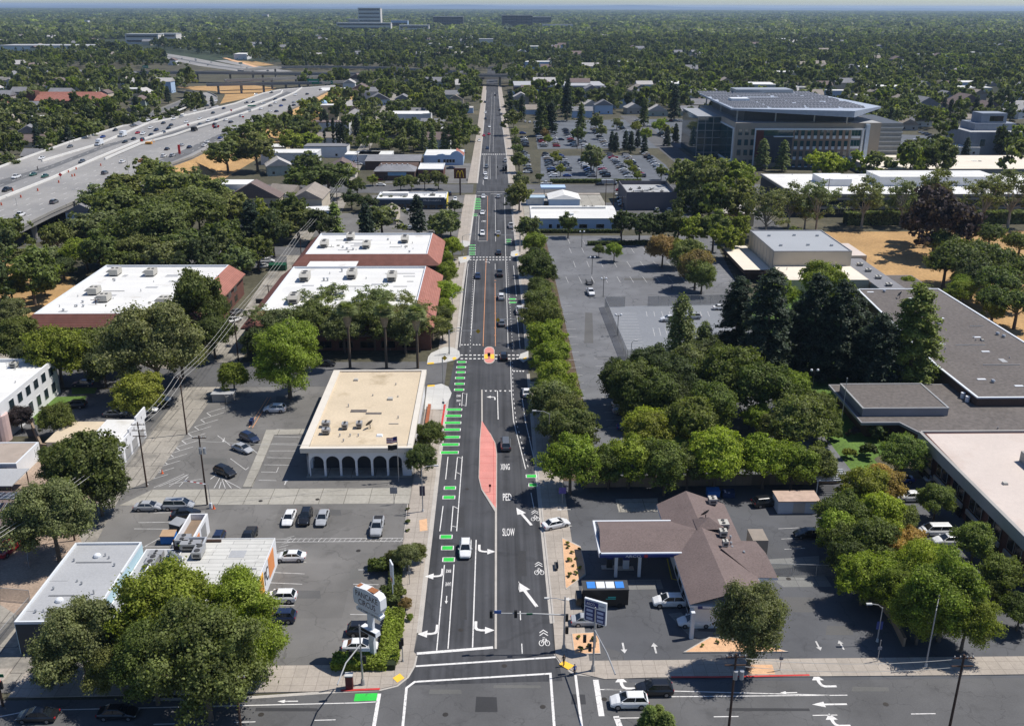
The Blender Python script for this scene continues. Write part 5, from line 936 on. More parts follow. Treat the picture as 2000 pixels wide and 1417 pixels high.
def date_palm(x,y,h,label,R=3.2,n=46):
    t=thing('date_palm',label,'palm tree',(x,y,0)); MB().tube([(0,0,-.3),(0,0,h)],.4,10,0,.35).build('trunk',m_barkpalm,t); r=random.Random(int(x*7+3)); mb=MB()
    for i in range(n):
        a=r.uniform(0,2*PI); el=r.uniform(-.1,1.4); P=[]; 
        for k in range(7): u=k/6; P.append(Vector((math.cos(a)*R*u*math.cos(el*.8),math.sin(a)*R*u*math.cos(el*.8),h+R*(math.sin(el)*u-u*u*.75))))
        s=Vector((-math.sin(a),math.cos(a),0))
        for k in range(6):
            for q in (0,.5):
                p=P[k].lerp(P[k+1],q); d=(P[k+1]-P[k]).normalized()
                for sg in (-1,1): e=p+(s*sg*.62+d*.35-Vector((0,0,.22))); mb.add([p,p+d*.14,e],[(0,1,2)])
    o=mb.build('crown',m_leaf,t); o.color=(.11,.14,.03,1); return t
X,Y=g(1071,575); date_palm(X,Y,2.6,'squat date palm in the row right of the avenue'); TREES.append((X,Y,3))
X,Y=g(1655,740); date_palm(X,Y,4,'feathery palm in shade before the low complex, left one'); X,Y=g(1690,742); date_palm(X,Y,4,'feathery palm in shade before the low complex, right one')
# ================================================================ FREEWAY
m_fw=M('freeway_concrete',(.275,.265,.25),.85,var=.16,scale=.03,fine=.06,stain=((.22,.215,.21),.02,.46,.8)); m_fwa=ASPH('freeway_asphalt',(.13,.13,.13)); m_bar=M('barrier_concrete',(.66,.64,.60),.8,var=.06,scale=.3); m_girder=M('girder_concrete',(.27,.26,.24),.9,var=.12,scale=.1)
DZ=7.5
near_e=gs('-40,488 0,466 100,416 250,350 375,308 463,264 536,230 590,203 640,178',DZ); far_e=gs('655,168 548,176 514,183 459,203 372,224 300,240 240,247 140,277 42,312 -40,342',DZ)
V_=MB().prism(near_e+far_e,DZ-1.6,DZ); fwy=thing('elevated_freeway','wide pale elevated freeway deck crossing the upper left','freeway'); V_.build('deck',m_fw,fwy)
def ribbon(P,wd,z0,z1,mb=None,m=0):
    mb=mb or MB(); t=MB(); t.line(P,wd,0); n0=len(t.v); 
    mb.add([(x,y,z0) for x,y,z in t.v]+[(x,y,z1) for x,y,z in t.v],[tuple(n0+i for i in f) for f in t.f]+[(f[j],f[(j+1)%4],f[(j+1)%4]+n0,f[j]+n0) for f in t.f for j in range(4)]+[f[::-1] for f in t.f],m); return mb
ribbon(near_e,.4,DZ-.2,DZ+.85).build('parapet',m_girder,fwy); ribbon(far_e,.4,DZ,DZ+.85).build('parapet',m_bar,fwy)
BARS=['-20,398 0,390 100,350 190,310 275,275 375,242 425,228 500,202 530,192 549,183 552,178','190,311 275,276 290,272','205,312 275,282 340,265 380,251 425,238 466,225 500,214 577,181 590,172','82,316 195,282 305,235 378,205 399,193','380,252 340,263 300,277']
for i,s in enumerate((BARS[0],BARS[2],BARS[3])): ribbon(gs(s,DZ),.62,DZ+.004,DZ+.95).build('median_barrier',m_bar,fwy)
for s,mt,z in (('210,312 275,284 340,267 425,240 500,208 548,190 575,182 560,179 530,193 500,205 425,231 340,256 262,283',m_fwa,.006),('0,366 100,330 200,291 260,272 262,268 200,284 100,322 0,352',m_fwa,.006),('300,330 370,302 460,256 452,252 360,292 290,322',m_fwa,.006)): MB().flat(gs(s,DZ),DZ+z).build('asphalt_strip',mt,fwy)
wl=MB()
def dash3(s,a,b,wd,z,mb):
    P=gs(s,z)
    for p,q in zip(P,P[1:]):
        d=Vector(q)-Vector(p); l=d.length; u=d/l; t=0
        while t+a<l: mb.line([Vector(p)+u*t,Vector(p)+u*(t+a)],wd,z+.014); t+=a+b
for k in range(1,5): dash3(f'0,{400+k*12} 100,{358+k*10.5} 250,{298+k*9.5} 375,{262+k*8.3} 463,{227+k*6.3} 536,{202+k*5}',3.5,7.5,.18,DZ,wl)
for k in range(1,4): dash3(f'0,{388-k*13} 100,{347-k*11} 195,{307-k*9} 300,{268-k*8} 400,{232-k*5}',3.5,7.5,.18,DZ,wl)
wl.build('lane_lines',m_wp,fwy)
for px,py in ((70,466),(137,437),(251,368),(-10,500),(30,440),(100,410),(190,385)): X,Y=g(px,py); MB().cyl(X,Y,-.2,DZ-1.5,.75,1.1,12).build('column',m_girder,fwy)
bank=MB(); ne=gs('330,324 375,308 463,264 536,230 590,203 640,178',DZ)
for a,c in zip(ne,ne[1:]):
    d=(Vector(c)-Vector(a)).normalized(); nv=Vector((d.y,-d.x))*11; bank.add([(*a,DZ-.9),(*c,DZ-.9),(c[0]+nv.x,c[1]+nv.y,-.1),(a[0]+nv.x,a[1]+nv.y,-.1)],[(0,3,2,1)])
struct(bank.build('dry_bank_slope',m_dry))
def deck(label,s,z,wd,th=1.4,piers=6,mt=None,par=.9,name='overpass'):
    P=gs(s,z); t=thing(name,label,'overpass',(P[0][0],P[0][1],0)); Q=[(x-P[0][0],y-P[0][1]) for x,y in P]
    ribbon(Q,wd,z-th,z).build('deck',mt or m_fw,t)
    for sg in (-1,1):
        R2=[]; 
        for i,p in enumerate(Q):
            d=Vector(Q[min(i+1,len(Q)-1)])-Vector(Q[max(i-1,0)]); d.normalize(); R2.append((p[0]-d.y*sg*(wd/2-.2),p[1]+d.x*sg*(wd/2-.2)))
        ribbon(R2,.4,z-th*.9,z+par).build('parapet',m_girder,t)
    Ls=[0]; 
    for a,c in zip(Q,Q[1:]): Ls.append(Ls[-1]+math.dist(a,c))
    for k in range(piers):
        u=(k+.5)/piers*Ls[-1]; i=max(j for j in range(len(Ls)-1) if Ls[j]<=u); f=(u-Ls[i])/(Ls[i+1]-Ls[i]); x=Q[i][0]+(Q[i+1][0]-Q[i][0])*f; y=Q[i][1]+(Q[i+1][1]-Q[i][1])*f; MB().cyl(x,y,-.2,z-th,1.1,n=8).build('pier',m_girder,t)
    return t
deck('longest grey overpass, top one spanning from far left behind the freeway','-40,156 120,144 230,141 400,141 560,143 760,144 1010,147',11,16,1.6,16)
deck('lower overpass crossing directly over the freeway lanes','403,165 500,163 627,161 700,158',9,9,1.5,7)
deck('middle ramp bridge rising to the right over the freeway','440,157 530,154 630,149 720,147',10,9,1.4,5)
deck('curved upper ramp bridge behind the long overpass','470,137 546,131 620,130 744,132 900,140',13,9,1.4,8)
deck('low ramp bridge over the avenue at its far end','690,158 822,156 900,154 980,151 1062,147',7,8,1.4,4)
deck('left curving ramp beside the freeway','268,236 330,211 362,198 378,190 380,184 370,180 355,178',5.5,9,1.2,0,m_fwa)
deck('right curving ramp beside the freeway','372,222 400,208 412,198 414,190 404,184 396,181',5.5,9,1.2,0)
deck('elevated lanes right of the avenue far off','1010,147 1100,143 1250,141 1420,141',9,14,1.4,6)
def road_px(name,s,wd,m,z=.02): struct(MB().line(gs(s),wd,z).build(name,m))
road_px('far_freeway','520,141 420,128 340,112 290,104 230,95 192,88 172,81 180,76 205,73 250,71',46,m_fw,Z(14)); road_px('far_freeway_asphalt','500,139 420,128.6 340,113 290,105 230,96',9,m_fwa,Z(15)+.01); road_px('far_road','430,118 480,128 560,140',18,m_fw,Z(13)); road_px('orange_roadworks','437,113 470,122 500,131',7,m_tan,Z(16)+.02)
for s in ('640,178 700,190 780,178','700,330 760,330'): pass
road_px('back_alley','648,420 668,380 690,330 706,300 722,270 740,235 760,200 786,170',7,m_alley,Z(10)); 
road_px('side_street','0,232 60,236 0,250' if 0 else '-10,448 60,470 150,436 330,372',9,m_cross,Z(10))
# ================================================================ VEHICLES
m_paint=OBJC('car_paint',.28,0,.5,.6); m_cg=M('car_glass',(.012,.016,.02),.06,0,.8,var=.05); m_tyre=M('tyre',(.015,.015,.016),.85); m_rim=M('wheel_rim',(.30,.30,.31),.35,.7); m_hl=M('headlamp',(.65,.68,.7),.15,0,.7); m_tl=M('tail_lamp',(.35,.01,.01),.3); m_plastic=M('dark_plastic',(.03,.03,.032),.6)
SPEC={ # length,width,height, hood z, shoulder z, greenhouse base x0,x1, roof x0,x1
 'sedan':(4.75,1.84,1.45,.86,.95,-1.75,1.25,-1.05,.35),'suv':(4.7,1.92,1.70,1.02,1.1,-2.15,1.2,-1.7,.3),'hatch':(4.2,1.78,1.5,.88,.96,-1.95,1.25,-1.45,.45),'van':(5.1,2.,1.85,1.0,1.1,-2.45,1.75,-2.2,.9),'pickup':(5.6,2.,1.85,1.1,1.15,-.6,1.45,-.35,.75)}
def car_parts(kind):
    Ln,Wd,Ht,hz,sz,g0,g1,r0,r1=SPEC[kind]; w=Wd/2; h=Ln/2
    st=[(-h,.45,.62,.80),(-h+.12,.30,.60,.93),(-h+.5,.24,sz-.0,.985),(g0+.1,.22,sz,1.),(0,.22,sz,1.),(g1,.22,sz,1.),(g1+.35,.22,hz+.02,.99),(h-.55,.24,hz-.08,.95),(h-.12,.3,hz-.24,.86),(h,.42,hz-.38,.74)]
    if kind in('sedan','hatch'): st[0]=(-h,.45,.75,.8); st[1]=(-h+.1,.3,sz-.06,.92)
    else: st[0]=(-h,.45,sz-.25,.88); st[1]=(-h+.08,.3,sz-.02,.94)
    b=MB(); vs=[]
    for x,zb,zt,k in st: vs+=[(x,-w*k*.9,zb),(x,-w*k,zb+(zt-zb)*.35),(x,-w*k*.98,zb+(zt-zb)*.75),(x,-w*k*.86,zt),(x,0,zt+.03),(x,w*k*.86,zt),(x,w*k*.98,zb+(zt-zb)*.75),(x,w*k,zb+(zt-zb)*.35),(x,w*k*.9,zb)]
    n=9; b.add(vs,[(i*n+j,i*n+j+1,(i+1)*n+j+1,(i+1)*n+j) for i in range(len(st)-1) for j in range(n-1)]+[((i+1)*n,i*n,i*n+8,(i+1)*n+8)for i in range(len(st)-1)]+[tuple(range(8,-1,-1)),tuple(range((len(st)-1)*n,len(st)*n))])
    b.f=[f[::-1] for f in b.f]
    if kind=='pickup':
        b.box(-h+.15,-w*.78,sz+.03,-.75,w*.78,sz+.035)
        bed=MB().box(-h+.2,-w*.72,sz+.04,-.8,w*.72,sz+.05)
    gl=MB(); a,c=w*.84,w*.66; zb=sz-.02; zt=Ht-.05
    gl.add([(g0,-a,zb),(g1,-a,zb),(g1,a,zb),(g0,a,zb),(r0,-c,zt),(r1,-c,zt),(r1,c,zt),(r0,c,zt)],[(0,1,5,4),(1,2,6,5),(2,3,7,6),(3,0,4,7),(4,5,6,7)])
    rf=MB(); e=.05; rf.add([(r0-.04,-c-.03,zt-.02),(r1+.04,-c-.03,zt-.02),(r1+.04,c+.03,zt-.02),(r0-.04,c+.03,zt-.02),(r0+.1,-c+.1,Ht),(r1-.12,-c+.1,Ht),(r1-.12,c-.1,Ht),(r0+.1,c-.1,Ht)],[(0,1,5,4),(1,2,6,5),(2,3,7,6),(3,0,4,7),(4,5,6,7)])
    for sg in (-1,1):   # pillars
        for (xa,xb) in ((g0,r0),(g1,r1),((g0+g1)/2-.1,(r0+r1)/2)): rf.tube([(xa,sg*a,zb),(xb,sg*c,zt)],.045,4)
    wx=(-h+.95,h-.9); R=.34 if kind in('sedan','hatch') else .38
    def wheel(x,sg):
        t=MB(); N_=14; vs=[(x+R*math.cos(2*PI*i/N_),sg*y,R+R*math.sin(2*PI*i/N_)) for y in (w-.2,w+.015) for i in range(N_)]; t.add(vs,[(i,(i+1)%N_,N_+(i+1)%N_,N_+i) for i in range(N_)]+[tuple(range(N_)),tuple(range(N_,2*N_))],0)
        r=MB(); r.add([(x+R*.62*math.cos(2*PI*i/10),sg*(w+.025),R+R*.62*math.sin(2*PI*i/10)) for i in range(10)],[tuple(range(10))],0); return t,r
    hl=lambda sg: MB().box(h-.3,sg*w*.55,hz-.42,h-.1,sg*w*.82,hz-.25); tl=lambda sg: MB().box(-h-.01,sg*w*.6,sz-.33,-h+.14,sg*w*.88,sz-.12)
    return b,gl,rf,wheel,wx,hl,tl,(bed if kind=='pickup' else None)
CAR={}
def mesh_of(mb,name,mats):
    me=bpy.data.meshes.new(name); me.from_pydata(mb.v,[],mb.f); [me.materials.append(m) for m in mats]
    if len(mats)>1: me.polygons.foreach_set('material_index',mb.m)
    me.update(); return me
for k in SPEC:
    b,gl,rf,wheel,wx,hl,tl,bed=car_parts(k); L_=[('body',mesh_of(b,'body',[m_paint]),None),('windows',mesh_of(gl,'windows',[m_cg]),None),('roof',mesh_of(rf,'roof',[m_paint]),None)]
    for x in wx:
        for sg in (-1,1): t,r=wheel(x,sg); L_.append(('wheel',mesh_of(t,'wheel',[m_tyre]),('rim',mesh_of(r,'rim',[m_rim]))))
    for sg in (-1,1): L_.append(('headlight',mesh_of(hl(sg),'headlight',[m_hl]),None)); L_.append(('tail_light',mesh_of(tl(sg),'tail_light',[m_tl]),None))
    for sg in (-1,1): L_.append(('wing_mirror',mesh_of(MB().box(SPEC[k][6]-.35,sg*SPEC[k][1]*.46,SPEC[k][4],SPEC[k][6]-.18,sg*(SPEC[k][1]/2+.14),SPEC[k][4]+.15),'wing_mirror',[m_paint]),None))
    if bed: L_.append(('cargo_bed',mesh_of(bed,'cargo_bed',[m_plastic]),None))
    s=MB()
    for mb,mi in ((b,0),(rf,0),(gl,1)): o=len(s.v); s.v+=mb.v; s.f+=[tuple(i+o for i in f) for f in mb.f]; s.m+=[mi]*len(mb.f)
    if bed: o=len(s.v); s.v+=bed.v; s.f+=[tuple(i+o for i in f) for f in bed.f]; s.m+=[2]*len(bed.f)
    for x in wx:
        for sg in (-1,1): t,_=wheel(x,sg); o=len(s.v); s.v+=t.v; s.f+=[tuple(i+o for i in f) for f in t.f]; s.m+=[2]*len(t.f)
    for sg in (-1,1): t=tl(sg); o=len(s.v); s.v+=t.v; s.f+=[tuple(i+o for i in f) for f in t.f]; s.m+=[3]*len(t.f)
    CAR[k]=(L_,mesh_of(s,k,[m_paint,m_cg,m_tyre,m_tl]))
CC={'w':((.72,.72,.71),'white'),'s':((.36,.37,.38),'silver'),'g':((.11,.115,.12),'dark grey'),'k':((.012,.013,.015),'black'),'b':((.02,.05,.22),'blue'),'n':((.015,.025,.06),'dark blue'),'r':((.35,.015,.02),'red'),'t':((.30,.24,.17),'tan'),'o':((.55,.16,.02),'orange'),'e':((.03,.10,.07),'dark green')}
KN={'sedan':'sedan','suv':'suv','hatch':'hatchback','van':'minivan','pickup':'pickup_truck'}
def car(px,py,hd,kind,col,label,group,z=0.,detail=True,pos=None):
    X,Y=pos or g(px,py,z); c=CC[col][0]; L_,one=CAR[kind]; cat={'pickup':'pickup truck','van':'minivan'}.get(kind,'car')
    if detail:
        t=thing(KN[kind],label,cat,(X,Y,z),R_(hd),group)
        for n,me,sub in L_:
            o=link(n,me,t); o.color=(*c,1)
            if sub: link(sub[0],sub[1],o)
    else:
        t=link(KN[kind],one,None,(X,Y,z)); t.rotation_euler=(0,0,R_(hd)); t.color=(*c,1); tag(t,label,cat,group)
    return t
KD_={'S':'sedan','U':'suv','H':'hatch','V':'van','P':'pickup'}
def cars(group,data,z=0.,detail=True):
    for q in data.strip().split('\n'):
        a,lab=q.split('|'); a=a.split(); zz=float(a[4]) if len(a)>4 else z; car(float(a[0]),float(a[1]),float(a[2]),KD_[a[3][0]],a[3][1],lab.strip(),group,zz+Z(12)*(zz==0),detail)
cars('cars on the avenue','''909 1078 270 Uw|white crossover driving towards the camera beside the turn lane
988 872 90 Vg|dark grey minivan driving away beside the red median island
984 700 90 Uk|black car at the nearer crosswalk right of the refuge island
980 634 90 Sg|dark car driving away just beyond the nearer crosswalk
979 583 90 Uw|white crossover driving away between both crosswalks
976 538 90 Pk|black pickup truck driving away below the farther crosswalk
974 496 90 Sk|dark car driving away over the farther crosswalk
933 542 270 Sn|dark blue sedan coming down the left lane alone
942 459 270 Uw|white crossover coming down above the farther crosswalk
973 458 90 Ss|silver sedan driving away above the farther crosswalk
942 418 270 Sw|white sedan coming down past the green bike bars
944 386 270 Sw|white car leaving the signalled side street crossing
973 386 90 Ss|silver car waiting at the signalled side street crossing
1014 610 90 Pw|white pickup parked under trees at the right kerb
1028 770 90 Sw|white sedan parked under trees at the right kerb
998 444 90 Pw|white pickup truck parked at the right kerb near the store
949 350 270 Sw|white car waiting beyond the signals, first in line
948 341 270 Sw|white car waiting beyond the signals, second in line
950 328 270 Ug|dark car waiting beyond the signals, third in line''')
cars('cars far up the avenue','''987 316 90 Pw|white work truck far up at the right kerb
952 291 270 Sn|dark car far up the avenue above the small crosswalk
956 249 270 Sw|white car far up the avenue near the lane lines
945 266 270 Sr|red car far up the avenue by the left kerb
955 263 270 Sr|dark red car far up the avenue beside another red car
936 276 270 Sw|white car parked far up at the left kerb
948 233 270 Sk|black car far up the avenue below a white one
948 221 270 Sw|white car far up the avenue in the left lane
947 201 270 Uk|black van-like car farthest up in the left lane
976 216 90 Sk|black car far up in the right lane
979 224 90 Sg|grey car far up by the right kerb
967 187 90 Sk|tiny dark car at the very far end of the avenue''',detail=False)
cars('cars in the bank car park','''537 803 180 Uw|white SUV alone in the bank car park
488 860 320 Un|dark blue SUV with sun glint beside the kerbed strip
474 880 325 Ss|silver coupe parked below the dark blue SUV
440 926 325 Uk|black SUV parked over the striped corner of the bank lot''')
cars('cars in the diner car park','''291 994 0 Ss|silver sedan parked left of the silver minivan by the alley
350 992 0 Vs|silver minivan parked nose to nose by the alley
364 1008 10 Sk|black car half hidden behind the small service yard
565 1016 270 Sw|white sedan facing camera, left of the black SUV
597 1015 270 Uk|black SUV facing camera between two pale sedans
630 1016 270 Ss|silver sedan facing camera, right of the black SUV
737 1034 270 Ps|silver pickup truck facing camera alone near the pavement
568 1092 180 Sw|white sedan nosed up to the orange wall panel
548 1172 180 Uw|white crossover with black roof rails beside the big tree
546 1211 180 Un|dark blue car half under the big tree
712 1236 0 Uk|black SUV parked behind the tall sign post
704 1267 0 Sw|white sedan parked at the foot of the tall sign
426 1058 270 Hn|dark blue hatchback just behind the diner roof edge
486 1056 270 Pk|black pickup just behind the diner roof edge
75 1403 180 Sk|black sedan on the cross street at bottom left
20 1075 78 Pr|red pickup truck parked at the left edge
232 1398 0 Sk|dark car below the trees on the cross street''')
cars('cars around the petrol station','''1086 1028 22 Sw|white sedan pulling across the pavement into the station
1148 1217 0 Ss|silver sedan under the station price sign
1306 1180 180 Uw|white SUV parked in front of the station shop
1356 1219 180 Sw|white sedan with sunroof in front of the station shop
1228 1376 180 Uw|white crossover waiting on the cross street
1277 1352 180 Uk|black SUV waiting on the cross street
1495 986 10 Uk|black SUV parked behind the station roof
1578 1047 180 Sk|black sedan beside the trees right of the station''')
cars('cars by the brick office','''1758 940 180 Sb|blue car in the brick office car park under a tree
1776 976 180 Uw|white SUV with black roof in the brick office car park
1826 1042 180 Vw|white minivan in the brick office car park
1850 1062 180 Uw|white SUV with dark roof beside the white minivan
1830 940 180 Ss|silver car deep in the brick office car park shade''')
cars('cars in the left lots','''215 718 10 Uw|white SUV under trees before the left tiled office
188 718 10 Sk|black sedan under trees before the left tiled office
160 718 10 Ss|silver sedan under trees before the left tiled office
163 753 180 Sn|dark blue sedan on its own beside the white office
147 795 180 Uk|black car half hidden by tree beside the white office
226 812 0 Sg|dark grey sedan in the middle of the left lot
238 800 0 Sg|grey car behind the dark grey sedan in the left lot
286 804 0 Sw|white sedan under the orange-tinged tree
310 794 0 Uk|black SUV beside the orange-tinged tree
312 784 0 Sw|white car farthest under the orange-tinged tree
636 714 0 Sk|dark car in shade between round tree and palms
523 513 10 Uw|white SUV parked by the green container
516 523 10 Sw|white sedan parked by the green container
110 462 15 Sw|white car in shade below the freeway deck
125 458 200 Sw|white sedan just outside the freeway deck shadow
463 612 60 Sg|grey covered car in the narrow alley
458 628 60 Sw|white car in the narrow alley''')
cars('cars in the big right car park','''1153 574 275 Pw|white pickup towing a cage trailer in the big car park
1408 604 0 Sw|white sedan in the fenced court, rightmost
1306 627 180 Uw|white SUV in the fenced court beside the weeping tree
1352 622 180 Us|silver SUV in the fenced court beside the weeping tree
1218 806 10 Ss|silver car at the tree line, middle of three
1216 794 10 Uw|pale car at the tree line, farthest of three
1227 838 0 Sb|blue car at the tree line, nearest of three''')
cars('cars in the side street blocks','''744 363 0 Sw|white sedan on the side street by the brick shop
742 344 0 Vs|silver van beside the brick shop
738 352 0 Sr|red car beside the brick shop
878 381 90 Uk|black car by the yellow corner panel
889 391 270 Sw|white car beside the dark tree by the restaurant
807 412 0 Pw|white pickup below the restaurant front
880 330 180 Sn|dark blue car below the mission-style shop
800 448 0 Ss|silver car among bare shrubs behind the tiled office
812 446 0 Sw|white car among bare shrubs behind the tiled office
615 408 0 Pb|blue pickup in the small lot mid left
634 410 0 Sk|black car in the small lot mid left
626 424 0 Sw|white car in the small lot mid left, upper
624 432 0 Ss|silver car in the small lot mid left, lower
700 322 0 Uw|white SUV on the back alley
1212 373 0 Sr|red car left of the grey block
1212 382 0 Sw|white car in line left of the grey block, farthest
1214 389 0 Sn|dark blue car in line left of the grey block
1216 396 0 Sw|white car in line left of the grey block, third
1218 403 0 Sg|grey car in line left of the grey block, nearest
1283 412 90 Sw|white car below the grey block, left of three
1307 412 90 Sw|white car below the grey block, middle of three
1322 413 90 Uw|white SUV below the grey block, right of three
1067 361 180 Pw|white flatbed pickup on the side street by the canopy
1172 362 0 Sk|black car on the side street near the dump truck
1067 400 0 Uk|black car behind the glass kiosk''',detail=False)
# freeway traffic
FWD=math.degrees(math.atan2(near_e[5][1]-near_e[1][1],near_e[5][0]-near_e[1][0]))
fa=[(39,421,'Pw',0),(106,395,'Ug',0),(180,365,'Uk',0),(214,350,'Pk',0),(205,338,'Ug',0),(274,328,'Ss',0),(239,316,'Sw',0),(276,314,'So',0),(320,305,'Uw',0),(337,304,'Us',0),(370,287,'Sn',0),(399,284,'Sw',0),(405,277,'Sw',0),(430,269,'Sb',0),(32,346,'Pw',1),(65,341,'Se',1),(88,344,'Se',1),(14,371,'Pk',1),(160,316,'Ug',1),(82,309,'Sw',1),(137,286,'Sg',1),(201,267,'Sb',1),(225,254,'Sk',1),(260,245,'Sg',1),(289,234,'Sw',1),(244,277,'Sk',1),(261,271,'Sk',1),(277,273,'Uk',1),(269,259,'Sr',1),(279,261,'Uw',1),(295,263,'Sk',1),(319,258,'Sn',1),(305,254,'Un',1),(294,249,'Sw',1),(319,240,'Sk',1),(329,250,'Sk',1),(334,244,'Sk',1),(339,232,'Uw',1),(364,238,'Sw',1),(354,227,'Ss',1),(390,231,'Sw',1),(419,242,'Sk',0),(421,248,'Sk',0),(441,234,'Sw',0),(451,238,'Sk',0),(472,226,'Uw',0),(416,220,'Sk',1),(437,211,'Sn',1),(381,216,'Sw',1),(405,206,'Sk',1),(422,196,'Sw',1),(413,191,'Sw',1),(481,200,'Sk',1),(494,199,'Sk',1),(528,206,'Sg',0),(540,217,'Sn',0),(549,206,'Sb',0),(574,199,'Ss',0),(574,205,'Sk',0),(585,196,'Ss',0),(600,183,'Sk',0),(626,175,'Sk',0),(510,212,'Sw',0),(527,217,'Sw',0),(555,195,'Uk',0),(538,200,'Sw',0),(373,189,'Sw',1),(500,184,'Sw',1),(530,180,'Sk',1)]
rq=random.Random(12)
for i in range(34):
    u=rq.random(); far=rq.random()<.6; xx=300+u*290; yb=np.interp(xx,[300,375,463,536,590],[328,302,258,226,200]); yt=np.interp(xx,[300,375,463,536,590],[243,228,208,188,181]); yy=yb+(yt-yb)*(rq.uniform(.62,.95) if far else rq.uniform(.06,.36)); any(abs(q[0]-xx)<13 and abs(q[1]-yy)<6 for q in fa) or fa.append((xx,yy,rq.choice('SSUU')+rq.choice('wwskgkb'),int(far)))
cnt=0
for x,y,kc,far in fa:
    cnt+=1; side='camera side' if not far else 'far side'
    jx,jy=g(x,y+2,DZ); hd=FWD-(12 if x>440 else 0)+(180 if far else 0); c=CC[kc[1]][1]; kn=KN[KD_[kc[0]]].replace("_"," "); q_=sum(1 for q in fa if q[3]==far and q[2]==kc and q[0]<x)+1
    car(0,0,hd,KD_[kc[0]],kc[1],f'{c} {kn} {("above" if far else "below")} the freeway barriers, {nth(q_)} such from left','cars on the freeway',DZ+.01,x<260,(jx,jy))
# parked rows in the hospital car parks
rc=random.Random(4); PAL='wwwwsssgggkkknbrtw'; rows=[(1024,300,1032,338,7),(1066,302,1081,346,12),(1094,306,1110,334,8),(1136,316,1156,346,9),(1169,320,1184,346,7),(1191,303,1228,346,12),(1222,304,1252,346,11),(1257,299,1287,331,10),(1021,270,1027,287,5),(1050,257,1062,287,9),(1079,263,1087,287,7),(1103,254,1122,287,9),(1136,276,1143,287,4),(1158,251,1184,286,12),(1212,250,1230,264,5),(1244,237,1268,248,6),(1290,262,1302,272,4),(1340,256,1356,265,4),(1800,260,1826,271,5),(1824,268,1880,281,8),(1790,274,1822,279,5),(1300,236,1330,238,4),(1026,239,1062,243,5)]
names=['leftmost','second','third','fourth','fifth','sixth','seventh','eighth']
for ri,(x0,y0,x1,y1,n) in enumerate(rows):
    where=(f'{names[ri]} row, nearer packed car park' if ri<8 else f'{names[ri-8] if ri-8<8 else nth(ri-7)} row, farther packed car park' if ri<18 or ri>20 else f'{nth(ri-17)} row, lot by stepped block')
    a=Vector(g(x0,y0)); b_=Vector(g(x1,y1))
    for i in range(n):
        p=a.lerp(b_,i/max(1,n-1)); k=rc.choice('SSSUUHVP' if n>4 else 'SSU'); c=rc.choice(PAL); hd=rc.choice((0,180))+rc.uniform(-3,3)
        if ri in (19,22): hd+=90
        car(0,0,hd,KD_[k],c,f'{CC[c][1]} {KN[KD_[k]].replace("_"," ")}, {nth(n-i)} from near end, {where}','cars in the hospital car parks',Z(6),False,(p.x,p.y))
for i,(x,y,k,c,l) in enumerate(((1108,345,'S','b','bright blue sedan standing alone at the near edge of the packed car park'),(1030,338,'S','w','white sedan by the hedge in the packed car park corner'),(1096,274,'S','n','dark blue car driving in the farther packed car park aisle'),(1021,262,'U','b','bright blue van-like car at left of the farther packed car park'),(1305,342,'S','b','blue car near the right end of the packed car park'))): car(x,y,0,KD_[k],c,l,'cars in the hospital car parks',Z(6),False)
# trucks
def box_truck(px,py,hd,z,label,L=6.5,W=2.4,H=3.3,col=None,cab=True,name='box_truck',pos=None):
    X,Y=pos or g(px,py,z); t=thing(name,label,'truck',(X,Y,z),R_(hd)); bm=col or m_trim
    MB().box(-L/2,-W/2,.75,L/2-2.,W/2,H).build('cargo_box',bm,t); MB().box(L/2-1.95,-W/2+.1,.45,L/2-.9,W/2-.1,2.3,top=.08).box(L/2-.9,-W/2+.12,.45,L/2,W/2-.12,1.4,top=.06).build('cab',bm,t); MB().box(L/2-1.0,-W/2+.25,1.45,L/2-.86,W/2-.25,2.1).build('windscreen',m_cg,t)
    for x in (-L/2+1.2,L/2-1.): 
        for sg in (-1,1):
            v=[(x+.45*math.cos(2*PI*i/12),sg*yy,.45+.45*math.sin(2*PI*i/12)) for yy in (W/2-.28,W/2+.01) for i in range(12)]; MB().add(v,[(i,(i+1)%12,12+(i+1)%12,12+i) for i in range(12)]+[tuple(range(12)),tuple(range(12,24))]).build('wheel',m_tyre,t)
    return t
box_truck(137*0+240,267,FWD+180,DZ+.01,'white box truck on the freeway, right of two'); box_truck(194,284,FWD+180,DZ+.01,'white box truck on the freeway, left of two'); box_truck(380,256,FWD,DZ+.01,'black and yellow truck beside the freeway barrier',6,2.4,2.6,m_black); box_truck(1190,361,0,Z(12),'dump truck on the side street below the packed car park',7.5,2.5,2.5,m_galv,name='dump_truck'); box_truck(986,333,90,Z(12),'black truck standing at the right side beyond the signals',7,2.4,2.8,m_black)
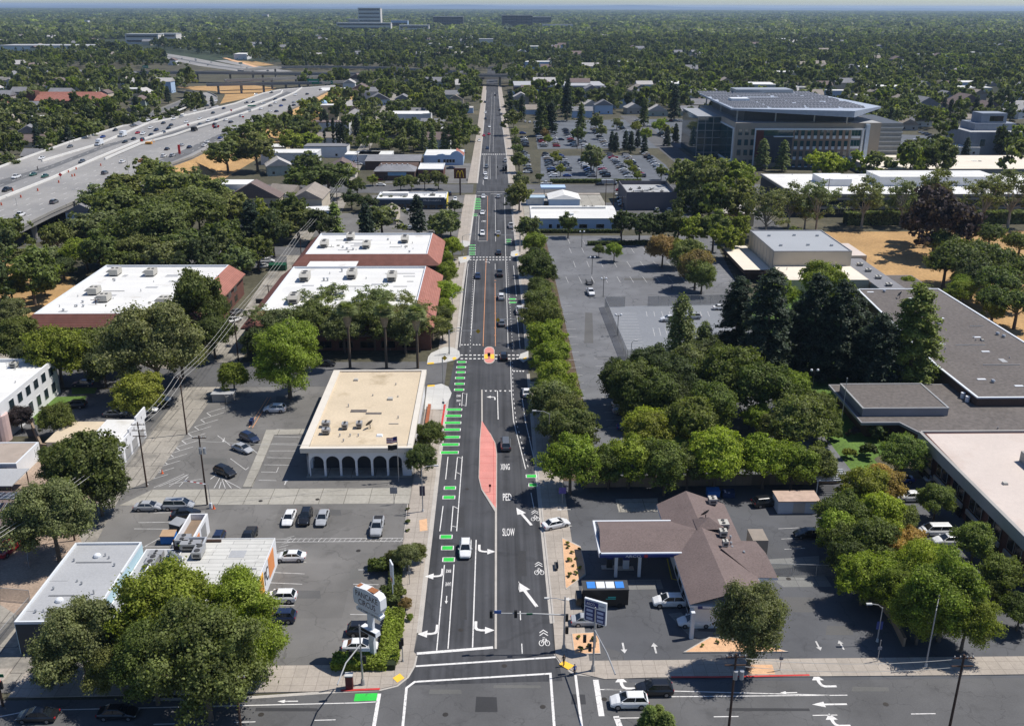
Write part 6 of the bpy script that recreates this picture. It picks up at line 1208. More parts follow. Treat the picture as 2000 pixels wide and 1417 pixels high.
# step van with coloured roof boards
X,Y=g(1178,1178); t=thing('step_van','long black delivery van with blue and white roof boards by the station','van',(X,Y,0),R_(180)); MB().box(-3.4,-1.15,.5,3.,1.15,3.0).box(3.,-1.1,.5,4.,1.1,1.6,top=.1).build('body',M('van_black',(.012,.013,.014),.3,0,.5),t); MB().box(-3.45,-1.2,3.0,3.1,1.2,3.12).build('roof',m_metald,t)
for i,c in enumerate((M('board_blue',(.05,.22,.6),.5),m_trim,m_trim,M('board_blue',(.05,.22,.6),.5))): MB().box(-2.8+i*1.35,-.75,3.13,-1.6+i*1.35,.85,3.2).build('roof_board',c,t)
MB().box(2.98,-.9,1.65,3.02,.9,2.7).build('windscreen',m_cg,t)
for x in (-2.2,2.9):
    for sg in (-1,1): v=[(x+.42*math.cos(2*PI*i/12),sg*yy,.42+.42*math.sin(2*PI*i/12)) for yy in (.9,1.17) for i in range(12)]; MB().add(v,[(i,(i+1)%12,12+(i+1)%12,12+i) for i in range(12)]+[tuple(range(12)),tuple(range(12,24))]).build('wheel',m_tyre,t)
MB().box(-1.6,1.16,1.5,-.2,1.165,1.62).box(-1.6,1.16,1.72,-.5,1.165,1.95).build('side_lettering',M('teal_paint',(.05,.4,.35),.6),t)
X,Y=g(1151,555); t=thing('cage_trailer','small open cage trailer behind the white pickup','trailer',(X,Y,0),R_(-85)); MB().box(-1.6,-.9,.4,1.6,.9,.5).build('floor',m_metald,t); mb=MB()
for i in range(9): mb.box(-1.6+i*.39,-.9,.5,-1.56+i*.39,-.86,1.4).box(-1.6+i*.39,.86,.5,-1.56+i*.39,.9,1.4)
for i in range(3): mb.box(-1.6,-.9,.7+i*.3,1.6,-.87,.74+i*.3).box(-1.6,.87,.7+i*.3,1.6,.9,.74+i*.3)
mb.build('cage',m_metald,t); [MB().box(x,sg*.95,0,x+.55,sg*1.12,.55).build('wheel',m_tyre,t) for x in (-.3,) for sg in (-1,1)]

r6=random.Random(8); k6=0
for sx,n_ in (('520,141 420,128 340,112 290,104 230,95 192,88 172,81 180,76 205,73',26),):
    P=[Vector(p) for p in gs(sx)]
    for i in range(n_):
        j=r6.randrange(len(P)-1); p=P[j].lerp(P[j+1],r6.random()); d=(P[j+1]-P[j]).normalized(); off=r6.uniform(-17,17); k6+=1; c=r6.choice('wwskgrw')
        car(0,0,math.degrees(math.atan2(d.y,d.x)),'suv',c,f'tiny {CC[c][1]} car on the far freeway bend, {nth(k6)} of those','cars on the far freeway',Z(17)+.03,False,(p.x-d.y*off,p.y+d.x*off))
# ================================================================ PETROL STATION
b=Bld('petrol_station','petrol station with brown shingle roofs and a long pump canopy','petrol station',30,122)
m_navy=M('fascia_navy',(.02,.035,.17),.5,0,.5); sh=m_shingle
b.part(MB().box(27.3,108.6,0,36.6,134.3,3.9).box(36.6,115.2,0,38.6,123.2,3.9),'wall',m_whitewall)
rm=MB(); e,rz_,=4.5,6.5
rm.add([(26.4,107.7,e),(31.6,107.1,rz_),(31.2,136,rz_),(26.4,135.2,e),(37.3,108.4,e),(37.4,135.2,e)],[(0,1,2,3),(1,4,5,2)]); rm.add([(37.2,114.0,e),(40.2,114.,e-.1),(39.7,119,5.4),(33,119,6.3),(37.2,123.9,e),(39.6,123.9,e-.1)],[(0,1,2,3),(3,2,5,4)])
b.part(rm,'roof',sh)
b.part(MB().prism([(26.4,107.7),(31.6,107.1),(37.3,108.4),(37.4,114),(40.2,114),(39.6,123.9),(37.4,123.9),(37.4,135.2),(31.2,136),(26.4,135.2)],4.05,4.38),'soffit',m_trim)
cm=MB(); cm.add([(15.6,119.9,4.9),(27.6,119.9,4.9),(31.5,124.6,6.2),(16.0,125.,6.0),(16.1,129.2,4.9),(28,129.2,4.9)],[(0,1,2,3),(3,2,5,4)]); b.part(cm,'canopy_roof',sh)
b.part(MB().box(15.5,119.8,4.3,27.8,120.1,5.0).box(15.4,119.8,4.3,15.7,129.4,5.0).box(15.7,129.1,4.3,28.2,129.4,5.0),'canopy_edge',m_trim); b.part(MB().box(15.5,119.72,4.35,27.8,119.79,4.8),'canopy_fascia',m_navy); b.part(MB().box(15.7,120.1,4.3,28,129.1,4.4),'canopy_ceiling',m_trim)
b.part(MB().box(27.5,107.5,3.9,31.5,107.62,4.35),'shop_fascia',m_navy); walltext(b,'ARCO','S',119.7,20.4,4.58,2.3,.42,m_wp,d=.03); a=22.3; b.part(MB().add([(a+.3*math.cos(PI*k/6),119.69,4.58+.3*math.sin(PI*k/6)) for k in range(12)],[tuple(range(12))]),'emblem',M('emblem_red',(.5,.05,.05),.5))
for x in (18.,21.5): b.part(MB().box(x,121.2,0,x+.45,121.6,4.3),'canopy_post',m_trim); b.part(MB().box(x,127,0,x+.45,127.4,4.3),'canopy_post',m_trim)
b.part(MB().add([(30.6,124.2,6.3),(34.8,124.2,6.3),(34.8,127.4,6.3),(30.6,127.4,6.3),(32.7,125.8,7.5)],[(0,1,4),(1,2,4),(2,3,4),(3,0,4)]),'cupola',sh)
for i,(px,py,h,wd) in enumerate(((1392,973,6.2,1.3),(1412,1025,6,1.6),(1412,1043,6,1.1),(1416,1066,6,.8))): x,y=g(px,py,h); b.unit(x,y,5.2+.2*i,wd,wd,1.2,0,False,m_hvac)
for px,py in ((1400,1067),(1427,1045),(1428,1057),(1430,1065),(1453,1075)): x,y=g(px,py,6); b.vent(x,y,5.3,.5,.12)
x,y=g(1378,1010,6.5); b.dish(x,y,6.2,.8,PI*.7,m_metald)
for i in range(4): b.win('W',27.3,112+i*3,1.6,2.2,2.2,m_trim,m_glassD)
b.part(MB().box(40.2,127,0,42.6,130.5,2.6).box(40.4,127.2,2.6,42.4,130.3,2.61,),'bin_enclosure',M('block_taupe',(.28,.24,.2),.9)); b.part(MB().box(26.4,106.2,0,26.9,106.7,4.2),'shop_post',m_trim)
for i,(px,py) in enumerate(((1222,1110),(1190,1108))):
    x,y=g(px,py); t=thing('fuel_pump',['blue-topped fuel pump in the middle under the canopy edge','dark fuel pump at the left under the canopy edge'][i],'fuel pump',(x,y,0)); MB().box(-1.2,-.5,0,1.2,.5,.16).build('plinth',m_kerb,t); MB().box(-.45,-.3,.16,.45,.3,1.7).build('cabinet',m_trim if i==0 else m_metald,t); MB().box(-.5,-.33,1.7,.5,.33,2.2).build('head',m_navy,t); MB().tube([(.46,0,1.2),(.7,0,.7),(.5,-.1,.4)],.03).build('hose',m_black,t)
yc=MB(); yc.line(gs('1303,1090 1312,1130 1345,1136'),.18,.02); struct(yc.build('yellow_line',M('yellow_paint',(.5,.4,.03),.8)))
# pay-phone style price sign
def post(px,py,h,r=.1,m=None,name='pole',parent=None,at=None):
    X,Y=at or g(px,py); return X,Y
X,Y=g(1160,1268); t=thing('price_sign','blue and white petrol price sign on a tall grey pole by the corner','sign',(X,Y,.14),R_(-28)); t.scale=(.88,.88,.95); MB().cyl(0,.3,0,6.,.16,n=10).build('pole',m_metal,t); MB().box(-1.75,-.18,4.4,1.75,.18,8.,top=0).build('sign_board',m_trim,t)
MB().box(-1.6,-.2,6.9,.5,-.185,7.75).build('name_panel',m_navy,t); MB().box(-1.6,-.2,4.55,1.6,-.185,6.7).build('price_panel',M('price_blue',(.03,.04,.14),.5),t)
def tsign(s,t,x,y,z,w,h,mat,name='lettering'):
    me=text_mesh(s,.0,.01); co=np.empty(len(me.vertices)*3); me.vertices.foreach_get('co',co); co=co.reshape(-1,3); u=(co[:,0]-(co[:,0].min()+co[:,0].max())/2)*w/np.ptp(co[:,0])+x; v=(co[:,1]-(co[:,1].min()+co[:,1].max())/2)*h/np.ptp(co[:,1])+z
    me.vertices.foreach_set('co',np.stack([u,np.full(len(u),y),v],1).ravel()); me.materials.clear(); me.materials.append(mat); me.update(); return link(name,me,t)
tsign('ARCO',t,-.75,-.215,7.33,1.3,.45,m_wp); tsign('ampm',t,1.05,-.215,7.3,.8,.3,m_navy)
for k in range(3):
    for q in (-.85,.85): MB().box(q-.5,-.215,4.75+k*.65,q+.5,-.205,5.15+k*.65).build('price_row',M('price_digits',(.4,.45,.6),.5),t)
# ---- diner sign ------------------------------------------------------------------
X,Y=g(729,1288); t=thing('diner_sign','tall white sign reading PANCAKE CIRCUS at the corner of the car park','sign',(X,Y,0),R_(-38))
MB().box(-.45,-.2,0,.45,.2,7.9).build('column',m_trim,t)
pr=[(-2.3,8.3),(-2.45,8.9),(-2.4,10.3),(-2.0,10.75),(0,11.),(2.,10.75),(2.4,10.3),(2.45,8.9),(2.2,8.3),(0,8.1)]; n=len(pr)
MB().add([(x,-.55,z) for x,z in pr]+[(x,.55,z) for x,z in pr],[tuple(range(n-1,-1,-1))[::-1],tuple(range(2*n-1,n-1,-1))]+[(i,i+n,(i+1)%n+n,(i+1)%n) for i in range(n)]).build('sign_board',[m_whitewall],t)
MB().box(-1.9,-.4,11.0-.25,-.9,.4,10.83).box(.1,-.45,10.93,1.3,.45,11.02).build('rust_patch',M('rust',(.30,.12,.05),.9),t)
tsign('PANCAKE',t,0,-.56,9.95,3.9,.85,m_brownwall); tsign('CIRCUS',t,0,-.56,8.85,3.0,.85,m_brownwall)
pr=[(-2.1,7.2),(-2.2,7.6),(-1.7,8.),(1.7,8.),(2.2,7.6),(2.1,7.2)]; n=6; MB().add([(x,-.4,z) for x,z in pr]+[(x,.4,z) for x,z in pr],[tuple(range(n)),tuple(range(2*n-1,n-1,-1))]+[(i,i+n,(i+1)%n+n,(i+1)%n) for i in range(n)]).build('letter_board',m_trim,t); tsign('FINE FAMILY DINING',t,0,-.41,7.52,3.5,.3,m_brownwall)
MB().box(-1.5,-.55,4.3,1.3,.35,4.95,top=.05).build('lower_board',m_trim,t); MB().box(-1.35,-.57,4.4,1.15,-.555,4.85).build('lower_panel',m_black,t)
X,Y=g(768,1172); t=thing('narrow_sign','narrow white sign panel on a thin pole beside the pavement shrubs','sign',(X,Y,0),R_(-70)); MB().cyl(0,0,0,3.2,.07).build('pole',m_trim,t); MB().box(-.8,-.1,3.2,.8,.1,6.4).build('sign_board',m_trim,t); MB().box(-.5,-.115,3.3,.5,-.105,3.9).build('emblem',m_or,t)
# golden-letter sign on a tall post
X,Y=g(899,381); t=thing('restaurant_sign','tall brown square sign with a yellow M at the signals','sign',(X,Y,0)); MB().box(-.35,-.3,0,.35,.3,7.5).build('post',m_brownwall,t); MB().box(-2.7,-.4,7.5,2.7,.4,12.).build('sign_board',M('sign_brown',(.10,.035,.02),.6),t)
mb=MB(); 
for c in (-.8,.8):
    P=[(c-.8+1.6*k/8,-.42,8.+3.0*math.sin(PI*k/8)**.6) for k in range(9)]; mb.tube(P,.17,6)
mb.build('arches',M('sign_yellow',(.75,.5,.04),.5),t)
X,Y=g(1003,207); t=thing('round_sign','round pale blue sign on a red slanted post far up the avenue','sign',(X,Y,0)); MB().tube([(0,0,0),(2.5,0,9)],.5).build('post',M('post_red',(.4,.06,.05),.6),t); MB().add([(2.2*math.cos(PI*k/8)-1,-.2,10.5+1.6*math.sin(PI*k/8)) for k in range(16)]+[(2.2*math.cos(PI*k/8)-1,.2,10.5+1.6*math.sin(PI*k/8)) for k in range(16)],[tuple(range(16)),tuple(range(31,15,-1))]+[(k,(k+1)%16,(k+1)%16+16,k+16) for k in range(16)]).build('sign_board',m_lbluewall,t)
# ================================================================ POLES AND LIGHTS
m_pole=M('pole_wood',(.075,.045,.032),.9,var=.2,scale=2.); m_wire=M('wire',(.42,.41,.38),.5); m_sig=M('signal_black',(.015,.015,.016),.6); m_lamp=M('lamp_head',(.5,.5,.48),.5)
def upole(px,py,h,label,arms=2,at=None,lean=0.,rz=0.):
    X,Y=at or g(px,py); t=thing('utility_pole',label,'utility pole',(X,Y,0),rz,'utility poles'); MB().tube([(0,0,-.5),(lean,0,h)],.17,8,0,.12).build('post',m_pole,t)
    for k in range(arms): MB().box(lean-1.2,-.07,h-.5-k*1.1,lean+1.2,.07,h-.38-k*1.1).build('crossarm',m_pole,t)
    for k in (-1.05,-.4,.4,1.05): MB().cyl(lean+k,0,h-.38,h-.15,.06,n=6).build('insulator',m_lamp,t)
    return (X,Y,h)
P1=upole(287,950,12.5,'leaning dark utility pole beside the garage row',3); P2=upole(365,848,12.5,'grey utility pole at the alley edge beyond the garages',1); P3=upole(405,985,13,'dark utility pole with transformers by the bank car park',1); P4=upole(146,1055,9.5,'utility pole rising from the round olive tree',1)
P5=upole(466,706,11.5,'utility pole in the alley beside the tiled offices',2); P6=upole(590,520,11.,'utility pole on the alley behind the tiled office',2); P7=upole(660,420,11,'utility pole by the light green conifer',2); P8=upole(700,340,11.,'utility pole beside the back alley, nearest',2); P9=upole(722,300,11,'utility pole beside the back alley, second',2); P10=upole(745,262,11,'utility pole beside the back alley, third',2)
for px,py,h,l in ((197,655,10,'utility pole in front of the left tiled office'),(528,610,8,'dark pole between the two tiled offices'),(1182,412,13,'utility pole behind the pale blue store'),(1198,405,12,'second utility pole behind the pale blue store'),(1135,330,13,'utility pole in the nearer packed car park'),(1165,355,14,'utility pole on the side street hedge'),(1127,292,14,'tall grey pole between the packed car parks'),(1212,462,15,'tall thin pole at the edge of the big car park'),(1612,420,15,'thin pole before the long white office'),(618,380,11,'utility pole mid left near the dark tree')): upole(px,py,h,l,1)
Pa=upole(0,0,12,'utility pole with grey transformers rising at the bottom edge',2,at=(27.2,87.6)); Pb=upole(0,0,12,'utility pole at the bottom right edge of the cross street',2,at=(52.8,87.)); upole(473,1440,9,'dark pole at the bottom edge left of the crossing',1)
for (X,Y,h),l in ((Pa,'a'),(P3,'b')):
    for k in (-.35,.35):
        o=MB().cyl(X+k+.4,Y-.3,h-3.2,h-2.1,.26,n=10).build('transformer',m_galv); o['label']=('grey transformer can on the pole at the bottom edge, ' if l=='a' else 'grey transformer can on the bank car park pole, ')+('left one' if k<0 else 'right one'); o['category']='transformer'
def wire(a,b,label,sag=1.,r=.036,off=0.):
    P=[(a[0]+(b[0]-a[0])*k/10+off,a[1]+(b[1]-a[1])*k/10,a[2]+(b[2]-a[2])*k/10-sag*4*(k/10)*(1-k/10)) for k in range(11)]
    o=MB().tube(P,r,4).build('power_line',m_wire); tag(o,label,'power line','power lines')
PE=(-78,100,10.5)
for a,b,l in ((PE,P4,'bottom left edge to the round olive tree'),(P4,P1,'round olive tree to the garage row pole'),(P1,P2,'between the garage poles'),(P2,P5,'garage pole to the tiled office alley'),(P5,P6,'along the tiled office alley'),(P6,P7,'tiled office alley to the conifer'),(P7,P8,'conifer to the back alley'),(P8,P9,'first span of the back alley'),(P9,P10,'second span of the back alley')):
    for k,o in (('left',-1.),('middle',0),('right',1.)): wire((a[0],a[1],a[2]-.2),(b[0],b[1],b[2]-.2),f'{k} overhead wire, {l}',.9,off=o)
for k,o in (('upper',0),('lower',-1.1)): wire((Pa[0],Pa[1],11.5+o),(Pb[0],Pb[1],11.5+o),f'{k} overhead wire between the two bottom right poles',.8)
wire((P3[0],P3[1],12),(-14.5,152,7.5),'thin wire from the bank car park pole to the arcade',.5)
def lamp(px,py,h,az,label,arm=2.6,group='street lamps',m=None,at=None,extra=None,base=.14):
    X,Y=at or g(px,py,base); t=thing('street_lamp',label,'street lamp',(X,Y,base),R_(az),group); MB().tube([(0,0,0),(0,0,h-.6)],.11,8,0,.07).build('pole',m or m_metal,t); MB().cyl(0,0,0,.5,.2,.14,8).build('base',m_lamp,t); MB().tube([(0,0,h-.7),(arm*.4,0,h-.15),(arm,0,h)],.05,6).build('arm',m or m_metal,t); MB().box(arm-.1,-.16,h-.1,arm+.65,.16,h+.08).build('lamp_head',m_lamp,t)
    if extra:
        for z,w_,hh,mm,nm in extra: MB().box(-w_/2-.0,-.06,z,w_/2,.06,z+hh).build(nm,mm,t)
    return t
lamp(826,998,8.6,0,'street lamp with hanging banners on the left pavement above the planter',2.2,extra=((3.,.9,1.8,M('banner_dark',(.06,.05,.08),.7),'banner'),))
lamp(1072,884,8.8,180,'street lamp in front of the trees on the right kerb',2.6); lamp(1036,665,8.8,180,'street lamp at the nearer crosswalk, right side',2.6); lamp(1713,1252,6.,180,'lamp with a small blue sign beside the station exit',1.6,extra=((2.,.8,1.2,M('sign_bluered',(.06,.08,.25),.6),'sign_board'),))
lamp(1808,1300,9.2,60,'street lamp in front of the big bright tree, lower right',2.6); lamp(877,690,6.5,10,'street lamp at the nearer crosswalk, left side, lower arm',2.4); lamp(884,620,7.2,5,'street lamp on the left pavement behind the crosswalk',2.4); lamp(904,497,7.,5,'street lamp at the farther crosswalk, left side',2.2); lamp(1015,490,7.,180,'street lamp at the farther crosswalk, right side',2.2)
lamp(1232,703,5,0,'short lamp beside the fenced court corner',.8,base=0); lamp(40,440,11,180,'tall lamp at the freeway edge, leftmost',3.,base=0); lamp(170,440,14,180,'tall lamp at the freeway edge, second',3.,base=0); lamp(256,370,15,180,'tall lamp at the freeway edge, third',3.,base=0)
for i,(x,y) in enumerate(((12,312),(65,318),(135,300),(190,262),(242,246))): lamp(x+6,y+12,12,0,f'tall lamp along the far side of the freeway, {nth(i+1)} from left',2.5,base=0)
def globe(px,py,h,label,n=2):
    X,Y=g(px,py); t=thing('car_park_lamp',label,'lamp post',(X,Y,0),0,'car park lamps'); MB().tube([(0,0,0),(0,0,h)],.09,8).build('pole',m_metald,t); MB().box(-.7,-.04,h-.2,.7,.04,h-.1).build('arm',m_metald,t)
    for sx in (-.7,.7): b_=MB(); [b_.cyl(sx,0,h-.1+.3*(1-math.cos(PI*k/5)),h-.1+.3*(1-math.cos(PI*(k+1)/5)),.3*math.sin(PI*k/5)+.01,.3*math.sin(PI*(k+1)/5)+.01,10) for k in range(5)]; b_.build('globe',m_trim,t)
globe(1156,536,5.5,'white-globed lamp in the middle of the big car park'); globe(1136,483,5.5,'white-globed lamp at the top of the big car park'); globe(1319,470,5.5,'white-globed lamp behind the russet tree'); globe(1178,580,5.5,'white-globed lamp at the fence corner of the court'); globe(1206,655,5.5,'white-globed lamp along the court fence'); globe(1586,765,5,'white-globed lamp on the lawn by the palms')
def signal_head(parent,x,y,z,name='signal_head'):
    o=MB().box(x-.2,y-.15,z,x+.2,y+.15,z+1.05).build(name,m_sig,parent)
    for k in range(3): MB().add([(x+.12*math.cos(PI*i/4),y+.16,z+.2+k*.32+.12*math.sin(PI*i/4)) for i in range(8)],[tuple(range(8))]).build('lens',M('lens_dark',(.06,.03,.03),.4),o)
    return o
X,Y=g(1101,1270); t=thing('traffic_signal','mast-arm traffic signal reaching left over the lanes from the right corner','traffic signal',(X,Y,.14)); MB().tube([(0,0,0),(0,0,8.3)],.15,8,0,.09).build('pole',m_metal,t); MB().cyl(0,0,0,.8,.34,.2,8).build('base',m_concwall,t); MB().tube([(0,0,5.5),(-4,0,5.75),(-9.6,0,5.9)],.10,8,0,.06).build('mast_arm',m_metal,t); MB().tube([(0,0,7.7),(-1.2,0,8.1),(-2.2,0,8.1)],.05,6).build('lamp_arm',m_metal,t); MB().box(-2.7,-.15,8.02,-2.1,.15,8.18).build('lamp_head',m_lamp,t)
signal_head(t,-9.6,0,5.2); signal_head(t,-6.4,0,5.2); signal_head(t,.35,0,2.6); signal_head(t,.3,.2,4.4); MB().box(-9.2,-.08,5.85,-8.3,-.02,6.3).build('street_sign',M('sign_blue_small',(.05,.12,.35),.6),t); MB().box(-5.,-.08,5.6,-4.2,-.02,5.85).build('street_sign',M('sign_green',(.01,.12,.05),.6),t)
X,Y=g(1158,1310); t=thing('traffic_signal','tall signal and lamp pole on the right corner beside the yellow ramp','traffic signal',(X,Y,.14)); MB().tube([(0,0,0),(0,0,9.6)],.15,8,0,.08).build('pole',m_metal,t); MB().cyl(0,0,0,.8,.34,.2,8).build('base',m_concwall,t); MB().tube([(0,0,6.2),(1.,-5,6.5),(1.5,-9,6.6)],.09,8).build('mast_arm',m_metal,t); signal_head(t,-.5,0,3.0); signal_head(t,-1.2,.1,4.3)
X,Y=g(709,1337); t=thing('traffic_signal','signal pole with lamp and mast arm on the left corner','traffic signal',(X,Y,.14)); MB().tube([(0,0,0),(0,0,8.9)],.14,8,0,.08).build('pole',m_metal,t); MB().cyl(0,0,0,.8,.32,.2,8).build('base',m_concwall,t); MB().tube([(0,0,6.),(-1.2,-4,6.4),(-1.6,-8,6.5)],.09,8).build('mast_arm',m_metal,t); signal_head(t,-.9,-2,5.6); signal_head(t,.4,0,3.2); MB().box(.1,-.05,5.,1.1,.02,5.5).build('street_sign',m_trim,t)
X,Y=g(787,1292); t=thing('pedestrian_signal','short black-headed signal post on the left corner near the crosswalk','traffic signal',(X,Y,.14)); MB().cyl(0,0,0,2.6,.07,n=8).build('pole',m_metal,t); signal_head(t,0,0,2.5); signal_head(t,-.25,.1,1.9); MB().cyl(0,0,0,.3,.2,.12,8).build('base',m_concwall,t)
def mast(px,py,ex,ey,h,label,base=.14):
    X,Y=g(px,py,base); ax,ay=g(ex,ey,h); t=thing('warning_mast',label,'traffic signal',(X,Y,base)); MB().tube([(0,0,0),(0,0,h)],.12,8).build('pole',m_metal,t); MB().tube([(0,0,h-.7),((ax-X)*.3,0,h-.1),(ax-X,0,h)],.07,6).build('mast_arm',m_metal,t); e=ax-X; MB().add([(e-.6,-.1,h-.2),(e,-.1,h-.8),(e+.6,-.1,h-.2),(e,-.1,h+.4)],[(0,1,2,3)]).add([(e-.6,-.07,h-.2),(e,-.07,h-.8),(e+.6,-.07,h-.2),(e,-.07,h+.4)],[(3,2,1,0)]).build('diamond_sign',M('sign_amber',(.6,.38,.02),.5),t)
mast(1037,668,973,641,6.2,'mast arm with yellow diamond over the nearer crosswalk, right side'); mast(1016,492,973,466,6.,'mast arm with yellow diamond over the farther crosswalk, right side'); mast(878,692,934,639,6.2,'mast arm reaching over the nearer crosswalk from the left'); mast(865,747,866,716,6.2,'pole with dark banner on the new white pavement')
for px,py,l in ((985,348,'black traffic signal cluster on the right side of the signalled crossing'),(866+32,375,'traffic signal on the left side of the signalled crossing')):
    X,Y=g(px,py,.14); t=thing('traffic_signal',l,'traffic signal',(X,Y,.14)); MB().cyl(0,0,0,6,.12,n=8).build('pole',m_metal,t); MB().tube([(0,0,5.6),(-3.5 if px>950 else 3.5,0,5.9)],.08,6).build('mast_arm',m_metal,t); signal_head(t,-3.4 if px>950 else 3.4,0,5.); signal_head(t,0,0,3.4)
# banner / info pylons
for px,py,h,l,c in ((1098,983,3.6,'blue and red hanging sign on a pole at the station entrance',(.10,.08,.28)),(800,1140,3.2,'thin grey parking sign post on the left pavement',(.3,.3,.3)),(770,938+45,3.6,'thin sign post at the planter of the left pavement',(.3,.3,.3)),(1720-6,1290,3.3,'small street sign post beside the red kerb',(.25,.25,.27)),(1523,1308,3.,'small sign post by the tree pit',(.2,.2,.2)),(1003,688,2.6,'small sign at the nearer crosswalk island right',(.3,.3,.3)),(866,800,2.6,'parking sign post by the red kerb',(.1,.15,.2))):
    X,Y=g(px,py,.14); t=thing('sign_post',l,'sign',(X,Y,.14)); MB().cyl(0,0,0,h,.05,n=6).build('post',m_metal,t); s_=.62 if h>3.4 else .25; MB().box(-s_,-.08,h*.55,s_,-.03,h*.55+s_*1.9).build('sign_board',M('sign_c%d'%px,c,.6),t)
X,Y=g(955,700,.15); t=thing('island_sign','small black keep-right sign on the red refuge island','sign',(X,Y,.15)); MB().cyl(0,0,0,1.4,.05,n=6).build('post',m_black,t); MB().box(-.35,-.05,.6,.35,.0,1.5).build('sign_board',m_black,t)
X,Y=g(957,960,.16); t=thing('island_sign','tiny dark marker post on the long red median island','sign',(X,Y,.16)); MB().cyl(0,0,0,1.5,.05,n=6).build('post',m_black,t); MB().box(-.2,-.05,1.,.2,0,1.5).build('sign_board',M('dark_red',(.12,.01,.02),.6),t)
# flags
X,Y=g(779,940); t=thing('flagpole','flagpole with a striped flag above a black flag beside the arcade','flagpole',(X,Y,0)); MB().cyl(0,0,0,9.,.09,.05,8).build('pole',m_metal,t)
def flag(z,w,h,mats,stripes): 
    mb=MB(); n=8
    for i in range(n):
        x0,x1=-w*i/n,-w*(i+1)/n; y0,y1=.12*math.sin(i*1.1),.12*math.sin((i+1)*1.1)
        for k in range(stripes): z0=z-h*k/stripes-.25*i/n*h; z1=z-h*(k+1)/stripes-.25*i/n*h; d=-.25*h/n; mb.add([(x0,y0,z0),(x0,y0,z1),(x1,y1,z1+d),(x1,y1,z0+d)],[(0,1,2,3)],(2 if (i<3 and k<stripes//2+1 and stripes>1) else k%2))
    return mb.build('flag',mats,t)
flag(8.9,1.9,1.15,[M('flag_red',(.35,.03,.04),.8),m_trim,M('flag_blue',(.02,.03,.14),.8)],7); flag(7.4,1.7,1.0,[m_black,m_black,m_black],1); 
X,Y=g(1641,838); t=thing('flagpole','tall bare silver flagpole before the low complex','flagpole',(X,Y,0)); MB().cyl(0,0,0,11.,.1,.05,8).build('pole',m_galv,t); MB().cyl(0,0,11,11.2,.12,n=8).build('finial',m_galv,t)
# ================================================================ SHEDS, BINS, FENCES
X,Y=g(1559,1003); t=thing('storage_shed','white block bin enclosure with flat rusty roof behind the station','shed',(X,Y,0)); MB().box(-3.5,0,0,3.5,3.6,2.3).build('wall',M('wall_pale_blue2',(.45,.5,.56),.8,var=.05),t); MB().box(-3.6,-.1,2.3,3.6,3.7,2.45).build('roof',M('roof_rusty',(.45,.33,.26),.9,var=.2,scale=.8),t); MB().box(-1,-.05,0,1,0.01,2.1).build('door',m_metal,t)
def bin_(px,py,w,d,h,m,label,name='dumpster',lid=None,rz=0.):
    X,Y=g(px,py); t=thing(name,label,'dumpster' if name=='dumpster' else name.replace('_',' '),(X,Y,0),R_(rz)); MB().box(-w/2,-d/2,.12,w/2,d/2,h*.82).build('body',m,t); MB().add([(-w/2-.04,-d/2-.04,h*.8),(w/2+.04,-d/2-.04,h*.8),(w/2+.04,d/2+.04,h),(-w/2-.04,d/2+.04,h),(-w/2-.04,-d/2-.04,h*.86),(w/2+.04,-d/2-.04,h*.86)],[(0,1,5,4),(4,5,2,3),(0,4,3),(1,2,5)]).build('lid',lid or m,t); return t
m_bl=M('dumpster_blue',(.02,.16,.5),.5); bin_(1392,968,2.2,1.3,1.4,m_bl,'bright blue dumpster behind the station roof'); bin_(1422,970,2.,1.2,1.3,M('dumpster_navy',(.02,.04,.1),.6),'dark blue dumpster right of the bright one'); bin_(331,1058,2.2,1.6,1.8,m_bl,'blue tarpaulined dumpster topped with cardboard behind the diner',lid=M('cardboard',(.42,.28,.17),.9)); bin_(350,1036,2.2,1.9,1.9,m_metald,'black wrapped dumpster behind the diner',lid=M('foil',(.3,.31,.32),.4),rz=-25); bin_(543,527,5.5,2.4,2.2,M('container_green',(.01,.07,.035),.5),'dark green skip beside the tiled office')
X,Y=g(683,1342,.14); t=thing('utility_cabinet','dark red utility cabinet on the pavement by the red kerb','cabinet',(X,Y,.14)); MB().box(-.45,-.35,0,.45,.35,1.9).build('cabinet_body',M('cabinet_red',(.13,.03,.03),.6,var=.3,scale=2),t); MB().box(-.5,-.4,1.9,.5,.4,2.05).build('cap',m_lamp,t)
t=thing('mobile_bin_pair','cluster of dark blue bins on the narrow orange-edged island','bins',(*g(491,829),0)); [MB().box(-.3,-.5+i*1.,0,.3,.1+i*1.,1.1,top=-.04).build('bin',M('bin_navy',(.015,.03,.09),.5),t) for i in range(2)]
X,Y=g(1086,1108,.14); t=thing('bus_bench','dark bench against the tan gravel bed','bench',(X,Y,.14),PI/2); MB().box(-.9,-.25,.4,.9,.25,.46).build('seat',m_metald,t); MB().box(-.9,-.3,.46,.9,-.25,.9).build('backrest',m_metald,t); [MB().box(x,-.2,0,x+.08,.2,.4).build('leg',m_metald,t) for x in (-.8,.72)]
for i,(x,y) in enumerate(((317,924),(418,993))):
    X,Y=g(x,y); t=thing('traffic_cone',['orange cone at the alley kerb','orange cone at the foot of the barrier gate'][i],'cone',(X,Y,0)); MB().cyl(0,0,.04,.75,.18,.04,10).build('cone',M('cone_orange',(.75,.13,.03),.6),t); MB().box(-.22,-.22,0,.22,.22,.04).build('base',M('cone_orange',(.75,.13,.03),.6),t)
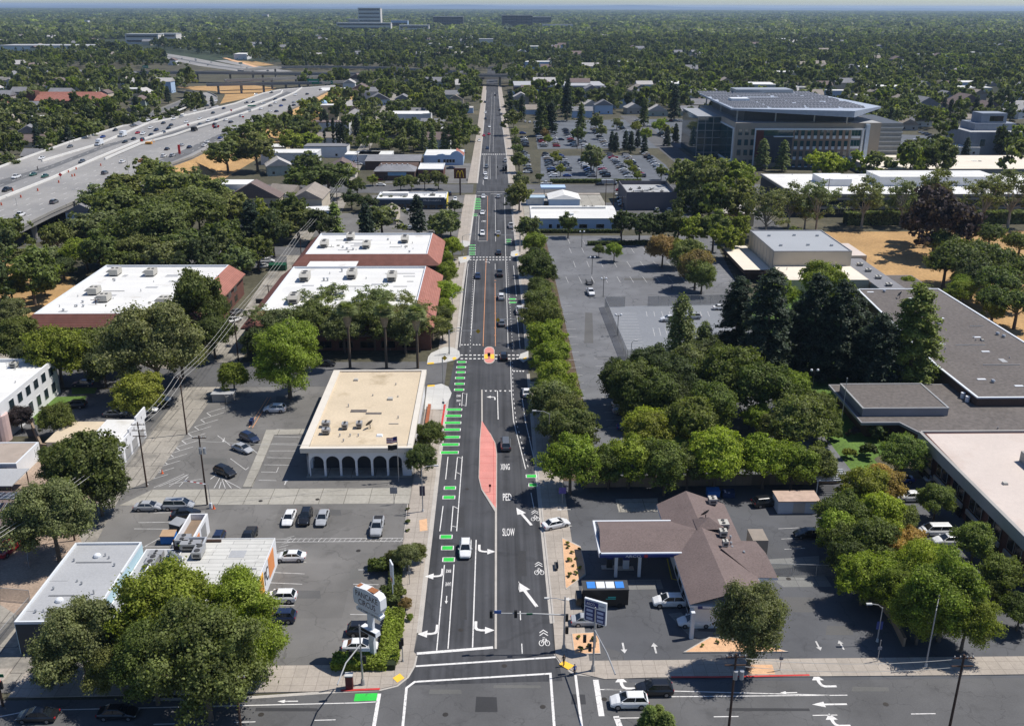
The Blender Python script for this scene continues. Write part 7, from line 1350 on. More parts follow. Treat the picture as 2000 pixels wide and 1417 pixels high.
X,Y=g(412,992); t=thing('barrier_gate','raised red and white barrier arm at the bank car park entry','barrier',(X,Y,0)); MB().box(-.2,-.2,0,.2,.2,1.0).build('cabinet',m_trim,t); MB().tube([(0,0,0),(0,0,4.6)],.06).build('post',m_metal,t); mb=MB(); [mb.add([(a_ - .0,-.05,4.6+.1*i),(a_-.5,-.05,4.65+.1*i),(a_-.5,.05,4.75+.1*i),(a_,.05,4.7+.1*i)],[(0,1,2,3)],i%2) for i,a_ in enumerate([-.4-.5*k for k in range(7)])]; mb.build('arm',[m_trim,M('flag_red',(.35,.03,.04),.8)],t)
# walls and fences
m_tanwall=M('block_wall_tan',(.30,.22,.15),.9,var=.1,scale=.4,tile=(1.2,.6,(.2,.15,.1),.03))
def wallx(P,h,th,m,label,cap=None,name='boundary_wall'):
    t=thing(name,label,'wall',(P[0][0],P[0][1],0)); Q=[(x-P[0][0],y-P[0][1]) for x,y in P]; ribbon(Q,th,0,h).build('masonry',m,t); ribbon(Q,th+.12,h,h+.1).build('cap',cap or m,t)
wallx([(16.2,149.6),(62,150.4)],1.9,.3,m_tanwall,'long tan block wall behind the petrol station'); wallx(gs('1765,1262 1740,1210 1700,1160'),1.3,.3,m_tanwall,'low tan wall below the bright tree right of the station'); wallx([(-93,176),(-86,165),(-80,164)],1.8,.25,m_tanwall,'tan wall beside the white office porch')
wallx(gs('520,580 575,580 560,600') if 0 else gs('500,592 545,592'),1.2,.25,m_darkwall,'low dark wall in the yard between tiled offices')
def wire_mat():
    m,nt,b_,pos=base_mat('chain_link',.5,.6); b_.inputs['Base Color'].default_value=(.25,.26,.27,1); tr=nn(nt,'ShaderNodeBsdfTransparent'); mx_=nn(nt,'ShaderNodeMixShader'); mx_.inputs[0].default_value=.5; nt.links.new(tr.outputs[0],mx_.inputs[1]); nt.links.new(b_.outputs[0],mx_.inputs[2]); nt.links.new(mx_.outputs[0],nt.nodes['Material Output'].inputs[0]); return m
m_link=wire_mat()
def fence(P,h,label,step=3.,m=None):
    t=thing('chain_link_fence',label,'fence',(P[0][0],P[0][1],0),0,'chain link fences'); Q=[Vector((x-P[0][0],y-P[0][1])) for x,y in P]
    for a,c in zip(Q,Q[1:]):
        L0=(c-a).length; n=max(1,int(L0/step)); MB().add([(a.x,a.y,.05),(c.x,c.y,.05),(c.x,c.y,h),(a.x,a.y,h)],[(0,1,2,3)]).build('mesh_panel',m or m_link,t); MB().tube([(a.x,a.y,h),(c.x,c.y,h)],.04,5).build('top_rail',m_metal,t)
        for i in range(n+1): p=a.lerp(c,i/n); MB().cyl(p.x,p.y,0,h+.05,.045,n=6).build('post',m_metal,t)
fence(gs('1181,600 1225,706'),3.,'chain link fence along the left side of the court'); fence(gs('1183,599 1220,599'),3.,'short chain link fence at the top left of the court'); fence(gs('1265,598 1428,594'),3.,'chain link fence along the top of the court'); fence(gs('1225,706 1275,706'),3.,'chain link fence at the bottom of the court'); fence(gs('1500,1122 1640,1126'),2.,'chain link gate across the yard right of the station'); fence([(-75,134),(-70.5,125)],1.6,'low fence by the red pickup yard'); fence(gs('436,775 442,790 462,782'),1.8,'small fence round the meter box by the alley'); fence(gs('445,545 500,500'),2,'fence between tiled offices'); fence(gs('0,1170 60,1175'),2.,'fence at the left edge beside the shop'); fence(gs('0,1260 60,1190'),2.,'second fence at the left edge beside the shop')
t=thing('meter_enclosure','small grey metering enclosure at the alley corner','enclosure',(*g(435,785),0)); MB().box(-2.2,0,0,2.2,3,1.8).build('wall',m_concwall,t); MB().box(-2.4,-.2,1.8,2.4,3.2,1.9).build('roof',m_greyroof,t)
t=thing('pergola','white timber pergola peeking out beside the orange tree','pergola',(*g(1625,965),0)); [MB().box(-3,i*.8,2.6,3,i*.8+.15,2.8).build('rafter',m_trim,t) for i in range(6)]; [MB().box(x,y,0,x+.15,y+.15,2.6).build('post',m_trim,t) for x in (-2.8,2.6) for y in (.1,3.9)]
# road work signs and cones on the freeway
for i,(x,y) in enumerate(((119,350),(278,281),(368,250),(452,221),(475,234),(417,253),(427,253))):
    X,Y=g(x,y,DZ); t=thing('roadwork_sign',f'red diamond roadwork sign on the freeway, {nth(i+1)} from left' if i<5 else ('left' if i==5 else 'right')+' one of two red diamond signs side by side on the freeway','sign',(X,Y,DZ)); MB().cyl(0,0,0,1.2,.06,n=6).build('post',m_metald,t); MB().add([(-.9,0,2.),(0,0,1.1),(.9,0,2.),(0,0,2.9),(-.9,.05,2.),(0,.05,1.1),(.9,.05,2.),(0,.05,2.9)],[(0,1,2,3),(7,6,5,4)]).build('board',M('sign_hotred',(.75,.02,.02),.5),t)
X,Y=g(351,302,DZ); t=thing('red_banner','tall red roadwork panel at the freeway edge','sign',(X,Y,DZ)); MB().box(-.6,-.1,.4,.6,.1,5.).build('panel',M('sign_hotred',(.75,.02,.02),.5),t); MB().cyl(0,0,0,.4,.1,n=6).build('foot',m_metald,t)
for i,(x,y) in enumerate(((3,401),(25,373),(41,386),(74,373),(115,357),(134,337),(141,345),(146,344),(149,331),(197,324))): X,Y=g(x,y,DZ); t=thing('traffic_drum',f'orange drum beside the freeway barrier, {nth(i+1)} from left','traffic drum',(X,Y,DZ+.01),0,'orange drums on the freeway'); MB().cyl(0,0,0,1.1,.32,.26,10).build('barrel',M('drum_orange',(.5,.09,.04),.6),t)
X,Y=g(291,282,DZ); t=thing('excavator','small orange work machine between the freeway barriers','machine',(X,Y,DZ)); MB().box(-1.8,-1,.3,1.8,1,1.4,top=.1).build('body',M('machine_orange',(.7,.3,.03),.5),t); MB().box(-1,-1.1,0,1,1.1,.5).build('tracks',m_tyre,t); MB().tube([(1.2,0,1.2),(2.6,0,2.6),(3.4,0,1)],.15).build('boom',M('machine_orange',(.7,.3,.03),.5),t)
for x,y,h,w_,l in ((612,159,8,11,'green overhead freeway sign right of the tall fir'),(642,160,7,8,'smaller green freeway sign beside the first'),(492,207,6,6,'green freeway sign above the dark lanes'),(284,128,6,7,'pale green sign behind the longest overpass'),(470,120,6,5,'tiny green sign beside the far roadworks'),(720,120,6,12,'pale green tilted sign among the far trees')):
    X,Y=g(x,y+5,h); t=thing('highway_sign',l,'sign',(X,Y,0)); MB().box(-w_/2,-.2,h,w_/2,.2,h+w_*.42).build('board',M('sign_hwy_green',(.01,.22,.12),.6),t); MB().cyl(0,.4,0,h+1,.25,n=6).build('post',m_metal,t); MB().box(-w_*.4,-.22,h+w_*.16,w_*.4,-.205,h+w_*.25).build('lettering',m_wp,t)
# ================================================================ PEOPLE
m_skin=M('skin',(.38,.22,.15),.6,var=.05); m_hair=M('hair',(.02,.014,.01),.7)
def person(px,py,rz,label,top,legs,arm=0.,at=None,base=0.):
    X,Y=at or g(px,py,base)
    V=[(0,0,.95),(0,0,1.12),(0,0,1.32),(0,0,1.46),(0,.01,1.53),(0,.015,1.64),(0,.0,1.74),(.18,0,1.42),(.26,-.02,1.16),(.25,.1+arm,.94+arm*.6),(.25,.14+arm*1.2,.86+arm*.7),(-.18,0,1.42),(-.26,-.02,1.16),(-.25,.06,.94),(-.25,.08,.86),(.09,0,.88),(.10,.10,.5),(.10,.04,.1),(.10,.2,.04),(-.09,0,.88),(-.10,-.04,.5),(-.10,-.16,.1),(-.10,-.0,.04)]
    E_=[(0,1),(1,2),(2,3),(3,4),(4,5),(5,6),(3,7),(7,8),(8,9),(9,10),(3,11),(11,12),(12,13),(13,14),(0,15),(15,16),(16,17),(17,18),(0,19),(19,20),(20,21),(21,22)]
    Rr=[.13,.125,.15,.10,.055,.085,.07,.07,.048,.035,.03,.07,.048,.035,.03,.09,.06,.042,.04,.09,.06,.042,.04]
    me=bpy.data.meshes.new('person'); me.from_pydata(V,E_,[]); o=bpy.data.objects.new('person',me); COL.objects.link(o); o.modifiers.new('s','SKIN'); me.skin_vertices[0].data[0].use_root=True
    for i,r in enumerate(Rr): me.skin_vertices[0].data[i].radius=(r,r*(.75 if i<4 else 1))
    o.modifiers.new('u','SUBSURF').levels=1; o.modifiers['u'].render_levels=1; dg=bpy.context.evaluated_depsgraph_get(); m2=bpy.data.meshes.new_from_object(o.evaluated_get(dg)); bpy.data.objects.remove(o)
    for m in (m_skin,top,legs,m_black): m2.materials.append(m)
    for p in m2.polygons:
        c=p.center; p.material_index=(3 if c.z<.09 else 2 if c.z<.96 and abs(c.x)<.21 else 1 if 0.94<=c.z<1.50 and not(abs(c.x)>.22 and c.z<1.2) else 0); p.use_smooth=True
    t=link('person',m2,None,(X,Y,base)); t.rotation_euler=(0,0,R_(rz)); tag(t,label,'person'); h=MB(); [h.cyl(0,-.012,1.66+.028*k,1.66+.028*(k+1),.098*math.cos(k*.36),.098*math.cos((k+1)*.36) if k<3 else .02,10) for k in range(4)]; h.build('hair',m_hair,t,True)
    MB().box(-.014,.085,1.615,.014,.112,1.655).build('nose',m_skin,t)
    for sx in (.25,-.25):
        fb=MB(); y0=(.14+arm*1.2 if sx>0 else .08); z0=(.86+arm*.7 if sx>0 else .86)
        for k,(dx,l_) in enumerate(((-.03,.07),(-.01,.08),(.01,.078),(.03,.06))): fb.tube([(sx+dx,y0,z0),(sx+dx,y0+.015,z0-l_*.6),(sx+dx,y0+.035,z0-l_)],.009,5)
        fb.tube([(sx,y0,z0+.02),(sx-.05*(1 if sx>0 else -1),y0+.03,z0-.03)],.01,5); fb.build('fingers',m_skin,t)
person(1122,1318,200,'person in a blue top stepping off the right corner by the yellow ramp',M('shirt_blue',(.03,.08,.28),.8),M('shorts_dark',(.02,.02,.03),.8)); person(1101,1299,20,'dark-clothed person standing at the foot of the signal pole',M('shirt_black',(.015,.015,.018),.8),m_metald,.0,None,.14); person(1312,566,0,'person walking beside the gymnasium porch',M('shirt_blue',(.03,.08,.28),.8),m_metald); person(912,520,0,'person on the left pavement below the farther crosswalk',M('shirt_black',(.015,.015,.018),.8),m_metald,0,g(897,520,.14),.14)
X,Y=g(74,388,DZ); t=thing('motorcycle','dark motorcycle riding on the freeway, upper left','motorcycle',(*g(74,333,DZ),DZ),R_(FWD+180)); MB().tube([(-.6,0,.6),(0,0,.75),(.6,0,.6)],.16).build('frame',m_black,t); [MB().add([(x+.3*math.cos(2*PI*i/12),y,.3+.3*math.sin(2*PI*i/12)) for y in (-.05,.05) for i in range(12)],[(i,(i+1)%12,12+(i+1)%12,12+i) for i in range(12)]).build('wheel',m_tyre,t) for x in (-.65,.7)]
person(0,0,math.degrees(R_(FWD+90)),'rider on the dark motorcycle on the freeway',m_metald,m_metald,0,(X+0*0+g(74,333,DZ)[0]-X,g(74,333,DZ)[1]),DZ+.35)

X,Y=g(6,1378,.14); t=thing('traffic_signal','signal post with a lit red hand sign at the bottom left edge','traffic signal',(X,Y,.14)); MB().cyl(0,0,0,4.2,.16,n=8).build('pole',m_pole,t); signal_head(t,.3,0,2.6); MB().box(-.7,-.1,3.2,.3,.1,4.4).build('red_panel',M('panel_hotred',(.7,.05,.02),.5,emit=.4),t); MB().box(.1,-.05,4.3,.9,.0,4.75).build('street_sign',M('sign_green',(.01,.12,.05),.6),t)
# planter kerb with three small shrubs, and stepped tree kerbs along the left pavement
struct(MB().line(gs('806,985 803,1050 789,1050 796,985'),.16,.12).build('planter_kerb',m_kerb)); struct(MB().flat(gs('806,986 803,1050 790,1050 796,986'),.1).build('planter_soil',m_mulch))
# ================================================================ FAR TREES, HOUSES, HORIZON
def inpoly(x,y,P):
    c=False; j=len(P)-1
    for i in range(len(P)):
        if (P[i][1]>y)!=(P[j][1]>y) and x<(P[j][0]-P[i][0])*(y-P[i][1])/(P[j][1]-P[i][1])+P[i][0]: c=not c
        j=i
    return c
def box_(x0,y0,x1,y1,m=0): return [(x0-m,y0-m),(x1+m,y0-m),(x1+m,y1+m),(x0-m,y1+m)]
EXC=[gs('370,208 560,163 610,185 450,228'),box_(112,352,265,445),box_(-9.5,0,10,1100,3),box_(-420,40,420,98,3),box_(-330,196,-8,215),box_(-330,317,-8,331),box_(-330,432,330,456,1),box_(100,330,112,760),
 box_(-62,98,-10,197,6),box_(-141,150,-60,197,4),box_(10,98,150,150),box_(19.5,150,82,347),box_(66,150,135,320),box_(110,200,232,354,-2),box_(-118,216,-66,274,5),box_(-64,212,-10,322,3),box_(-58,345,-8,428,2),box_(-60,456,-8,545,3),box_(12,350,82,430,2),
 box_(16,440,150,712),box_(118,376,262,436,4),box_(104,470,222,606,4),box_(186,466,332,520,4),gs('1040,292 1350,292 1345,225 1040,232'),gs('1735,300 2100,300 2080,240 1880,250 1740,258'),
 list(near_e)+list(far_e),gs('270,236 350,195 385,176 430,180 430,195 380,225 300,250'),gs('300,405 350,345 470,275 560,225 655,170 640,215 560,262 470,315 400,360'),gs('130,150 130,135 1010,139 1060,156 820,159 640,168 400,170'),gs('400,165 540,165 560,180 500,190 430,205 330,205 340,185'),gs('170,70 240,66 300,95 440,113 560,130 520,150 400,140 280,112 200,95 160,82'),gs('330,330 640,178 655,168 548,176'),
 gs('640,430 690,320 740,225 790,168 800,175 760,230 715,300 690,360 660,425')]
EB=[(min(p[0] for p in P),min(p[1] for p in P),max(p[0] for p in P),max(p[1] for p in P)) for P in EXC]
def blocked(x,y):
    for P,(a,b_,c,d) in zip(EXC,EB):
        if a<=x<=c and b_<=y<=d and inpoly(x,y,P): return True
    return False
rf=random.Random(21)
# houses glimpsed between the trees
HS=[]; roofm=[m_shgrey,m_shtan,m_shingle,m_whiteroof,m_shgrey,M('shingle_pale',(.42,.40,.38),.9,var=.1)]; wallm=[m_whitewall,m_beigewall,M('wall_sage',(.35,.40,.36),.8),M('wall_butter',(.6,.52,.36),.8),m_lbluewall,m_concwall]
def house(x,y,w,d,h,rz,rm_,wm,label,group='houses among the trees',flat=False,cat='house'):
    t=thing('house',label,cat,(x,y,0),rz,group); e=.5
    MB().box(-w/2,-d/2,0,w/2,d/2,h).build('wall',wm,t)
    if flat: MB().box(-w/2-.1,-d/2-.1,h,w/2+.1,d/2+.1,h+.4).build('roof',rm_,t)
    else:
        r=h+w*.28; MB().add([(-w/2-e,-d/2-e,h-.1),(0,-d/2-e,r),(w/2+e,-d/2-e,h-.1),(-w/2-e,d/2+e,h-.1),(0,d/2+e,r),(w/2+e,d/2+e,h-.1)],[(0,1,4,3),(1,2,5,4),(0,2,1),(3,4,5),(0,3,5,2)]).build('roof',rm_,t)
    for i in (-1,1): MB().box(i*w*.25-.6,-d/2-.05,1.,i*w*.25+.6,-d/2,2.2).build('window',m_glassD,t)
    HS.append((x,y,max(w,d)/2)); return t
for px,py,w,d,h,rz,ri,wi,fl,l in ((390,498,12,11,4,.1,0,0,0,'house with grey gabled roof right behind the left tiled office'),(335,500,20,8,4,PI/2,0,0,0,'long dark-grey roofed house behind the left tiled office'),(330,492,8,8,4,.2,5,0,0,'pale gabled house behind the left tiled office'),(470,450,9,9,4,.4,5,0,0,'pale house behind the dark fir'),(455,388,17,12,7,0,3,0,1,'white flat-roofed apartment block mid left'),(610,412,12,20,7,.0,1,1,0,'two-storey house with grey-brown roof mid left'),(560,395,10,12,5,1.2,1,1,0,'tan-roofed house mid left behind the green tree'),(500,405,22,9,5,0,2,1,0,'low brown-roofed house mid left under the white flat one'),(520,398,26,8,4.5,0,3,0,1,'flat white-roofed row mid left'),(545,340,12,11,5,.3,5,2,0,'grey-white bungalow mid left with porch gable'),(570,318,30,14,6,0,3,0,1,'long white modernist house with dark parapet mid left'),(640,305,24,12,6,0,0,0,1,'second modernist flat roof behind the cypresses'),(610,432,14,9,4.6,.2,3,4,1,'small white-roofed block beside the tiled office'),(650,262,24,12,8,0,2,0,1,'beige church-like hall with brown roofs behind the cypresses'),(645,235,12,10,11,0,3,3,1,'cream church tower block with a pale blue dome'),(805,243,28,20,8,0,3,0,1,'white hall with pale stepped facade behind the trees'),(710,318,18,12,5,0,3,4,1,'white-roofed workshop by the back alley'),(735,318,18,14,5,0,3,0,1,'grey-white store by the back alley'),(60,270,16,12,4,.3,0,1,0,'brown-roofed house far left below the red-roofed school'),(25,175,18,14,6,.2,5,0,0,'pale grey house far left above the school'),(50,180,18,14,5,1.,5,0,0,'white house beside it far left'),(193,192,40,16,5,0,3,5,1,'low flat school wing beyond the red roofs'),(700,235,14,12,4,.5,5,4,0,'small pale house in the trees left of the avenue'),(740,205,18,12,5,.2,0,4,0,'blue-grey house in the trees left of the avenue'),(900,220,20,12,4,0,5,4,1,'pale flat house left of the far avenue'),(880,195,22,14,5,0,0,5,1,'grey shop left of the far avenue'),(1178,222,14,10,7,0,0,4,0,'blue-grey gabled house behind the packed car park'),(1150,218,12,10,6,.3,5,0,0,'white round-roofed house behind the packed car park'),(1235,222,12,10,5,.2,5,5,0,'grey house behind the packed car park'),(1283,226,16,9,4,0,5,2,0,'green-walled shed behind the packed car park'),(1540,180,30,18,5,0,3,1,1,'pale flat roof behind the medical office'),(1880,215,30,18,5,.1,2,1,0,'brown-roofed school wing upper right'),(1800,222,30,16,5,.1,0,1,0,'grey-roofed wing upper right'),(1925,222,18,14,5,.2,2,1,0,'reddish-roofed house upper right'),(1990,230,22,16,6,.4,5,0,0,'white-roofed house at the right edge')):
    X,Y=g(px,py); house(X,Y,w,d,h,rz,roofm[ri],wallm[wi],l,'buildings in the side blocks',bool(fl))
X,Y=g(640,232); t=thing('church_dome','small pale blue dome on the cream church tower','dome',(X-2,Y,11)); mb=MB(); [mb.cyl(0,0,2.6*math.sin(k*PI/10),2.6*math.sin((k+1)*PI/10),2.6*math.cos(k*PI/10),2.6*math.cos((k+1)*PI/10)+.01,14) for k in range(5)]; mb.build('shell',M('dome_blue',(.30,.45,.62),.5),t)
n_h=0
for k in range(4000):
    if n_h>=330: break
    Y=rf.uniform(360,2600) if n_h>110 else rf.uniform(360,1000); X=rf.uniform(-.62,.66)*Y
    if abs(X)<22 or blocked(X,Y) or any(abs(X-a)<16+c and abs(Y-b_)<16+c for a,b_,c in HS): continue
    px,py=pj(X,Y); 
    if not(-40<px<2040): continue
    i=rf.randrange(6); side='left' if px<940 else 'right'; n_h+=1
    band='below the overpass line' if Y<900 else 'beyond the overpass line' if Y<1500 else 'far off towards the horizon'
    big=2.2 if (i==3 and Y>900) else 1.2 if Y>900 else 1
    house(X,Y,rf.uniform(9,14)*big,rf.uniform(10,18)*big,(rf.uniform(3.2,6.5) if Y<800 else rf.uniform(6.5,11)),rf.choice((0,PI/2))+rf.uniform(-.1,.1),roofm[i],rf.choice(wallm),f'{["grey","tan","brown","white flat","dark grey","pale"][i]} roof among trees {band}, {side} side, {nth(n_h)} outward','roofs peeking out of the woods',i==3)
# named far buildings
def far_block(name,label,px0,px1,py_base,h,wm,extra=(),dep=30,rows=0,roof=None):
    x0,y=g(px0,py_base); x1,_=g(px1,py_base); x1=x0+(x1-x0); b=Bld(name,label,'building',(x0+x1)/2,y+dep/2)
    b.part(MB().box(x0,y,0,x1,y+dep,h),'wall',wm); b.part(MB().flat([(x0,y),(x1,y),(x1,y+dep),(x0,y+dep)],h+.1),'roof',roof or m_greyroof)
    for (a,c,z0,z1,mm) in extra: b.part(MB().box(x0+(x1-x0)*a,y-.4 if z0>0 and z1<=h else y+3,z0,x0+(x1-x0)*c,y+dep*.7,z1),'upper_wall',mm)
    for r in range(rows): b.part(MB().box(x0+1,y-.3,h*(r+.35)/rows,x1-1,y-.05,h*(r+.75)/rows),'window_band',m_darkwall)
    HS.append(((x0+x1)/2,y+dep/2,(x1-x0)/2)); return b
far_block('hospital_tower','tall pale hospital tower on the skyline','700','746',57,70,m_concwall,(),40,0) if 0 else None
m_hz=M('hospital_pale',(.64,.60,.55),.8,var=.04); m_hzd=M('hospital_bronze',(.12,.10,.10),.5,0,.5,tile=(18,8,(.06,.05,.05),1.2))
def skyline(px0,px1,pb,pt,name,label,m,dep=40,rows=0):
    x0,y=g(px0,pb); x1,_=g(px1,pb); d=y*math.cos(TH)+CAMH*math.sin(TH); h=(pb-pt)*d/F/math.cos(TH); b=Bld(name,label,'building',(x0+x1)/2,y+dep/2)
    b.part(MB().box(x0,y,0,x1,y+dep,h),'wall',m); b.part(MB().box(x0-.5,y-.5,h,x1+.5,y+dep,h+1.5),'roof',m_greyroof)
    for r in range(rows): b.part(MB().box(x0+3,y-.8,h*(r+.45)/rows,x1-3,y-.05,h*(r+.8)/rows),'window_band',m_glassD)
    HS.append(((x0+x1)/2,y,max(60,(x1-x0)/2))); return b
skyline(701,745,60,22,'hospital_tower','tall pale hospital tower rising above the horizon left of centre',m_hz,50,6); skyline(658,765,66,48,'hospital_wing','long white hospital wing at the foot of the tower',m_hz,40,3); skyline(682,702,58,41,'hospital_block','small grey-topped block beside the hospital tower',m_concwall); skyline(764,797,60,43,'hospital_block','pale block with blue glass right of the hospital tower',m_lbluewall,40,1); skyline(780,838,66,52,'car_deck','low pale parking deck right of the hospital',m_hz,40,2)
skyline(846,905,57,36,'bronze_office','wide bronze office with gridded windows on the skyline',m_hzd,50,4); skyline(980,1040,58,34,'dark_office','dark glass office with flat top on the skyline',m_hzd,50,5); skyline(1040,1076,52,36,'dark_office','second dark glass office adjoining on the right',m_hzd,50,3); skyline(1060,1118,60,50,'cream_building','long low cream building below the dark offices',m_hz,40,1)
skyline(936,963,96,80,'cream_theatre','cream stepped-top theatre block beyond the avenue end',m_hz,30); skyline(1024,1054,108,103,'red_roof_hall','hall with long flat red roof beyond the overpass',m_tilered,20); skyline(1005,1180,188,172,'brown_warehouse','long brown warehouse with flat white roof right of the avenue',m_brownwall,55,1)
skyline(246,312,86,70,'apartment_block','long white apartment block by the far freeway bend',m_hz,40,2); skyline(310,346,84,69,'apartment_block','white gabled apartment block right of the far freeway bend',m_hz,40,2); skyline(0,175,103,92,'white_warehouse','long low white warehouse at the far left',m_whitewall,60); skyline(166,173,52,42,'water_tank_house','small white block in the far left woods',m_whitewall,20); skyline(512,524,40,30,'far_tower','small far tower on the left skyline',m_hz,30,1); skyline(175,198,34,28,'far_white_block','far white block on the left skyline',m_whitewall,30,0)
b=skyline(1005,1180,188,188-16.5,'x','x',m_brownwall) if 0 else None
# red-roofed school far left
b=Bld('mission_school','long low school with terracotta roofs and a small tower, far left','building',*g(120,212))
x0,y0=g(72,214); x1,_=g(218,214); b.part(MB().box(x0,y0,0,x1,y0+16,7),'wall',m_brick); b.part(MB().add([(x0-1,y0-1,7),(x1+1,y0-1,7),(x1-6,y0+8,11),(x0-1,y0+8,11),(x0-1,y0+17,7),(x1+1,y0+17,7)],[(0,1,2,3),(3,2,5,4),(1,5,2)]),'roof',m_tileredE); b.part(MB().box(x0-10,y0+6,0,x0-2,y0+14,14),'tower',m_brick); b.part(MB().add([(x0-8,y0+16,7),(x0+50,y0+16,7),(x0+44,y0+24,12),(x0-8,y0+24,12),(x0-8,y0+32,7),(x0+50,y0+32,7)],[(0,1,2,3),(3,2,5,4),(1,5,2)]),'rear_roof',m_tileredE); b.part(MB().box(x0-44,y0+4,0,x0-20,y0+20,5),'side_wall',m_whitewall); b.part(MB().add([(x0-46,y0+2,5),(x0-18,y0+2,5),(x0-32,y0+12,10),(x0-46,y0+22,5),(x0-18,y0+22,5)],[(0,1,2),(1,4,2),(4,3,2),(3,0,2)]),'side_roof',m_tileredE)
HS.append(((x0+x1)/2,y0+5,34)); HS.append((x0-30,y0+10,14))
# trees: individuals first, nearest first, the rest as woods
cand=[]
Y=205.
hx=HS
TG={}
for (a,b_,c) in TREES: TG.setdefault((int(a//12),int(b_//12)),[]).append((a,b_,c))
def near_tree(x,y,r):
    gx,gy=int(x//12),int(y//12)
    for i in (-1,0,1):
        for j in (-1,0,1):
            for a,b_,c in TG.get((gx+i,gy+j),()):
                if (a-x)**2+(b_-y)**2<((c+r)*.62)**2: return True
    return False
def near_house(x,y,m=1.5):
    return any(abs(x-a)<c+m and -c-m-(min(75,y*.045) if (int(a*7)%4) else 2)<(y-b_)<c+m for a,b_,c in hx)
while Y<2500:
    sp=9.6 if Y<900 else 12+ (Y-900)*.004
    X=-.66*Y-20
    while X<.70*Y+20:
        x=X+rf.uniform(-.45,.45)*sp; y=Y+rf.uniform(-.45,.45)*sp; X+=sp
        px,py=pj(x,y)
        if not(-60<px<2060): continue
        if 400<px<720 and 285<py<460 and rf.random()<.88: continue
        if 180<px<500 and 335<py<520 and rf.random()<.7: continue
        if 1010<px<1500 and 420<py<760: continue
        dens=.9 if y<1100 else .97
        cl=math.sin(x*.013+1.3)*math.sin(y*.009)+math.sin(x*.031)*math.sin(y*.027+2)
        if rf.random()>dens-(.42 if cl<-.35 else 0): continue
        r=rf.uniform(3.4,8.4)*(1.1 if cl>.4 else 1)
        if blocked(x,y) or near_house(x,y) or near_tree(x,y,r): continue
        cand.append((x,y,r)); TG.setdefault((int(x//12),int(y//12)),[]).append((x,y,r))
    Y+=sp*.92
def ftint(x,y):
    q=rf.random(); w=math.sin(x*.011+.5)*math.sin(y*.008)
    return 'k' if q<.07+.06*(w>.3) else 'd' if q<.20 else 'n' if q<.32 else 'g' if q<.47 else 'l' if q<.61 else 'o' if q<.82 else 'O' if q<.93 else 'b' if q<.97 else 'y'
cand.sort(key=lambda c:c[1]-0*abs(c[0]))
N1=max(0,300-sum(1 for o in COL.objects if o.name.startswith('broadleaf_tree'))); rest=[]; n1=n2=0; cc_={}
for x,y,r in cand:
    t=ftint(x,y)
    if t in 'k' and y>260:
        if n2<90:
            n2+=1; px,_=pj(x,y); z='left woods' if px<600 else 'woods left of the avenue' if px<950 else 'woods right of the avenue'; cc_[('c',z)]=cc_.get(('c',z),0)+1; put('D',x,y,rf.uniform(2.6,3.8),'k',f'blackish green conifer in the {z}, {nth(cc_[("c",z)])} nearest','conifers in the woods',rf.uniform(.8,1.15)); continue
    elif n1<N1:
        n1+=1; px,_=pj(x,y); z='left woods' if px<600 else 'woods left of the avenue' if px<950 else 'woods right of the avenue'; cc_[(t,z)]=cc_.get((t,z),0)+1; put('B',x,y,r,t,f'{ADJ[t]} tree in the {z}, {nth(cc_[(t,z)])} nearest','trees in the woods',rf.uniform(.85,1.15)); continue
    rest.append((x,y,r,t))
print('FILL',len(cand),'indiv',n1,n2,'rest',len(rest))
def low_broad(n,leaf,seed): 
    V,C=broad(seed,n,leaf,zc=6.4,H=4.6,m=22); k=len(V)//4; return V.reshape(k,4,3)
LB=[low_broad(1100,.82,200+i) for i in range(5)]; LB2=[low_broad(260,1.65,210+i) for i in range(5)]; LC=[conifer(220+i,380,1.5).reshape(-1,4,3) for i in range(3)]; LC2=[conifer(225+i,130,2.4).reshape(-1,4,3) for i in range(3)]
def woods(name,label,items,near_lod=True):
    Vs=[];Ts=[]
    for x,y,r,t in items:
        con=t=='k'; lod=(y<750); src=(LC if lod else LC2) if con else (LB if lod else LB2); m=src[rf.randrange(len(src))]; s=(r*.55/4 if con else r/5.); a=rf.uniform(0,6.28); ca,sa=math.cos(a)*s,math.sin(a)*s; hz=s*rf.uniform(.9,1.2) if not con else rf.uniform(.75,1.2)
        q=np.empty_like(m); q[...,0]=m[...,0]*ca-m[...,1]*sa+x; q[...,1]=m[...,0]*sa+m[...,1]*ca+y; q[...,2]=m[...,2]*hz; Vs.append(q.reshape(-1,3)); c=np.array(TINT[t])*rf.uniform(.8,1.2); Ts.append(np.tile(c,(len(m),1)))
    o=link(name,qmesh(name,np.concatenate(Vs),4,[m_leafstuff],np.concatenate(Ts))); return stuff(o,label)
woods('woods','dense mixed city trees filling the distance up to the overpasses',[q for q in rest if q[1]<1000]); woods('far_woods','far city trees beyond the overpasses',[q for q in rest if q[1]>=1000])
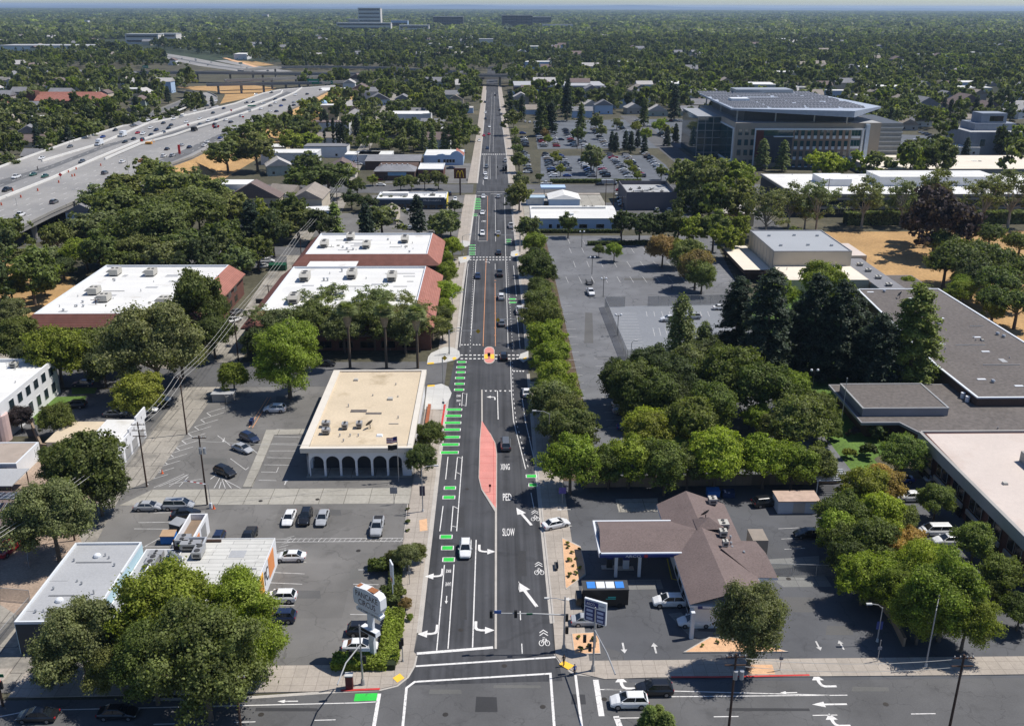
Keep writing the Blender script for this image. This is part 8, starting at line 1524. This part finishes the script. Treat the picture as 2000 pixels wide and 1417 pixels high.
# the farthest canopy, one clump per patch of wood
Vs=[];Ts=[]; r2=np.random.default_rng(5); Y=2500.
while Y<17000:
    sp=14+(Y-2500)*.0085; n=int(1.34*Y/sp); xs=(-.66+np.arange(n)*1.34/n)*Y+r2.uniform(-.5,.5,n)*sp; ys=Y+r2.uniform(-.5,.5,n)*sp; cl=np.sin(xs*.0023+1)*np.sin(ys*.0011)+.5*np.sin(xs*.0071)*np.sin(ys*.004+2)
    keep=(r2.random(n)<np.where(cl>-.45,.86,.35 if Y<7000 else .2)); xs,ys=xs[keep],ys[keep]; n=len(xs); k=14 if Y<5000 else 8
    hh=r2.uniform(7,15,n)*(1+(r2.random(n)<.07)*.7); R0=sp*.62
    c=np.stack([xs,ys,hh*.62],1)[:,None,:]; d=unit_(r2.normal(size=(n*k,3))+np.array([0,-.2,.5])).reshape(n,k,3); p=c+d*np.stack([np.full(n,R0),np.full(n,R0),hh*.42],1)[:,None,:]
    rng=r2; q=quads(p.reshape(-1,3),unit_(d.reshape(-1,3)+r2.normal(size=(n*k,3))*.4),np.repeat(np.maximum(3.2,R0*.75),1),.75); q[:,2]=np.maximum(q[:,2],-.2); q[:,2]=np.minimum(q[:,2],26); Vs.append(q)
    tt=np.array([TINT[z] for z in 'kkddnnglloOob']); Ts.append(np.repeat(tt[r2.integers(0,len(tt),n)]*r2.uniform(.8,1.2,(n,1)),k,0)); Y+=sp*.9
o=link('distant_woods',qmesh('distant_woods',np.concatenate(Vs),4,[m_leafstuff],np.concatenate(Ts))); stuff(o,'distant tree canopy running to the horizon'); print('far quads',len(Ts),sum(len(t) for t in Ts))
# far pale blocks and dry fields towards the horizon
nb=0
for k in range(150):
    Y=rf.uniform(2400,14000)**1.0; X=rf.uniform(-.6,.62)*Y; nb+=1; w_=rf.uniform(20,70)*(1+Y/9000); h_=rf.uniform(7,13)
    t=thing('far_building',f'tiny pale roof line far off in the woods, {nth(nb)} of the far ones','building',(X,Y,0),0,'pale roofs near the horizon'); MB().box(-w_/2,-12,0,w_/2,12,h_).build('wall',rf.choice((m_whitewall,m_hz,m_creamroof)),t); MB().box(-w_/2-1,-13,h_,w_/2+1,13,h_+1.).build('roof',m_whiteroof,t)
# low hills at the horizon
hm=MB(); n=120
for i in range(n+1):
    a=-.75+1.5*i/n; h0=40+120*max(0,math.sin(i*.11+.8))*(.6+.4*math.sin(i*.37))+40*math.sin(i*.9)*.3; X,Yh=44000*math.sin(a),44000*math.cos(a); hm.v+=[(X,Yh,-20),(X,Yh,max(20,h0)),(X*1.05,Yh*1.05,-20)]
hm.f=[(3*i,3*i+3,3*i+4,3*i+1) for i in range(n)]+[(3*i+1,3*i+4,3*i+5,3*i+2) for i in range(n)]; hm.m=[0]*len(hm.f); struct(hm.build('hills',M('hill_dry',(.25,.24,.18),.95)))
# ================================================================ HAZE
hz=MB().box(-43000,-600,-21.5,43000,43000,112).build('haze',MT['hill_dry']); hz.data.materials.clear(); m=bpy.data.materials.new('haze'); m.use_nodes=True; nt=m.node_tree; nt.nodes.clear(); out=nt.nodes.new('ShaderNodeOutputMaterial'); pv=nt.nodes.new('ShaderNodeVolumePrincipled'); pv.inputs['Color'].default_value=(.56,.73,.97,1); pv.inputs['Density'].default_value=HAZE if 'HAZE' in globals() else 5.e-5; pv.inputs['Anisotropy'].default_value=.2
nt.links.new(pv.outputs[0],out.inputs['Volume']); hz.data.materials.append(m); hz['kind']='stuff'; hz['label']='thin blue summer haze over the city'
